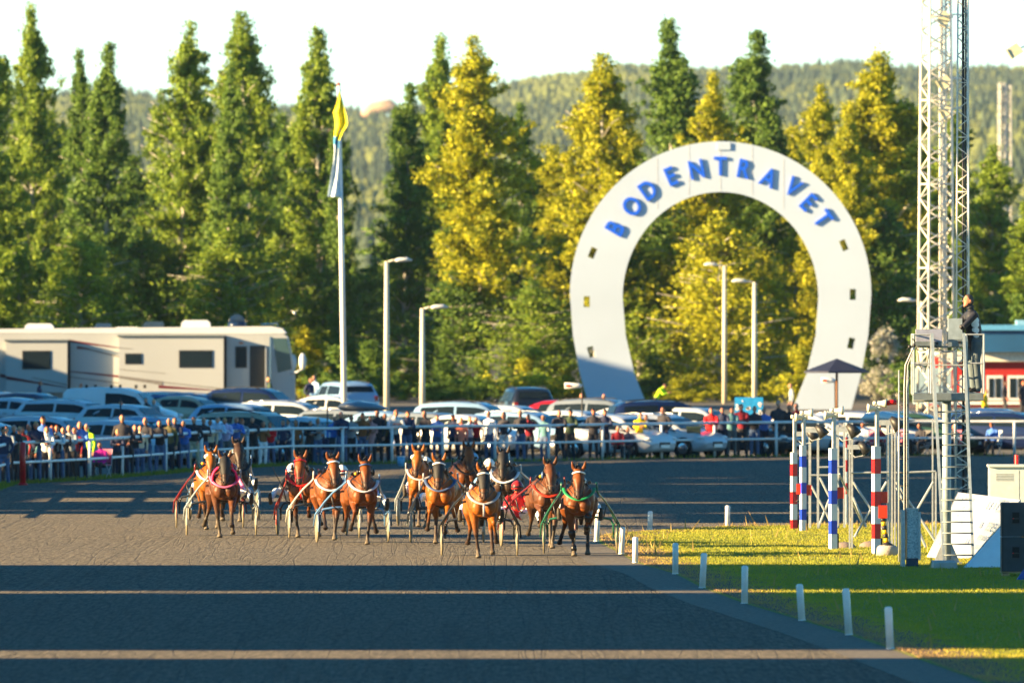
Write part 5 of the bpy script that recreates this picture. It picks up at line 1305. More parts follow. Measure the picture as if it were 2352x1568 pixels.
 (1988, 972, 'sit', 'white', 'dark', 'orange', {}, .7, 'seated red-haired person in white behind the finish frames'),
 (2020, 985, 'sit', 'maroon', 'dark', 'blonde', {}, .7, 'seated person in maroon behind the finish frames'),
 (2060, 985, 'sit', 'navy', 'dark', 'black', {}, .9, 'seated person in navy left of the tower pole'),
 (2118, 975, 'sit', 'black', 'dark', 'brown', {}, .7, 'seated dark person seen left of the tower ladder'),
 (2195, 985, 'sit', 'black', 'dark', 'black', {}, .7, 'seated person in black seen through the tower ladder'),
 (2282, 970, 'sit', 'blue', 'dark', 'orange', dict(cap=True), .7, 'seated person in blue with an orange cap at right'),
]
GP = 'spectators along the rail'
def crowd():
    for i, (u, hv, pose, top, legs, hair, k, dy, lab) in enumerate(PEOPLE):
        y = fy_at(u)+dy; s = F/y
        sitz = POSES[pose].get('sit'); hgt = CAMZ-gh(y)-(hv-HOR)/s
        ln = POSES[pose]['lean']
        full = hgt+(.45 if sitz else 0)+(.83*(1-math.cos(R(ln))))
        h = min(max(full, 1.5), 1.97)
        yaw = random.uniform(-25, 25)+(-12 if pose != 'lean' else 0)
        if sitz: yaw = random.uniform(-40, 10)
        if pose in ('lean', 'lean2'): yaw = random.uniform(-10, 10)
        o = person(pose, (u-1176)/s, y, gh(y), h, yaw, cloth(top, TOPC[top]), cloth('leg_'+legs, LEGC.get(legs, (40, 44, 40))), HAIRS[hair], lab, GP, skin=random.choice([SKIN, SKIN2]), **k)
        if sitz: folding_chair((u-1176)/s, y, gh(y), yaw, lab)
def folding_chair(x, y, z, yaw, who):
    r = thing('folding_chair', 'light folding chair under the '+' '.join(who.split()[:9]), 'chair', (x, y, z), R(yaw), 'folding chairs behind the rail')
    cm = flat('chair_frame', (170, 180, 185), .4); cl = random.choice([flat('chair_white', (190, 200, 205), .6), flat('chair_pink', (190, 90, 120), .6), flat('chair_dark', (40, 45, 55), .6)])
    m = MB(); m.box((0, 0, .41), (.46, .44, .03)); m.build('seat', cl, r)
    m = MB(); m.box((0, .25, .68), (.46, .025, .42), rx=R(-8)); m.build('backrest', cl, r)
    for sx in (-1, 1):
        m = MB(); m.tube([(sx*.23, -.2, 0), (sx*.23, .2, .42), (sx*.23, .27, .88)], .013, 6); m.build('leg', cm, r)
        m = MB(); m.tube([(sx*.23, .22, 0), (sx*.23, -.2, .42)], .013, 6); m.build('leg', cm, r)
crowd()
# people farther back between the cars
BACK = [(280, 918, 'stand', 'navy', 'black', 428, 'dark-haired person standing between car rows beside the left thin pole'), (336, 912, 'stand', 'black', 'black', 440, 'person in black standing between car rows left of the white car window'),
 (354, 924, 'stand', 'grey', 'blonde', 436, 'person in grey-green just right of the black-clad one between car rows'), (90, 880, 'stand', 'navy', 'orange', 500, 'person whose head shows above the navy hatchback'), (188, 902, 'stand', 'brown', 'orange', 490, 'person showing left of the white van'),
 (620, 865, 'stand', 'green', 'blonde', 512, 'person in green at the motorhome door'), (712, 866, 'pocket', 'navy', 'brown', 500, 'person in navy right of the motorhome'), (724, 862, 'stand', 'ltblue', 'grey', 503, 'person in pale blue right of the motorhome'),
 (1340, 925, 'stand', 'darkred', 'black', 455, 'person between cars behind the thin pole by the horseshoe foot'), (1388, 922, 'stand', 'navy', 'bald', 452, 'bald person between cars left of the horseshoe foot'), (1508, 902, 'lean2', 'hivis', 'brown', 500, 'person in a safety vest inside the horseshoe'),
 (1818, 898, 'stand', 'grey', 'bald', 490, 'person in grey at the right horseshoe foot'), (2308, 903, 'pocket', 'black', 'brown', 500, 'person in black outside the red building'), (2348, 905, 'stand', 'black', 'orange', 500, 'person in black at the right edge outside the red building'), (2262, 935, 'stand', 'yellow', 'orange', 470, 'person in yellow below the first window of the red building')]
for u, hv, pose, top, hair, y, lab in BACK:
    s = F/y; h = min(max(CAMZ-gh(y)-(hv-HOR)/s, 1.6), 1.92)
    person(pose, (u-1176)/s, y, gh(y), h, random.uniform(-90, 90), cloth(top, TOPC[top]), cloth('leg_dark', LEGC['dark']), HAIRS[hair], lab, 'people among the parked cars')
# ------------------------------------------------------------------ horses, sulkies, drivers (local: the horse faces -Y)
def coat(name, c_body, c_dark, sheen=0.52):
    m = bpy.data.materials.new('coat_'+name); m.use_nodes = True; t, N, L = nodes(m)
    b = N['Principled BSDF']; b.inputs['Roughness'].default_value = sheen; b.inputs['Specular IOR Level'].default_value = 0.32
    tc = N.new('ShaderNodeTexCoord').outputs['Object']
    n = noise(t, tc, 3.0, detail=4); n2 = noise(t, tc, 9, (1, 1, .45), 4)
    c = mix(t, ramp(t, n, [(0.35, 0.0), (0.7, 0.8)]), c_body, tuple(x*.3 for x in c_body))
    sp = N.new('ShaderNodeSeparateXYZ'); L.new(tc, sp.inputs[0])
    z = math_node(t, 'ADD', sp.outputs['Z'], math_node(t, 'MULTIPLY', n, vb=0.12))
    c = mix(t, ramp(t, z, [(0.52, 1.0), (0.74, 0.0)]), c, c_dark)      # black points below the knees
    c = mix(t, ramp(t, z, [(0.12, 0.85), (0.26, 0.0)]), c, (0.16, 0.13, 0.09))    # sand on the pasterns and hooves
    my = math_node(t, 'MULTIPLY', math_node(t, 'SUBTRACT', va=-0.80, b=sp.outputs['Y']), vb=18.0); my.node.use_clamp = True
    mz = math_node(t, 'MULTIPLY', math_node(t, 'SUBTRACT', va=1.45, b=sp.outputs['Z']), vb=9.0); mz.node.use_clamp = True
    c = mix(t, math_node(t, 'MULTIPLY', math_node(t, 'MULTIPLY', my, mz), vb=.85), c, (0.035, 0.025, 0.02))     # dark muzzle
    L.new(c, b.inputs['Base Color'])
    bp = N.new('ShaderNodeBump'); bp.inputs['Strength'].default_value = 0.6; bp.inputs['Distance'].default_value = 0.03
    L.new(n2, bp.inputs['Height']); L.new(bp.outputs[0], b.inputs['Normal'])
    return m
COATS = {'bright bay': coat('bright_bay', (0.32, 0.095, 0.008), (0.035, 0.02, 0.014)), 'bay': coat('bay', (0.19, 0.052, 0.008), (0.022, 0.014, 0.012)),
         'dark bay': coat('dark_bay', (0.09, 0.03, 0.01), (0.03, 0.02, 0.015)), 'brown': coat('brown', (0.12, 0.04, 0.014), (0.04, 0.03, 0.02)), 'black': coat('black_brown', (0.05, 0.026, 0.017), (0.02, 0.015, 0.012))}
MANE = flat('mane_black', (22, 17, 15), .55); EYE = flat('eye', (8, 6, 5), .08, var=0); MUZ = flat('muzzle', (40, 28, 24), .5)
LEATHER = flat('black_leather', (16, 15, 16), .35)
FRONT = {  # offsets from shoulder column: knee (dx,y,z) fetlock hoof
 'stance': ((-.02, -.04, .49), (-.045, .02, .17), (-.05, -.03, .05)),
 'push':   ((0, .12, .50), (-.01, .34, .22), (-.01, .36, .08)),
 'lift':   ((.03, -.40, .73), (.08, -.26, .46), (.10, -.12, .35)),
 'reach':  ((.0, -.42, .68), (-.01, -.70, .40), (-.01, -.82, .30)),
 'high':   ((.02, -.46, .82), (.0, -.24, .60), (0, -.08, .50)),
}
HIND = {
 'stance': ((.02, -.05, .86), (0, .16, .56), (0, .08, .18), (0, .02, .06)),
 'back':   ((.03, .08, .85), (.04, .36, .62), (.07, .54, .36), (.08, .68, .29)),
 'under':  ((.04, -.22, .84), (.02, -.10, .56), (.04, -.32, .22), (.04, -.42, .11)),
 'wide':   ((.06, -.14, .86), (.12, .05, .64), (.19, .12, .38), (.22, .22, .27)),
}
def horse_mesh(fl, fr, hl, hr, turn=0.0, drop=0.0, vox=0.019):
    """l is +x (seen at the right of the picture). Returns body mesh and the head frame."""
    mb = MB()
    B = [(-.36, 1.10, .09, .12), (-.30, 1.12, .17, .20), (-.16, 1.14, .235, .31), (.05, 1.17, .262, .35), (.4, 1.15, .285, .325), (.8, 1.16, .29, .30), (1.12, 1.21, .275, .30), (1.34, 1.20, .215, .25), (1.46, 1.17, .11, .15)]
    mb.tube([(0, y, z) for y, z, a, b in B], [(a, b) for y, z, a, b in B], 20, up=(1, 0, 0))
    tn = R(turn); c, s = math.cos(tn), math.sin(tn)
    def Hd(x, y, z):   # rotate head and neck sideways about the withers
        k = min(1, max(0, (-.15-y)/.5)); yy = y+.25
        return Vector((x*1.0+(-yy)*s*k, y, z-drop*k))
    Nk = [(-.02, 1.28, .14, .25), (-.18, 1.36, .125, .235), (-.34, 1.50, .10, .19), (-.46, 1.64, .082, .15), (-.54, 1.76, .075, .115)]
    mb.tube([Hd(0, y, z) for y, z, a, b in Nk], [(a, b) for y, z, a, b in Nk], 14, up=(1, 0, 0))
    HD = [(-.50, 1.83, .055, .06), (-.55, 1.82, .085, .10), (-.63, 1.75, .108, .125), (-.70, 1.66, .116, .125), (-.76, 1.56, .088, .10), (-.81, 1.46, .064, .078), (-.85, 1.37, .060, .068), (-.88, 1.31, .054, .058), (-.89, 1.28, .035, .035)]
    mb.tube([Hd(0, y, z) for y, z, a, b in HD], [(a, b) for y, z, a, b in HD], 14, up=(1, 0, 0))
    for sx in (-1, 1):
        mb.ball(Hd(sx*.055, -.60, 1.60), (.05, .09, .10), 10)
        mb.ball(Hd(sx*.088, -.735, 1.685), (.026, .04, .035), 8)          # brow
        mb.ball(Hd(sx*.038, -.90, 1.345), (.026, .022, .03), 8)           # nostril
        mb.tube([Hd(sx*.062, -.53, 1.84), Hd(sx*.098, -.55, 1.92), Hd(sx*.118, -.57, 1.99), Hd(sx*.122, -.57, 2.06)], [(.036, .026), (.044, .024), (.034, .018), (.013, .01)], 8, up=(1, 0, 0))
        mb.ball((sx*.10, -.27, 1.05), (.125, .13, .17), 12)               # pectorals
        mb.ball((sx*.17, -.08, 1.15), (.12, .17, .27), 12)                # shoulder
        mb.ball((sx*.16, 1.12, 1.10), (.155, .27, .30), 12)               # quarter
    for sx, st in ((1, fl), (-1, fr)):
        k, f, h = FRONT[st]; X = .165*sx
        K = Vector((X*.92+sx*k[0], k[1], k[2])); Fk = Vector((X*.85+sx*f[0], f[1], f[2])); Hf = Vector((X*.85+sx*h[0], h[1], h[2])); E = Vector((X*1.02, -.03, .90))
        mb.tube([(X*.95, -.08, 1.12), E, E.lerp(K, .5), K+(E-K)*.12, K], [.125, .098, .068, .05, .05], 12)
        mb.ball(K, (.05, .052, .062), 10)
        mb.tube([K, K.lerp(Fk, .25), K.lerp(Fk, .75), Fk], [.046, .034, .032, .043], 10); mb.ball(Fk, .043, 8)
        d = (Hf-Fk).normalized(); mb.tube([Fk, Fk.lerp(Hf, .6), Hf, Hf+d*.045], [.04, .034, .052, .06], 12)
    for sx, st in ((1, hl), (-1, hr)):
        q, k, f, h = HIND[st]; X = .15*sx; b0 = 1.08
        Q = Vector((X*1.15+sx*q[0], b0+q[1], q[2])); K = Vector((X+sx*k[0], b0+k[1], k[2])); Fk = Vector((X+sx*f[0], b0+f[1], f[2])); Hf = Vector((X+sx*h[0], b0+h[1], h[2]))
        mb.tube([(X, b0+.05, 1.14), Q+Vector((0, 0, .06)), Q.lerp(K, .55), K], [.20, .145, .072, .05], 12)
        mb.ball(K, (.05, .06, .07), 10)
        mb.tube([K, K.lerp(Fk, .3), K.lerp(Fk, .75), Fk], [.05, .038, .034, .044], 10)
        d = (Hf-Fk).normalized(); mb.tube([Fk, Fk.lerp(Hf, .6), Hf, Hf+d*.045], [.04, .036, .053, .06], 12)
    return fuse(mb, vox, 2, 'horse'), Hd
def team(spec):
    u, v, hscale, yaw = spec['u'], spec['v'], spec.get('s', 1.0), spec.get('yaw', 0)
    g = G(u, v); loc = (g.x, g.y, 0.0); lift = spec.get('lift', 0.0)
    me, Hd = horse_mesh(*spec['legs'], turn=spec.get('turn', 0), drop=spec.get('drop', .10))
    me.materials.clear(); me.materials.append(COATS[spec['coat']])
    h = link('horse', me, None, (loc[0], loc[1], lift), R(yaw)); h.scale = (hscale*1.12, hscale, hscale)
    tag(h, spec['label'], 'horse', 'trotting horses in the race')
    def part(name, fn, m): q = MB(); fn(q); return q.build(name, m, h)
    hair = MB()
    hair.tube([Hd(0, -.52, 1.93), Hd(.02, -.64, 1.84), Hd(.015, -.73, 1.73)], [(.03, .02), (.045, .02), (.012, .008)], 8, up=(1, 0, 0))
    rr = random.Random(int(u))
    for i in range(16):
        t = i/15; y = -.52+.46*t; z = 1.90-.40*t; sx = 1 if u < 900 else -1
        hair.tube([Hd(0, y, z), Hd(sx*.06, y+.02, z+.0), Hd(sx*(.12+.03*rr.random()), y+.05, z-.14-.08*rr.random())], [.02, .022, .004], 5)
    for i in range(6): hair.tube([Hd(rr.uniform(-.04, .04), -.53, 1.92), Hd(rr.uniform(-.08, .08), -.50, 1.98+rr.uniform(0, .05))], [.012, .002], 4)
    hair.build('mane', MANE, h)
    part('tail', lambda q: q.tube([(0, 1.44, 1.30), (0, 1.56, 1.22), (.03, 1.62, .95), (.02, 1.66, .62)], [.04, .06, .08, .03], 10), MANE)
    for sx in (-1, 1):
        part('eye', lambda q: q.ball(Hd(sx*.098, -.738, 1.672), (.024, .03, .026), 10), EYE)
        part('nostril', lambda q: q.ball(Hd(sx*.040, -.915, 1.345), (.014, .012, .02), 8), EYE)
    # bridle
    def band(q, y, z, rx, ry, th, tilt=0.0):
        "band round the head at this height"
        n = 20; pts = [Hd(rx*math.cos(2*math.pi*k/n), y+ry*math.sin(2*math.pi*k/n), z+tilt*math.sin(2*math.pi*k/n)) for k in range(n+1)]
        q.tube(pts, th, 6, cap=False, up=(0, 0, 1))
    bl = MB(); band(bl, -.80, 1.475, .074, .088, .010, .03); band(bl, -.60, 1.80, .098, .12, .010, .09)
    for sx in (-1, 1):
        bl.tube([Hd(sx*.10, -.60, 1.82), Hd(sx*.108, -.69, 1.66), Hd(sx*.078, -.79, 1.47), Hd(sx*.068, -.85, 1.36)], .009, 6)
        bl.ring(Hd(sx*.072, -.86, 1.36), .028, .007, (1, 0, 0), 14, 5)
    bl.tube([Hd(0, -.70, 1.80), Hd(0, -.79, 1.68), Hd(.0, -.87, 1.50)], .007, 5)
    bl.build('bridle', flat('bridle_'+spec.get('bridle', 'dark'), {'dark': (25, 20, 18), 'red': (190, 20, 25), 'tan': (120, 85, 60)}[spec.get('bridle', 'dark')], .4), h)
    if spec.get('brow'):
        q = MB(); pts = [Hd(.108*math.cos(a), -.60-.15*math.sin(a), 1.80+.05*math.sin(a)) for a in [math.pi*k/12 for k in range(13)]]
        q.tube(pts, .019, 8, up=(0, 0, 1)); q.build('browband', flat('brow_'+spec['brow'], {'red': (210, 20, 30), 'white': (235, 235, 235), 'blue': (50, 80, 130)}[spec['brow']], .5), h)
    if spec.get('hood'):
        q = MB(); S = [(-.545, 1.84, .09, .10), (-.63, 1.765, .112, .136), (-.70, 1.675, .113, .137), (-.765, 1.56, .092, .110), (-.79, 1.50, .078, .095)]
        q.tube([Hd(0, y, z) for y, z, a, b in S], [(a, b) for y, z, a, b in S], 16, cap=False, up=(1, 0, 0)); q.build('face_hood', flat('hood_black', (20, 20, 24), .7), h)
        for sx in (-1, 1): part('eye_cup', lambda q: q.ring(Hd(sx*.115, -.745, 1.675), .036, .009, (1, -.6, 0), 14, 5), flat('cup_brown', (90, 60, 35), .5))
    if spec.get('blinkers'):
        bc = {'black': (14, 14, 16), 'blue': (60, 90, 130)}[spec['blinkers']]
        for sx in (-1, 1): part('blinker', lambda q: q.ball(Hd(sx*.155, -.70, 1.675), (.028, .055, .075), 12), flat('blinker_'+spec['blinkers'], bc, .4))
    if spec.get('roll'):   # sheepskin shadow roll or brow fleece
        rc, rz, ry = spec['roll']
        part('fleece_roll', lambda q: [q.ball(Hd(-.10+.2*k/6, ry-.02*math.sin(math.pi*k/6), rz+.02*math.sin(k*2.1)), (.045, .05, .055), 8) for k in range(7)], flat('fleece_'+rc, {'white': (225, 220, 210), 'black': (25, 18, 15)}[rc], .95, bump=.5))
    # breast collar
    cc = spec.get('collar', ('black', 0.0)); col = {'pink': (235, 110, 150), 'red': (220, 25, 25), 'white': (215, 218, 225), 'green': (35, 140, 85), 'blue': (70, 90, 130), 'black': (30, 30, 34), 'orange': (225, 60, 35), 'silver': (170, 170, 175)}[cc[0]]
    q = MB(); pts = []
    for k in range(17):
        a = -1+2*k/16; x = .285*math.sin(a*1.5)/math.sin(1.5)
        y = -.42+.30*abs(a)**1.8+.02; z = 1.13+cc[1]+.24*abs(a)**1.6
        pts.append(Vector((x, y, z)))
    q.tube(pts, [(.013, .030)]*17, 8, up=(0, -1, 0)); q.build('breast_collar', flat('collar_'+cc[0], col, .45), h)
    if cc[0] in ('red', 'silver'):
        q = MB(); q.tube([(0, -.42, 1.12), (0, -.43, 1.0), (0, -.40, .86)], [(.02, .01)]*3, 8, up=(1, 0, 0)); q.build('breast_strap', flat('collar_'+cc[0], col, .45), h)
    if spec.get('yoke'):
        q = MB(); n = 20
        for w in (0, .04, .08): q.tube([Vector((.245*math.cos(a), -.22+w-.16*max(0, -math.sin(a)), 1.30+.30*math.sin(a))) for a in [math.pi*(-.12+1.24*k/n) for k in range(n+1)]], .028, 8, up=(0, 1, 0))
        q.build('neck_cover', flat('neon_pink', (245, 20, 95), .6), h)
    # saddle pad, girth and terrets
    q = MB(); n = 24
    pts = [Vector((.275*math.cos(a), .14, 1.165+.365*math.sin(a))) for a in [2*math.pi*k/n for k in range(n+1)]]
    q.tube(pts, [(.012, .05)]*(n+1), 6, cap=False, up=(0, 0, 1)); q.build('girth', LEATHER, h)
    q = MB(); q.box((0, .14, 1.545), (.22, .18, .05)); q.box((-.16, .14, 1.50), (.14, .20, .06), ry=R(35)); q.box((.16, .14, 1.50), (.14, .20, .06), ry=R(-35)); sd_ = q.build('harness_saddle', LEATHER, h)
    for sx in (-1, 1): q = MB(); q.ring((sx*.06, .14, 1.60), .03, .006, (0, 1, 0), 12, 5); q.build('terret', CHR, sd_)
    # reins
    dx = spec.get('dx', 0)
    for sx in (-1, 1):
        q = MB(); q.tube([Hd(sx*.072, -.85, 1.36), (sx*.20, -.35, 1.42), (sx*.10, .14, 1.60), (sx*.16, 1.0, 1.45), (sx*.10+dx, 1.75, 1.08)], .008, 5); q.build('rein', LEATHER, h)
    if spec.get('boots'):
        for sx, st in ((1, spec['legs'][0]), (-1, spec['legs'][1])):
            k, f, hh = FRONT[st]; X = .165*sx; K = Vector((X*.92+sx*k[0], k[1], k[2])); Fk = Vector((X*.85+sx*f[0], f[1], f[2]))
            q = MB(); q.tube([K.lerp(Fk, -.12), K, K.lerp(Fk, .35)], [.066, .072, .055], 12); q.build('knee_boot', LEATHER, h)
            q = MB(); q.tube([K.lerp(Fk, .8), Fk, Fk.lerp(Vector((X*.85+sx*hh[0], hh[1], hh[2])), .5)], [.046, .056, .05], 12); q.build('ankle_boot', LEATHER, h)
    if spec.get('ball'):   # yellow ear-plug balls
        part('yellow_ball', lambda q: q.ball(Hd(-.17, -.45, 1.60), .034, 10), flat('ball_yellow', (240, 180, 20), .5))

    # ------------------------------------------------ sulky
    fr = {'red': (110, 28, 32), 'white': (190, 190, 185), 'green': (30, 95, 75), 'black': (28, 32, 38), 'blue': (90, 130, 175), 'silver': (150, 160, 168), 'orange': (170, 60, 50)}[spec['frame']]
    fm = flat('sulky_'+spec['frame'], fr, .3); s = thing('sulky', spec['slabel'], 'sulky', (loc[0], loc[1], 0), R(yaw), 'two-wheeled racing sulkies')
    s.scale = (hscale,)*3
    yW, tr, rW = 2.45, spec.get('track', .78), .345
    for sx in (-1, 1):
        q = MB(); q.tube([(sx*.36, -.02, 1.52), (sx*.37, .06, 1.34)], .020, 8); tipo = q.build('shaft_tip', fm, s)
        q = MB(); q.tube([(sx*.36, -.02, 1.36), (sx*.40, .45, 1.28), (sx*.52, 1.25, 1.12), (sx*.66, 1.85, .90), (sx*(tr+.05), 2.25, .62), (sx*(tr+.075), 2.42, .36)], [.019, .021, .022, .022, .02, .016], 10); q.build('shaft', fm, s)
        w = thing('wheel', None, None, (sx*tr, yW, rW)); w.parent = s
        q = MB(); q.ring((0, 0, 0), rW-.018, .018, (1, 0, 0), 32, 8); q.build('tyre', flat('tyre_tan', (120, 110, 85), .7), w)
        q = MB(); q.tube([(-.035, 0, 0), (-.012, 0, 0), (.012, 0, 0), (.035, 0, 0)], [.05, rW-.05, rW-.05, .05], 24, up=(0, 0, 1)); q.build('wheel_disc', flat('disc_pale', (120, 122, 112), .5), w)
        q = MB(); q.ring((0, 0, 0), rW+.035, .012, (1, 0, 0), 14, 6, 0, R(20), R(150)); q.build('mudguard', fm, w)
        q = MB(); q.tube([(sx*(tr-.07), yW, rW), (sx*(tr-.07), yW, .60), (sx*(tr-.13), yW-.02, .72), (sx*.42, yW-.03, .76), (0, yW-.03, .77)], [.016, .022, .026, .026, .026], 8, up=(0, 1, 0)); q.build('axle_arch', fm if spec['frame'] in ('green', 'blue') else flat('arch_dark', (35, 40, 46), .35), s)
        q = MB(); q.tube([(sx*(tr-.07), yW, .60), (sx*(tr-.02), yW-.2, .66), (sx*.60, 1.72, .98)], .014, 6); q.build('brace', fm, s)
        q = MB(); q.tube([(sx*.56, 1.45, 1.06), (sx*.50, 1.46, .80), (sx*.40, 1.46, .74)], .014, 6); q.box((sx*.42, 1.46, .73), (.14, .10, .02)); q.build('foot_rest', flat('rest_dark', (35, 38, 42), .4), s)
    q = MB(); q.tube([(0, yW-.15, .80), (0, yW+.05, .80), (0, yW+.2, .84)], [(.15, .03), (.19, .04), (.17, .03)], 12, up=(1, 0, 0)); q.tube([(-.25, yW-.03, .76), (.25, yW-.03, .76)], .03, 8); q.build('seat', BLACK, s)

    # ------------------------------------------------ driver
    key = 'driver'
    jm = cloth('silks_'+spec['silk'], {'red': (165, 22, 25), 'blue': (35, 80, 175), 'white': (215, 215, 222), 'green': (60, 130, 110), 'black': (25, 28, 34), 'pink': (220, 90, 130), 'navy': (28, 38, 75)}[spec['silk']], .6)
    me = driver_mesh().copy()
    for i, m in enumerate((SKIN2, jm, cloth('breeches', (205, 212, 225), .7), flat('boot_sole', (60, 55, 45), .7))): me.materials[i] = m
    d = link('person', me, None, (loc[0]+dx*math.cos(R(yaw)), loc[1], spec.get('dz', 0)), R(yaw)); d.scale = (hscale,)*3
    tag(d, spec['dlabel'], 'person', 'drivers in the racing sulkies')
    hz = Vector((0, yW-.28, 1.50))
    q = MB(); q.tube([hz+Vector((0, 0, -.055)), hz+Vector((0, 0, -.02)), hz+Vector((0, 0, .05)), hz+Vector((0, 0, .11)), hz+Vector((0, 0, .14))], [(.128, .150), (.135, .155), (.125, .145), (.08, .10), (.02, .03)], 18, up=(1, 0, 0))
    he = q.build('helmet', flat('helmet_'+spec['helmet'], {'white': (225, 225, 222), 'blue': (110, 160, 200), 'silver': (170, 175, 160), 'red': (150, 40, 40), 'black': (40, 42, 46)}[spec['helmet']], .25), d)
    q = MB(); q.tube([hz+Vector((-.10, -.08, -.075)), hz+Vector((-.06, -.125, -.07)), hz+Vector((.06, -.125, -.07)), hz+Vector((.10, -.08, -.075))], .024, 8); q.build('goggles', flat('goggles', (30, 32, 36), .12), d)
    if spec.get('band'): q = MB(); q.tube([hz+Vector((-.131, -.0, 0)), hz+Vector((-.09, -.115, .0)), hz+Vector((0, -.158, .0)), hz+Vector((.09, -.115, 0)), hz+Vector((.131, 0, 0))], .02, 8); q.build('helmet_band', flat('band_'+spec['band'], {'blue': (40, 90, 160), 'red': (190, 40, 40), 'black': (20, 20, 24)}[spec['band']], .4), he)
    q = MB(); q.tube([(-.16, 1.78, 1.06), (-.30, 1.2, 1.42), (-.34, .75, 1.62)], [.012, .008, .004], 6); q.build('whip', BLACK, d)
DM = []
def driver_mesh():
    if DM: return DM[0]
    mb = MB(); bones = []
    def seg(pts, rad, mi, up=None, n=12):
        mb.tube(pts, rad, n, up=up)
        for i in range(len(pts)-1):
            r = rad[i]; r = sum(r)/2 if isinstance(r, tuple) else r
            bones.append((pts[i], pts[i+1], r, mi))
    yS = 2.42
    seg([(0, yS, .84), (0, yS+.02, .98), (0, yS-.03, 1.14), (0, yS-.09, 1.27), (0, yS-.12, 1.34)], [(.16, .13), (.16, .12), (.185, .125), (.17, .11), (.07, .06)], 1, (1, 0, 0), 14)
    seg([(0, yS-.12, 1.33), (0, yS-.13, 1.42)], [.055, .052], 0)
    hc = Vector((0, yS-.15, 1.48)); mb.ball(hc, (.075, .09, .105), 12); mb.ball(hc+Vector((0, -.03, -.055)), (.05, .055, .05), 10); mb.ball(hc+Vector((0, -.095, -.02)), (.013, .018, .02), 8)
    bones.append((tuple(hc), tuple(hc+Vector((0, -.02, -.06))), .09, 0))
    H = []
    ex = MB()
    for sx in (1, -1):
        seg([(sx*.15, yS-.09, 1.28), (sx*.20, yS-.12, 1.24), (sx*.27, yS-.28, 1.10)], [.06, .058, .045], 1); seg([(sx*.27, yS-.28, 1.10), (sx*.20, yS-.45, 1.08), (sx*.11, yS-.60, 1.08)], [.045, .04, .03], 1)
        hand(ex, Vector((sx*.11, yS-.60, 1.08)), (-sx*.2, -1, 0), (0, 0, 1), sx, 1.0, .9)
        bones.append(((sx*.10, yS-.63, 1.08), (sx*.08, yS-.70, 1.08), .035, 0))
        seg([(sx*.09, yS, .87), (sx*.24, yS-.26, .98), (sx*.36, yS-.50, 1.02)], [.10, .085, .065], 2)
        seg([(sx*.36, yS-.50, 1.02), (sx*.40, yS-.72, .92), (sx*.42, yS-.90, .82)], [.064, .058, .045], 2)
        # boot, sole turned to the camera
        seg([(sx*.42, yS-.84, .80), (sx*.43, yS-.95, .76)], [(.05, .05), (.05, .055)], 3)
        seg([(sx*.43, yS-.90, .72), (sx*.43, yS-.97, .76), (sx*.435, yS-1.00, .86), (sx*.44, yS-1.0, .98)], [(.042, .03), (.045, .035), (.05, .03), (.035, .022)], 3, (1, 0, 0))
    me = fuse(mb, .017, 2, 'person'); me = paint(me, bones, [SKIN]*4); me = merge_into(me, ex, 0)
    DM.append(me); return me

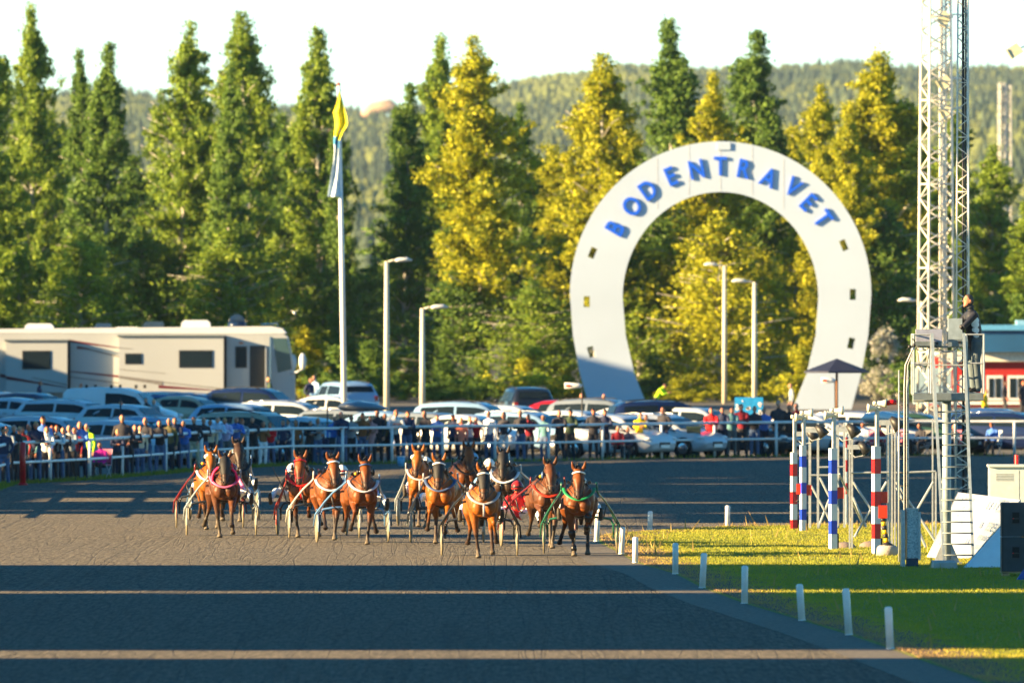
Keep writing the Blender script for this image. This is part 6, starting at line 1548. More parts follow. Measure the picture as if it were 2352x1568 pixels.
TEAMS = [
 dict(u=1110, v=1281, yaw=2.0, legs=('lift', 'stance', 'under', 'back'), coat='bright bay', hood=1, brow='white', collar=('silver', -.02), frame='black', silk='navy', helmet='blue', dx=.0, turn=-1,
      label='bright bay horse in front with a black face hood and a studded Y breastplate', slabel='black sulky of the leading horse in the middle', dlabel='driver hidden behind the leading bright bay horse, only boots and breeches showing'),
 dict(u=1330, v=1277, yaw=-1.0, legs=('high', 'stance', 'stance', 'wide'), coat='bay', brow='white', collar=('green', .04), frame='green', silk='green', helmet='white', boots=1, track=.76,
      label='bay horse at the right with a green breast collar and black knee boots', slabel='green sulky at the right end of the field', dlabel='driver hidden behind the right-hand bay horse with the green collar'),
 dict(u=1258, v=1259, yaw=5.0, legs=('stance', 'high', 'stance', 'back'), coat='brown', bridle='tan', blinkers='blue', collar=('orange', -.02), frame='red', silk='red', helmet='red', band='black', dx=-.46, dz=-.22, ball=1,
      label='dark brown horse with orange breast collar and blue cheek pads', slabel='red sulky left behind the dark brown horse', dlabel='driver in bright red silks and dark goggles leaning out left'),
 dict(u=1012, v=1251, yaw=-3.0, legs=('reach', 'lift', 'back', 'stance'), coat='bright bay', hood=1, blinkers='black', brow='white', collar=('blue', .02), frame='silver', silk='white', helmet='white', dx=-.15, s=1.02,
      label='big bright bay horse with black hood and blinkers left of the leader', slabel='silver framed sulky left of the leading one', dlabel='driver hidden behind the hooded bright bay horse'),
 dict(u=833, v=1250, yaw=6.0, legs=('stance', 'lift', 'wide', 'back'), coat='bay', blinkers='black', brow='blue', collar=('white', .02), frame='blue', silk='blue', helmet='white', band='blue', dx=.24, ball=1,
      label='bay horse with white breast collar, blue browband and black blinkers', slabel='pale blue sulky behind the bay horse with blinkers', dlabel='driver whose white and blue helmet shows right of the blinkered bay horse'),
 dict(u=758, v=1240, yaw=4.0, legs=('stance', 'reach', 'stance', 'under'), coat='bay', brow='white', collar=('white', -.03), frame='white', silk='white', helmet='white', band='red', dx=.38, turn=6,
      label='bay horse with a white browband looking slightly left, third from left in front', slabel='white framed sulky third from left', dlabel='driver with a white and red helmet between two bay horses'),
 dict(u=695, v=1234, yaw=-4.0, legs=('high', 'stance', 'back', 'wide'), coat='bay', bridle='red', brow='red', blinkers='black', collar=('red', .03), frame='orange', silk='black', helmet='white', band='blue', dx=-.42,
      label='bay horse with red bridle, red browband and red breastplate', slabel='dull red sulky behind the red bridled horse', dlabel='driver with a white and blue helmet left of the red bridled horse'),
 dict(u=515, v=1234, yaw=3.0, legs=('reach', 'stance', 'under', 'wide'), coat='brown', hood=1, collar=('pink', .0), frame='silver', silk='pink', helmet='red', yoke=1, dx=.22,
      label='brown horse with neon pink neck cover and pink breast collar', slabel='silver sulky of the pink-collared horse', dlabel='driver in pink hidden behind the pink-collared horse'),
 dict(u=484, v=1216, yaw=2.0, legs=('lift', 'stance', 'stance', 'back'), coat='bright bay', roll=('white', 1.80, -.64), collar=('white', .0), frame='red', silk='white', helmet='black', dx=0.0, ball=1,
      label='bright bay horse with a white fleece browband at the far left', slabel='dark red sulky at the far left', dlabel='driver behind the white fleece browband horse at the far left'),
 dict(u=541, v=1198, yaw=8.0, legs=('stance', 'reach', 'under', 'stance'), coat='black', collar=('black', 0), frame='blue', silk='blue', helmet='silver', dx=.22, s=1.05,
      label='nearly black horse behind the pink-collared one', slabel='blue sulky behind the nearly black horse', dlabel='driver in blue silks with a silver helmet at left'),
 dict(u=968, v=1212, yaw=-5.0, legs=('stance', 'lift', 'back', 'stance'), coat='bright bay', roll=('white', 1.76, -.66), collar=('silver', .0), frame='silver', silk='black', helmet='white', dx=-.1, turn=-4,
      label='bright bay horse with white fleece half hidden behind the hooded one', slabel='grey sulky half hidden behind the hooded bay horse', dlabel='driver behind the half hidden bright bay horse'),
 dict(u=1073, v=1192, yaw=4.0, legs=('stance', 'lift', 'under', 'back'), coat='bay', collar=('black', 0), frame='black', silk='navy', helmet='blue', band='blue', dx=.28, s=.98,
      label='farthest bay horse, out of focus between the hooded one and the leader', slabel='farthest black sulky in the middle', dlabel='driver with a pale blue helmet left of the leading horse'),
 dict(u=1160, v=1218, yaw=-4.0, legs=('lift', 'stance', 'stance', 'back'), coat='black', hood=1, roll=('black', 1.62, -.78), collar=('white', -.02), frame='white', silk='white', helmet='white', dx=-.52,
      label='black horse with thick dark fleece roll over its nose behind the leader', slabel='white sulky behind the fleece-rolled black horse', dlabel='driver with a plain white helmet between the leader and the black horse'),
]
for t_ in TEAMS: team(t_)
# ------------------------------------------------------------------ finish line equipment
def H_at(g, v): return CAMZ-(v-HOR)*g.y/F-g.z
def eu(x): return 1780.1+x*.25634          # helper for measured crops
def ev(y): return 918.7+y*.25634
RED = flat('signal_red', (205, 20, 25), .35, var=.04); BLU = flat('signal_blue', (25, 60, 185), .35, var=.04); STW = mat('stripe_white', (.70, .71, .70), .4, var=.05)
ORR = flat('box_orange_red', (215, 50, 20), .4); HORN = flat('horn_cream', (215, 210, 190), .4)
def striped(x0, x1, ytop, ybot, cuts, colr, thin_top, label, horn=1, lampside=1, boxes=()):
    u = (eu(x0)+eu(x1))/2; g = G(u, ev(ybot)); s = F/g.y; w = (eu(x1)-eu(x0))/s
    r = thing('striped_pole', label, 'striped pole', g, 0, 'striped finish poles with horns')
    z0 = 0.0; zs = [H_at(g, ev(c)) for c in cuts]       # from top down
    m = MB(); rz = R(24); d = w/(math.cos(rz)+math.sin(rz)); top = H_at(g, ev(ytop)); edges = [top]+zs+[0]
    for i in range(len(edges)-1):
        h = edges[i]-edges[i+1]; m.box((0, 0, (edges[i]+edges[i+1])/2), (d, d, h-.002), rz, mi=i % 2)
    m.build('striped_sleeve', [STW, colr], r)
    tt = H_at(g, ev(thin_top)); m = MB(); m.box((.02, 0, (tt+top)/2), (.07, .07, tt-top), rz); m.build('mast', GALV, r)
    for k in range(horn):
        z = tt-.10*k-.02; sx = 1 if k == 0 else -1
        m = MB(); m.tube([(.02, 0, z), (.02+sx*.08, -.02, z), (.02+sx*.14, -.03, z), (.02+sx*.2, -.04, z)], [.045, .05, .07, .10], 14, up=(0, 0, 1)); m.build('horn', HORN, r)
        m = MB(); m.tube([(.02, 0, z), (.02-sx*.09, 0, z)], [.05, .04], 12, up=(0, 0, 1)); m.build('horn_driver', HORN, r)
    zl = tt-.42
    m = MB(); m.box((.18*lampside, -.02, zl), (.32, .02, .11)); m.build('bracket', GALV, r)
    m = MB(); m.tube([(.30*lampside, 0, zl+.10), (.40*lampside, -.02, zl+.02), (.50*lampside, -.04, zl-.12)], [.05, .10, .14], 12); m.build('spotlight', BLACK, r)
    m = MB(); m.tube([(.05, 0, zl-.1), (.2*lampside, 0, zl-.24), (.42*lampside, 0, zl-.2), (.47*lampside, 0, zl-.05)], .011, 6); m.build('cable', WHITE, r)
    for bx, by in boxes:
        q = P(eu(bx), ev(by), g.y)-g; m = MB(); m.box((q.x, .05, q.z), (.17, .14, .24)); b = m.build('junction_box', ORR, r)
        m = MB(); m.tube([(q.x-.04, 0, q.z-.12), (q.x-.02, -.02, q.z-.24), (q.x-.12, 0, q.z-.3)], .008, 5); m.build('cable', BLACK, b)
    m = MB(); m.box((w*.55, .03, .17), (.05, .06, .34)); m.build('base_bracket', BLACK, r)
    return r
striped(137, 200, 467, 1160, [570, 680, 820, 930, 1070], RED, 140, 'red and white striped pole farthest left of the finish poles, with a horn on top')
striped(220, 282, 404, 1172, [500, 600, 738, 835, 975, 1072], BLU, 105, 'slim blue and white striped pole with two horns, second from left', horn=2, boxes=((225, 795), (292, 805)))
striped(480, 558, 430, 1338, [535, 657, 808, 930, 1078, 1198], BLU, 85, 'thicker blue and white striped pole in the middle of the finish poles', horn=2, boxes=((580, 830),))
r4 = striped(865, 948, 412, 1382, [525, 657, 818, 950, 1107, 1240], RED, 20, 'nearest red and white striped pole, beside the yellow and black bollard', horn=2, boxes=((970, 870),))
striped(628, 652, 310, 1120, [330, 425, 535, 640, 740, 840], RED, 260, 'thin far striped pole with red bands behind the galvanised frames', horn=0)
tt = H_at(Vector(r4.location), ev(28)); m = MB(); m.tube([(.2, -.04, tt), (.32, -.05, tt+.02), (.42, -.05, tt+.02)], [.05, .055, .05], 10, up=(0, 0, 1)); m.build('red_beacon', RED, r4)

def frame(label, posts, bars, diags, yref):
    """posts: (x, ytop, ybot, width px); bars: (x0,y0,x1,y1,w)"""
    g = G(eu(yref[0]), ev(yref[1])); s = F/g.y
    r = thing('galvanised_frame', label, 'steel frame', g, 0, 'galvanised finish camera frames')
    for k, (x, yt, yb, w) in enumerate(posts):
        gg = G(eu(x), ev(yb)) if yb > 1000 else g; dy = gg.y-g.y
        p = P(eu(x), ev(yb), gg.y)-g; q = P(eu(x), ev(yt), gg.y)-g; m = MB(); m.box(((p.x+q.x)/2, dy, (q.z+max(0, p.z) if yb > 1000 else q.z+p.z)/2), (w*.25634/s, .06, q.z-(0 if yb > 1000 else p.z))); m.build('upright', GALV, r)
    for k, (x0, y0, x1, y1, w) in enumerate(bars):
        p = P(eu(x0), ev(y0), g.y+.07)-g; q = P(eu(x1), ev(y1), g.y+.07)-g; m = MB(); m.tube([p, q], w*.25634/s/2, 6, smooth=False); m.build('crossbar', GALV, r)
    for k, (x0, y0, x1, y1, dz) in enumerate(diags):
        p = P(eu(x0), ev(y0), g.y+.1)-g; q = P(eu(x1), ev(y1), g.y+.1+dz)-g; q.z = max(q.z, 0.01); m = MB(); m.tube([p, q], .026, 6, smooth=False); m.build('brace', GALV, r)
    return r
frame('galvanised frame farthest left between the striped poles', [(312, 255, 1150, 22), (385, 205, 1156, 20), (560, 220, 1150, 28), (622, 200, 1146, 22)],
      [(385, 600, 622, 595, 18), (318, 670, 558, 672, 18), (290, 262, 380, 262, 10)], [(325, 765, 500, 1090, 0), (560, 700, 385, 1150, 0), (400, 690, 560, 1010, 0), (575, 660, 800, 1135, 2)], (430, 1152))
frame('tall galvanised frame between the blue pole and the red pole', [(668, 205, 1332, 14), (690, 205, 1330, 18), (1008, 200, 1330, 20), (1028, 165, 1335, 14)],
      [(680, 650, 1020, 645, 20)], [(700, 730, 880, 1010, 0), (1000, 730, 712, 1225, 0), (700, 870, 815, 1135, 0), (880, 1000, 1045, 1300, 0), (640, 200, 660, 300, 0)], (850, 1332))
frame('tall galvanised frame left of the tower ladder', [(1048, 160, 1375, 14), (1074, 200, 1378, 14), (1098, 320, 1380, 10), (1412, 165, 1230, 14), (1440, 640, 1235, 16)],
      [(1065, 650, 1440, 636, 20), (1035, 175, 1410, 172, 8)], [(1085, 730, 1435, 1260, 0), (1420, 730, 1250, 1020, 0), (1090, 780, 1180, 960, 0), (1270, 1130, 1350, 1315, 0), (1490, 700, 1640, 1090, 0)], (1240, 1378))
# leaning yellow and black bollard on a concrete foot
g = G(eu(1005), ev(1395)); r = thing('bollard', 'leaning yellow and black striped bollard with an orange box, standing in a concrete block', 'bollard', g)
m = MB(); m.tube([(0, 0, 0), (0, 0, .18), (0, 0, .22)], [.23, .21, .17], 16); m.build('concrete_foot', mat('concrete', (.42, .38, .33), .9, bump=.4), r)
p0 = Vector((0, 0, .2)); p1 = P(eu(965), ev(1050), g.y)-g; m = MB()
for k in range(7): m.tube([p0.lerp(p1, k/7), p0.lerp(p1, (k+1)/7)], .05, 12, mi=k % 2)
m.build('striped_post', [BLACK, flat('warning_yellow', (235, 180, 20), .4)], r)
m = MB(); m.tube([p0+Vector((0, 0, 0)), p0+Vector((-.005, 0, .08))], [.17, .06], 12); m.build('rubber_collar', BLACK, r)
m = MB(); m.box((p1.x, 0, p1.z+.12), (.18, .14, .26)); m.build('orange_box', ORR, r)
# stones in the grass
for x, y, lab in ((625, 1325, 'low grey stone right of the thick blue striped pole'), (850, 1318, 'low brown stone between the striped poles')):
    g = G(eu(x), ev(y)); m = MB(); m.ball((0, 0, .02), (.24, .25, .12), 12); tag(m.build('stone', mat('stone', (.2, .16, .14), .95, bump=.6, bscale=12), None, g), lab, 'stone')
# galvanised cabinet post
g = G(eu(1215), ev(1495)); s = F/g.y; r = thing('steel_duct_box', 'mottled galvanised steel box post standing in the grass left of the ladder', 'box post', g, R(0))
gm_ = bpy.data.materials.new('spangled_steel'); gm_.use_nodes = True; t, N, L = nodes(gm_); b = N['Principled BSDF']; b.inputs['Metallic'].default_value = .3; b.inputs['Roughness'].default_value = .5
vo = N.new('ShaderNodeTexVoronoi'); vo.inputs['Scale'].default_value = 38; tc = N.new('ShaderNodeTexCoord'); L.new(tc.outputs['Object'], vo.inputs['Vector']); L.new(ramp(t, vo.outputs['Color'], [(0.2, (.22, .30, .34)), (0.8, (.48, .55, .58))]), b.inputs['Base Color'])
m = MB(); w = 0.36; m.box((.03, 0, .60), (w*.60, .22, 1.10), R(4)); m.build('casing', gm_, r)
m = MB(); m.box((-.155, -.02, .56), (.07, .24, 1.14), R(4)); m.box((.165, -.02, .62), (.05, .22, .94), R(4)); m.build('side_flange', GALV, r)
m = MB(); m.box((.03, -.005, .10), (w*.62, .215, .16), R(4)); m.build('painted_foot', flat('foot_dark', (40, 60, 80), .5), r)
for z in (.2, .55, .95, 1.08): m = MB(); m.ball((-.06, -.118, z), .011, 8); m.build('bolt', CHR, r)
m = MB(); m.box((.03, 0, 1.155), (w*.68, .26, .02), R(4)); m.build('lid', GALV, r)

# ------------------------------------------------------------------ camera tower
def cu2(x): return 2009.8+x*.21967
def cv2(y): return 631.6+y*.21967
g0 = G(2176, 1296); ty = g0.y; ts = F/ty
tower = thing('camera_tower', 'galvanised camera tower with pole, ladder and railed platform', 'tower', g0)
def TP(u, v, dy=0.0): return P(u, v, ty)-g0+Vector((0, dy, 0))
def tbar(name, pts, rad, m=GALV, n=6, par=None):
    q = MB(); q.tube(pts, rad, n, smooth=n > 6); return q.build(name, m, par or tower)
zt = TP(2176, 912).z
tbar('pole', [(0, .35, 0), (0, .35, zt)], .088, mat('tower_steel', (.30, .38, .42), .5, metal=.3, var=.2, vscale=6), 18)
q = MB(); q.box((0, .35, .02), (.60, .5, .04)); q.build('base_plate', GALV_D, tower)
for sx in (-1, 1):
    q = MB(); q.prism([(sx*.07, .04), (sx*.26, .04), (sx*.07, .48)], .33, .37); q.build('gusset', GALV, tower)
# platform deck
q = MB(); xa, xb = TP(2097, 0).x, TP(2258, 0).x; zd = TP(0, 905).z
q.box(((xa+xb)/2, .35, zd), (xb-xa, 1.1, .05)); q.box(((xa+xb)/2, -.22, zd-.05), (xb-xa, .05, .13)); q.build('platform', GALV_D, tower)
tbar('deck_beam', [(xa-.0, -.1, zd-.13), (TP(2258, 0).x, -.1, zd-.10)], .035)
# ladder
lad = thing('ladder', None, None, (0, 0, 0)); lad.parent = tower
L0, L1 = TP(2167, 1296, -.45), TP(2139, 765, -.32); R0, R1 = TP(2234, 1280, -.45), TP(2212, 765, -.32); L0.z = 0; R0.z = 0.0
def lin(a, b, v): 
    t = (TP(0, v).z-a.z)/(b.z-a.z); return a.lerp(b, t)
for a, b_ in ((L0, L1), (R0, R1)):
    q = MB(); q.box(((a+b_)/2), (.055, .07, (b_-a).length), ry=math.atan2(b_.x-a.x, b_.z-a.z)); q.build('ladder_rail', mat('ladder_steel', (.38, .46, .52), .4, metal=.3, var=.15), lad)
    q = MB(); c = a.lerp(b_, .78); q.box(c+Vector((-.035 if a is L0 else .035, -.03, 0)), (.03, .05, (b_-a).length*.42), ry=math.atan2(b_.x-a.x, b_.z-a.z)); q.build('ladder_extension', GALV, lad)
v = 1273
while v > 935:
    a, b_ = lin(L0, L1, v), lin(R0, R1, v); q = MB(); q.tube([a, b_], .015, 8); q.build('rung', GALV_D, lad); v -= 25.2
# railings: left cage and right cage
def railing(u0, u1, name):
    r_ = thing(name, None, None, (0, 0, 0)); r_.parent = tower
    for yy in (-.2, .88):
        for uu in (u0, u1): tbar('rail_post', [TP(uu, 905, yy), TP(uu, 767, yy)], .02, GALV, 6, r_)
        for vv in (768, 834): tbar('rail_bar', [TP(u0, vv, yy), TP(u1, vv, yy)], .018, GALV, 6, r_)
    for uu in ((u0,) if u0 < 2150 else (u1,)):
        for vv in (768, 834): tbar('rail_bar', [TP(uu, vv, -.2), TP(uu, vv, .88)], .018, GALV, 6, r_)
railing(2098, 2138, 'left_railing'); railing(2219, 2259, 'right_railing')
tbar('shelf_beam', [TP(2104, 796, .1), TP(2212, 796, .1)], .025)
tbar('back_rail', [TP(2098, 839, .88), TP(2219, 839, .88)], .02)
def inst(name, label, u0, u1, v0, v1, mcol, dy, tilt=0, par=None):
    q = MB(); p0, p1 = TP(u0, v1, dy), TP(u1, v0, dy); w, h = p1.x-p0.x, p1.z-p0.z
    q.box((0, 0, 0), (w, .36, h), rx=R(tilt)); o = q.build(name, mcol, None, g0+(p0+p1)/2); tag(o, label, 'equipment box')
    q = MB(); q.box((0, -.01, -h*.42), (w*1.03, .40, h*.28), rx=R(tilt)); q.build('box_base', GALV_D, o)
    q = MB(); q.box((w*.3, -.215, -h*.40), (.05, .02, .05)); q.build('socket', BLACK, o); return o
inst('instrument_box', 'wide grey-lilac instrument box on the left side of the tower railing', 2104, 2164, 756, 792, flat('box_lilac', (150, 155, 175), .4, metal=.2), .15, 0)
inst('instrument_box', 'upright grey instrument box in front of the man on the tower', 2178, 2210, 731, 792, flat('box_steel', (150, 165, 172), .4, metal=.2), .15)
# headset hanging at the left corner
p = TP(2091, 787, -.22)+g0; q = MB(); q.ring(p, .085, .012, (0, 1, .3), 18, 6, 0, R(-20), R(200)); q.ball(p+Vector((-.02, 0, -.08)), (.04, .03, .045), 8); q.ball(p+Vector((.07, 0, -.05)), (.035, .03, .04), 8); q.tube([p+Vector((-.02, 0, -.08)), p+Vector((-.08, -.02, -.13))], .008, 5); tag(q.build('headset', BLACK), 'black headset hanging on the left corner of the tower railing', 'headset')
# cable ladder beside the tower
cl = thing('cable_ladder', 'narrow cable ladder with black rungs and pale curved cables rising left of the tower', 'cable ladder', g0)
cx0, cx1 = TP(2066, 0).x, TP(2087, 0).x; ztop = TP(0, 850).z
for x, m_ in ((cx0, GALV), (cx1, GALV)): q = MB(); q.tube([(x, .3, .05), (x, .3, ztop)], .016, 6); q.build('side_rail', m_, cl)
k = 0
vv = 868
while vv < 1180: q = MB(); q.tube([(cx0, .29, TP(0, vv).z), (cx1, .29, TP(0, vv).z)], .014, 6); q.build('rung', BLACK, cl); vv += 31
for i, o in enumerate((.03, .055, .08)):
    q = MB(); q.tube([(cx1-o, .27, .1), (cx1-o, .27, ztop-.35), (cx1-o+.02, .22, ztop+.1), (cx1+.12-o*.5, .1, ztop+.42), TP(2098+i*2, 790, .0)], .011, 6); q.build('cable', WHITE if i != 1 else BLACK, cl)
# cables under the boxes
for i, (u0, u1, dv) in enumerate(((2100, 2135, 10), (2150, 2200, 12), (2105, 2136, 60))):
    pts = [TP(u0+(u1-u0)*t, 797+dv*math.sin(math.pi*t), -.1) for t in (0, .2, .4, .6, .8, 1)]; q = MB(); q.tube(pts, .008, 5); q.build('cable', BLACK, tower)
# concrete block at the ladder foot
g = G(2167, 1305); q = MB(); q.box((0, 0, .06), (.50, .4, .17), R(8), rx=R(6), taper=.9); tag(q.build('concrete_block', mat('block', (.40, .40, .38), .9, bump=.5), None, g+Vector((0, -.2, 0))), 'grey concrete block lying at the foot of the tower ladder', 'block')

# ------------------------------------------------------------------ the man on the tower
def tower_man():
    mb = MB(); bones = []
    def seg(pts, rad, mi, up=None, n=14):
        mb.tube(pts, rad, n, up=up)
        for i in range(len(pts)-1):
            r = rad[i]; r = sum(r)/2 if isinstance(r, tuple) else r
            bones.append((tuple(pts[i]), tuple(pts[i+1]), r, mi))
    # faces -Y in local space; leans slightly forward over the box
    seg([(0, .03, .84), (0, .03, .96), (0, .0, 1.12), (0, -.03, 1.28), (0, -.05, 1.40), (0, -.06, 1.47)], [(.165, .125), (.17, .14), (.18, .145), (.20, .14), (.195, .12), (.10, .08)], 2, (1, 0, 0), 18)
    seg([(0, -.05, 1.46), (0, -.08, 1.56)], [.062, .058], 2)
    hc = Vector((0, -.10, 1.655)); mb.ball(hc, (.078, .10, .118), 16); mb.ball(hc+Vector((0, -.04, -.06)), (.055, .06, .058), 12); mb.ball(hc+Vector((0, -.106, -.015)), (.013, .022, .022), 8); mb.ball(hc+Vector((0, -.09, -.055)), (.025, .014, .011), 8); mb.ball(hc+Vector((0, -.085, -.10)), (.03, .025, .02), 8)
    for sx in (-1, 1): mb.ball(hc+Vector((sx*.08, .01, -.01)), (.011, .022, .033), 8); mb.ball(hc+Vector((sx*.03, -.09, .028)), (.02, .013, .008), 6)
    bones.append((tuple(hc+Vector((0, -.08, -.05))), tuple(hc+Vector((0, -.08, .045))), .075, 0)); bones.append((tuple(hc+Vector((0, -.02, -.09))), tuple(hc+Vector((0, -.02, -.05))), .05, 0)); bones.append((tuple(hc+Vector((-.08, 0, -.03))), tuple(hc+Vector((.08, 0, -.03))), .035, 0))
    bones.append((tuple(hc+Vector((0, 0, .10))), tuple(hc+Vector((0, .07, .03))), .08, 1)); bones.append((tuple(hc+Vector((0, .09, -.02))), tuple(hc+Vector((0, .06, -.06))), .06, 1))
    for sg in (1, -1):
        sh = Vector((sg*.20, -.05, 1.40)); el = Vector((sg*.235, -.30, 1.17)); ha = Vector((sg*.02, -.40, 1.20+.03*sg))
        seg([(sg*.13, -.05, 1.41), sh, sh.lerp(el, .5), el], [.062, .07, .062, .052], 2); seg([el, el.lerp(ha, .5), ha], [.053, .047, .036], 2)
        d = (ha-el).normalized(); bones.append((tuple(ha+d*.03), tuple(ha+d*.12), .04, 0)); hand(mb, ha, d, (0, -.3, 1), sg, 1.0, .55)
        hp = Vector((sg*.095, .03, .92)); kn = Vector((sg*.11, .0, .50)); an = Vector((sg*.12, .05, .10))
        seg([hp, hp.lerp(kn, .5), kn], [.112, .098, .080], 3); seg([kn, kn.lerp(an, .5), an+Vector((0, 0, -.03))], [.080, .078, .074], 3)
        seg([an+Vector((0, .04, -.05)), an+Vector((0, -.05, -.05)), an+Vector((sg*.01, -.16, -.06)), an+Vector((sg*.01, -.20, -.068))], [(.045, .042), (.048, .042), (.046, .03), (.03, .018)], 4, (1, 0, 0))
    # pale side panel of the jacket
    for z in (1.02, 1.12, 1.22, 1.30): bones.append(((-.19, -.08, z), (-.19, .0, z), .045, 5))
    for z in (1.02, 1.12, 1.22, 1.30): bones.append(((.19, -.08, z), (.19, .0, z), .045, 5))
    me = fuse(mb, .0095, 3, 'person')
    me = paint(me, bones, [SKIN2, flat('hair_dark_grey', (70, 60, 52), .7), cloth('jacket_black', (16, 20, 32), .6), cloth('work_trousers', (70, 82, 88)), SHOE, cloth('panel_grey', (185, 192, 195))])
    zf = H_at(g0, 902); o = link('person', me, None, g0+Vector((TP(2238, 0).x, .30, TP(0, 903).z+.02)), R(-72)); k = (903-677)/ts/1.775; o.scale = (k*.96, k*.96, k)
    tag(o, 'man in a black jacket with grey side panel standing on the camera tower', 'person')
    q = MB(); q.tube([(-.198, -.02, .70), (-.205, -.02, .60)], [(.07, .02), (.07, .02)], 8, up=(0, 1, 0)); q.build('thigh_pocket', cloth('work_trousers', (70, 82, 88)), o)
    q = MB(); q.ring((0, -.07, 1.535), .064, .014, (0, -.3, 1), 18, 6); q.build('collar', cloth('jacket_black', (16, 20, 32)), o)
tower_man()

# ------------------------------------------------------------------ lattice masts
MASTW = mat('mast_cream', (.70, .68, .60), .45, var=.12, vscale=2)
def lattice(name, label, u, y, uw0, uw1, vtop, vbot, levels, rz, legr, bracer, nsides=4, matl=MASTW, cat='mast'):
    s = F/y; g = gh(y); r = thing(name, label, cat, ((u-1176)/s, y, g), R(rz)); zt = CAMZ-(vtop-HOR)/s-g; zb = max(0, CAMZ-(vbot-HOR)/s-g)
    def cor(k, z):
        w = (uw0+(uw1-uw0)*(zt-z)/(zt-zb))/s; a = 2*math.pi*(k+.5)/nsides; rr = w/2/math.sin(math.pi/nsides); return Vector((rr*math.cos(a), rr*math.sin(a), z))
    for k in range(nsides): q = MB(); q.tube([cor(k, 0.0 if zb < .3 else zb), cor(k, zt)], legr, 10); q.build('leg', matl, r)
    for k in range(nsides):
        q = MB()
        for i in range(levels):
            z0 = zb+(zt-zb)*i/levels; z1 = zb+(zt-zb)*(i+1)/levels
            a, b_ = (k, (k+1) % nsides) if (i+k) % 2 == 0 else ((k+1) % nsides, k)
            q.tube([cor(a, z0), cor(b_, z1)], bracer, 6)
        q.build('bracing', matl, r)
    for i in range(0, levels+1, 6):
        z = zb+(zt-zb)*i/levels; q = MB()
        for k in range(nsides): q.tube([cor(k, z), cor((k+1) % nsides, z)], bracer*1.2, 6)
        q.build('ring_frame', matl, r)
    return r, zt
big, bz = lattice('floodlight_mast', 'tall cream square lattice mast rising out of the top of the photo', 2150, 425, 50, 66, -90, 1000, 34, 20, .05, .03)
s_ = F/425
for x, rad in ((.12, .04), (.36, .05)):
    q = MB(); q.tube([(x, -.1, .3), (x*.95, -.1, bz)], rad, 8); q.build('cable_duct', MASTW, big)
def flood(u, v, y, rot, label, par=None):
    p = P(u, v, y); q = MB(); q.box((0, 0, 0), (.52, .24, .42), ry=R(rot), taper=.8); o = q.build('floodlight', flat('flood_grey', (190, 190, 165), .4), None, p); tag(o, label, 'floodlight')
    q = MB(); q.box((-.30*math.cos(R(rot))*.0-.26*math.cos(R(rot)), -.02, .26*math.sin(R(rot))), (.04, .28, .46), ry=R(rot)); q.build('glass_cover', flat('flood_glass', (225, 215, 170), .2), o)
    q = MB(); q.tube([(.1, 0, .05), (.35, .05, .16), (.62, .1, .14)], .035, 6); q.build('arm', WHITE, o)
flood(2170, 43, 425, -50, 'dark floodlight near the top of the big lattice mast')
flood(2170, 190, 425, -32, 'upper pale floodlight on the right side of the big lattice mast')
flood(2176, 258, 425, -32, 'lower pale floodlight on the right side of the big lattice mast')
flood(2331, 117, 425, -32, 'floodlight cut off by the right edge of the photo')
th, tz = lattice('radio_mast', 'slender lattice mast with dark cables standing on the turf behind the white tarpaulins', 2214, 277, 24, 34, -60, 1192, 60, 8, .022, .012, 3)
q = MB(); q.tube([(-.02, -.05, .1), (-.03, -.05, tz)], .035, 8); q.build('cable_bundle', BLACK, th)
q = MB(); q.tube([(.05, -.05, .1), (.03, -.05, tz)], .018, 6); q.build('cable', BLACK, th)
lf, _ = lattice('distant_mast', 'pale distant lattice mast in front of the hill at the right edge', 2302, 900, 12, 16, 190, 620, 26, 20, .07, .05, 4, flat('mast_pale', (170, 172, 165), .6))
lf2, _ = lattice('distant_mast', 'second pale distant mast just right of the first at the right edge', 2316, 905, 10, 13, 196, 620, 26, 10, .07, .05, 4, flat('mast_pale', (170, 172, 165), .6))

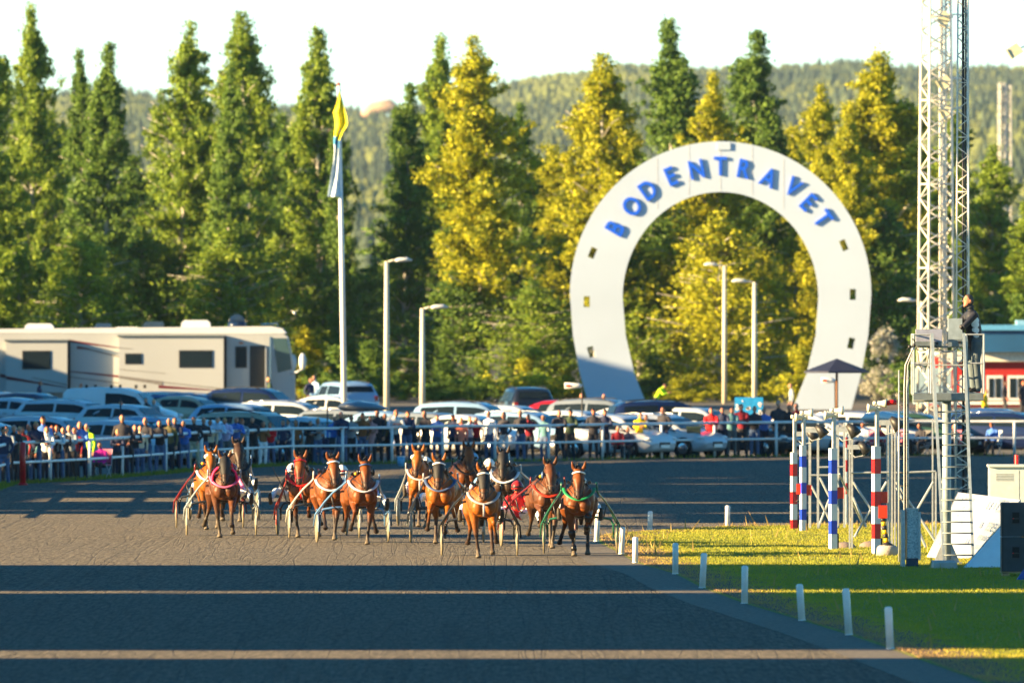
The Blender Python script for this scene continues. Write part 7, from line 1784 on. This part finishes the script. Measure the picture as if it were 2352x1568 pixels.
# ------------------------------------------------------------------ white tarpaulins on frames, loudspeakers, cabinets
def sg_u(x): return (3600+x/4.127)/1.7415
def sg_v(y): return (1920+y/4.127)/1.7415
def tarp(name, label, pts2, front_v, back_dy, marks=False):
    """pts2: outline in crop pixels, bottom edge first; rises backwards"""
    g = G(sg_u(pts2[0][0]), sg_v(front_v)); 
    vmin = min(p[1] for p in pts2)
    def W(x, y):
        f = (front_v-y)/(front_v-vmin); dy = back_dy*f
        return P(sg_u(x), sg_v(y), g.y+dy)-g
    n = 10; q = MB(); nx = 14
    (x0, y0), (x1, y1), (x2, y2), (x3, y3) = pts2     # bottom-left, bottom-right, top-right, top-left
    vs = []
    for i in range(n+1):
        t = i/n
        for j in range(nx+1):
            k = j/nx; xb, yb = x0+(x1-x0)*k, y0+(y1-y0)*k; xt, yt = x3+(x2-x3)*k, y3+(y2-y3)*k
            p = W(xb+(xt-xb)*t, yb+(yt-yb)*t); p.y += .03*math.sin(k*7)*math.sin(t*3.1); p.z = max(p.z, .015); vs.append(p)
    fs = [(i*(nx+1)+j, i*(nx+1)+j+1, (i+1)*(nx+1)+j+1, (i+1)*(nx+1)+j) for i in range(n) for j in range(nx)]
    bk = [v+Vector((0, .03, -.005)) for v in vs]
    q.add(vs, fs, 0, True); q.add(bk, [f[::-1] for f in fs], 0, True)
    o = q.build(name, mat('tarpaulin', (.72, .74, .76), .5, var=.04), None, g); tag(o, label, 'banner')
    for (xb, yb), (xt, yt) in ((pts2[0], pts2[3]), (pts2[1], pts2[2])):
        a, b_ = W(xb, yb)+Vector((0, .05, 0)), W(xt, yt)+Vector((0, .06, 0)); q = MB(); q.tube([a, b_], .015, 6); q.build('frame_pole', GALV, o)
        c = b_+Vector((0, .5, -b_.z)); q = MB(); q.tube([b_, c], .015, 6); q.build('prop', GALV, o)
    return o, W
t1, W1 = tarp('white_banner', 'large sloping white banner with faint mirrored print behind the tower ladder', [(455, 1265), (1130, 1345), (1985, 320), (965, 198)], 1300, 1.6)
# print showing through from the back of the cloth, mirrored
grey = flat('print_grey', (150, 165, 172), .6)
def show_text(txt, x, y, hpx, ang, par, W, mirror=True, squeeze=.35):
    fc = bpy.data.curves.new('print', 'FONT'); fc.body = txt; fc.size = 1.0; fc.offset = .02; ob = bpy.data.objects.new('print', fc); TS.collection.objects.link(ob); TS.view_layers[0].update(); dg = TS.view_layers[0].depsgraph; dg.update()
    me = bpy.data.meshes.new_from_object(ob.evaluated_get(dg)); bpy.data.objects.remove(ob)
    n = len(me.vertices); co = np.empty(n*3); me.vertices.foreach_get('co', co); co = co.reshape(-1, 3); w = co[:, 0].max()
    out = []
    for cx, cy, _ in co:
        if mirror: cx = w-cx
        px = cx*hpx*squeeze+cy*hpx*math.tan(R(ang)); py = -cy*hpx
        p = W(x+px, y+py+px*.12); out.append((p.x, p.y-.035, p.z+.012))
    me.vertices.foreach_set('co', np.array(out).ravel()); me.materials.clear(); me.materials.append(grey); me.update(); link('print', me, par)
for txt, x, y, h in (('BODEN', 1060, 330, 70), ('8', 930, 330, 90), ('PARK', 1020, 470, 50), ('GALA', 930, 600, 45), ('VINN', 900, 700, 45), ('BODEN', 1620, 370, 80), ('8', 1410, 480, 180), ('8', 1530, 480, 150), ('TRAVET', 1560, 530, 60), ('GALVIES', 1400, 830, 200), ('BODEN', 1270, 980, 110), ('PARKEN', 1230, 1130, 90), ('8', 1290, 790, 150), ('8', 1060, 1060, 140), ('V', 630, 1080, 100)):
    show_text(txt, x, y, h, 28, t1, W1)
t2, W2 = tarp('white_banner', 'front white banner panel, triangular, leaning left of the loudspeakers', [(1055, 1445), (1900, 1425), (2120, 300), (1960, 420)], 1450, 1.3)
for x, y in ((1090, 1415), (1370, 1092), (1650, 770), (1515, 1425), (1665, 1400)):
    p = W2(x, y); q = MB(); q.ball((p.x, p.y-.04, p.z+.01), .012, 8); q.build('eyelet', GALV_D, t2)
# power cabinets
g = G(2330, 1212); s = F/g.y; r = thing('utility_cabinet', 'pale grey two-door utility cabinet behind the banners at the right edge', 'cabinet', g)
x0 = (2272-2330)/s; x1 = (2440-2330)/s; zt = H_at(g, 1072)
cm = mat('cabinet_grey', (.50, .56, .58), .4, var=.05); q = MB(); q.box(((x0+x1)/2, .3, zt/2), (x1-x0, .6, zt)); q.build('casing', cm, r)
q = MB(); q.box(((x0+x1)/2, .28, zt+.03), (x1-x0+.06, .7, .06)); q.build('roof', cm, r)
xd = (2341.5-2330)/s
for a, b_ in ((x0+.03, xd-.01), (xd+.01, x1-.03)):
    q = MB(); q.box(((a+b_)/2, -.012, zt*.52), (b_-a, .02, zt*.86)); d_ = q.build('door', cm, r)
    for i in range(5): q = MB(); q.box(((a+b_)/2, -.025, zt*.88-i*.035), ((b_-a)*.6, .008, .012)); q.build('vent_slot', GALV_D, d_)
q = MB(); q.box((xd+.06, -.035, zt*.34), (.04, .03, .1)); q.build('handle', BLACK, r)
q = MB(); p = P(2336, 1068, g.y)-g; q.tube([(p.x, .2, zt+.06), (p.x, .2, zt+.28)], .055, 10, smooth=False); tag(q.build('red_cone_post', RED, None, g), 'small bright red post on top of the utility cabinet', 'post')
# loudspeakers
g = G(2334, 1324); s = F/g.y; w = (2440-2301)/s; hs = 79/s; zp = .10
wood = mat('pallet_wood', (.42, .26, .12), .8, var=.3, vscale=5)
r = thing('pallet', 'wooden pallet under the black loudspeakers at the right edge', 'pallet', g)
xc = (2301-2334)/s+w/2
for i in range(3): q = MB(); q.box((xc-w/2+.08+i*(w-.16)/2, .35, .03), (.12, .9, .07)); q.build('block', wood, r)
for i in range(6): q = MB(); q.box((xc, -.05+i*.16, .085), (w+.02, .11, .02)); q.build('board', wood, r)
for k, lab in ((0, 'lower of two stacked black loudspeakers at the right edge'), (1, 'upper of two stacked black loudspeakers at the right edge')):
    z = zp+.0+hs*(k+.5)+.004*k; sp = MB(); sp.box((0, 0, 0), (w, .7, hs-.012)); o = sp.build('loudspeaker', mat('speaker_black', (.035, .045, .055), .6, bump=.3, bscale=120), None, g+Vector((xc, .32, z))); tag(o, lab, 'loudspeaker', 'stacked loudspeakers')
    hx = -w/2+(2333-2301)/s; q = MB(); q.box((hx, -.36, .04), (.17, .02, .24)); hn = q.build('handle_recess', flat('recess_edge', (45, 50, 58), .5), o)
    q = MB(); q.box((hx, -.375, .04), (.13, .015, .20)); q.build('recess', flat('recess_black', (4, 4, 5), .8), hn)
    q = MB(); q.box((hx+.0, -.392, .025), (.12, .012, .022)); q.ball((hx-.05, -.395, .025), (.014, .008, .012), 8, 1); q.build('handle_bar', [flat('bar_dark', (35, 38, 44), .3), RED], hn)
    for sx in (-1, 1): q = MB(); q.box((sx*(w/2-.012), -.355, 0), (.03, .02, hs-.02)); q.build('corner_trim', BLACK, o)
# blue cover, bottom right corner
g = G(2350, 1332); q = MB(); q.add([(-.12, 0, .0), (.4, 0, .0), (.4, .1, .30), (.02, .1, .22), (-.12, .3, 0), (.4, .3, .0)], [(0, 1, 2, 3), (4, 3, 2, 5), (0, 3, 4)], 0); tag(q.build('blue_cover', flat('tarp_blue', (35, 75, 150), .6), None, g), 'corner of a blue plastic cover on the grass by the loudspeakers', 'cover')

# ------------------------------------------------------------------ air
def haze():
    m = bpy.data.materials.new('haze'); m.use_nodes = True; t, N, L = nodes(m)
    for n in list(N):
        if n.type != 'OUTPUT_MATERIAL': N.remove(n)
    v = N.new('ShaderNodeVolumePrincipled'); v.inputs['Color'].default_value = (.5, .75, 1, 1); v.inputs['Density'].default_value = HAZE_D; v.inputs['Anisotropy'].default_value = 0.2
    L.new(v.outputs[0], N['Material Output'].inputs['Volume'])
    mb = MB(); mb.box((0, 3600, 230), (3200, 7400, 476)); o = mb.build('haze', m); tag(o, kind='stuff')
HAZE_D = 0.00003
if HAZE_D: haze()
for ob in list(TS.collection.objects): bpy.data.objects.remove(ob)
bpy.data.scenes.remove(TS)
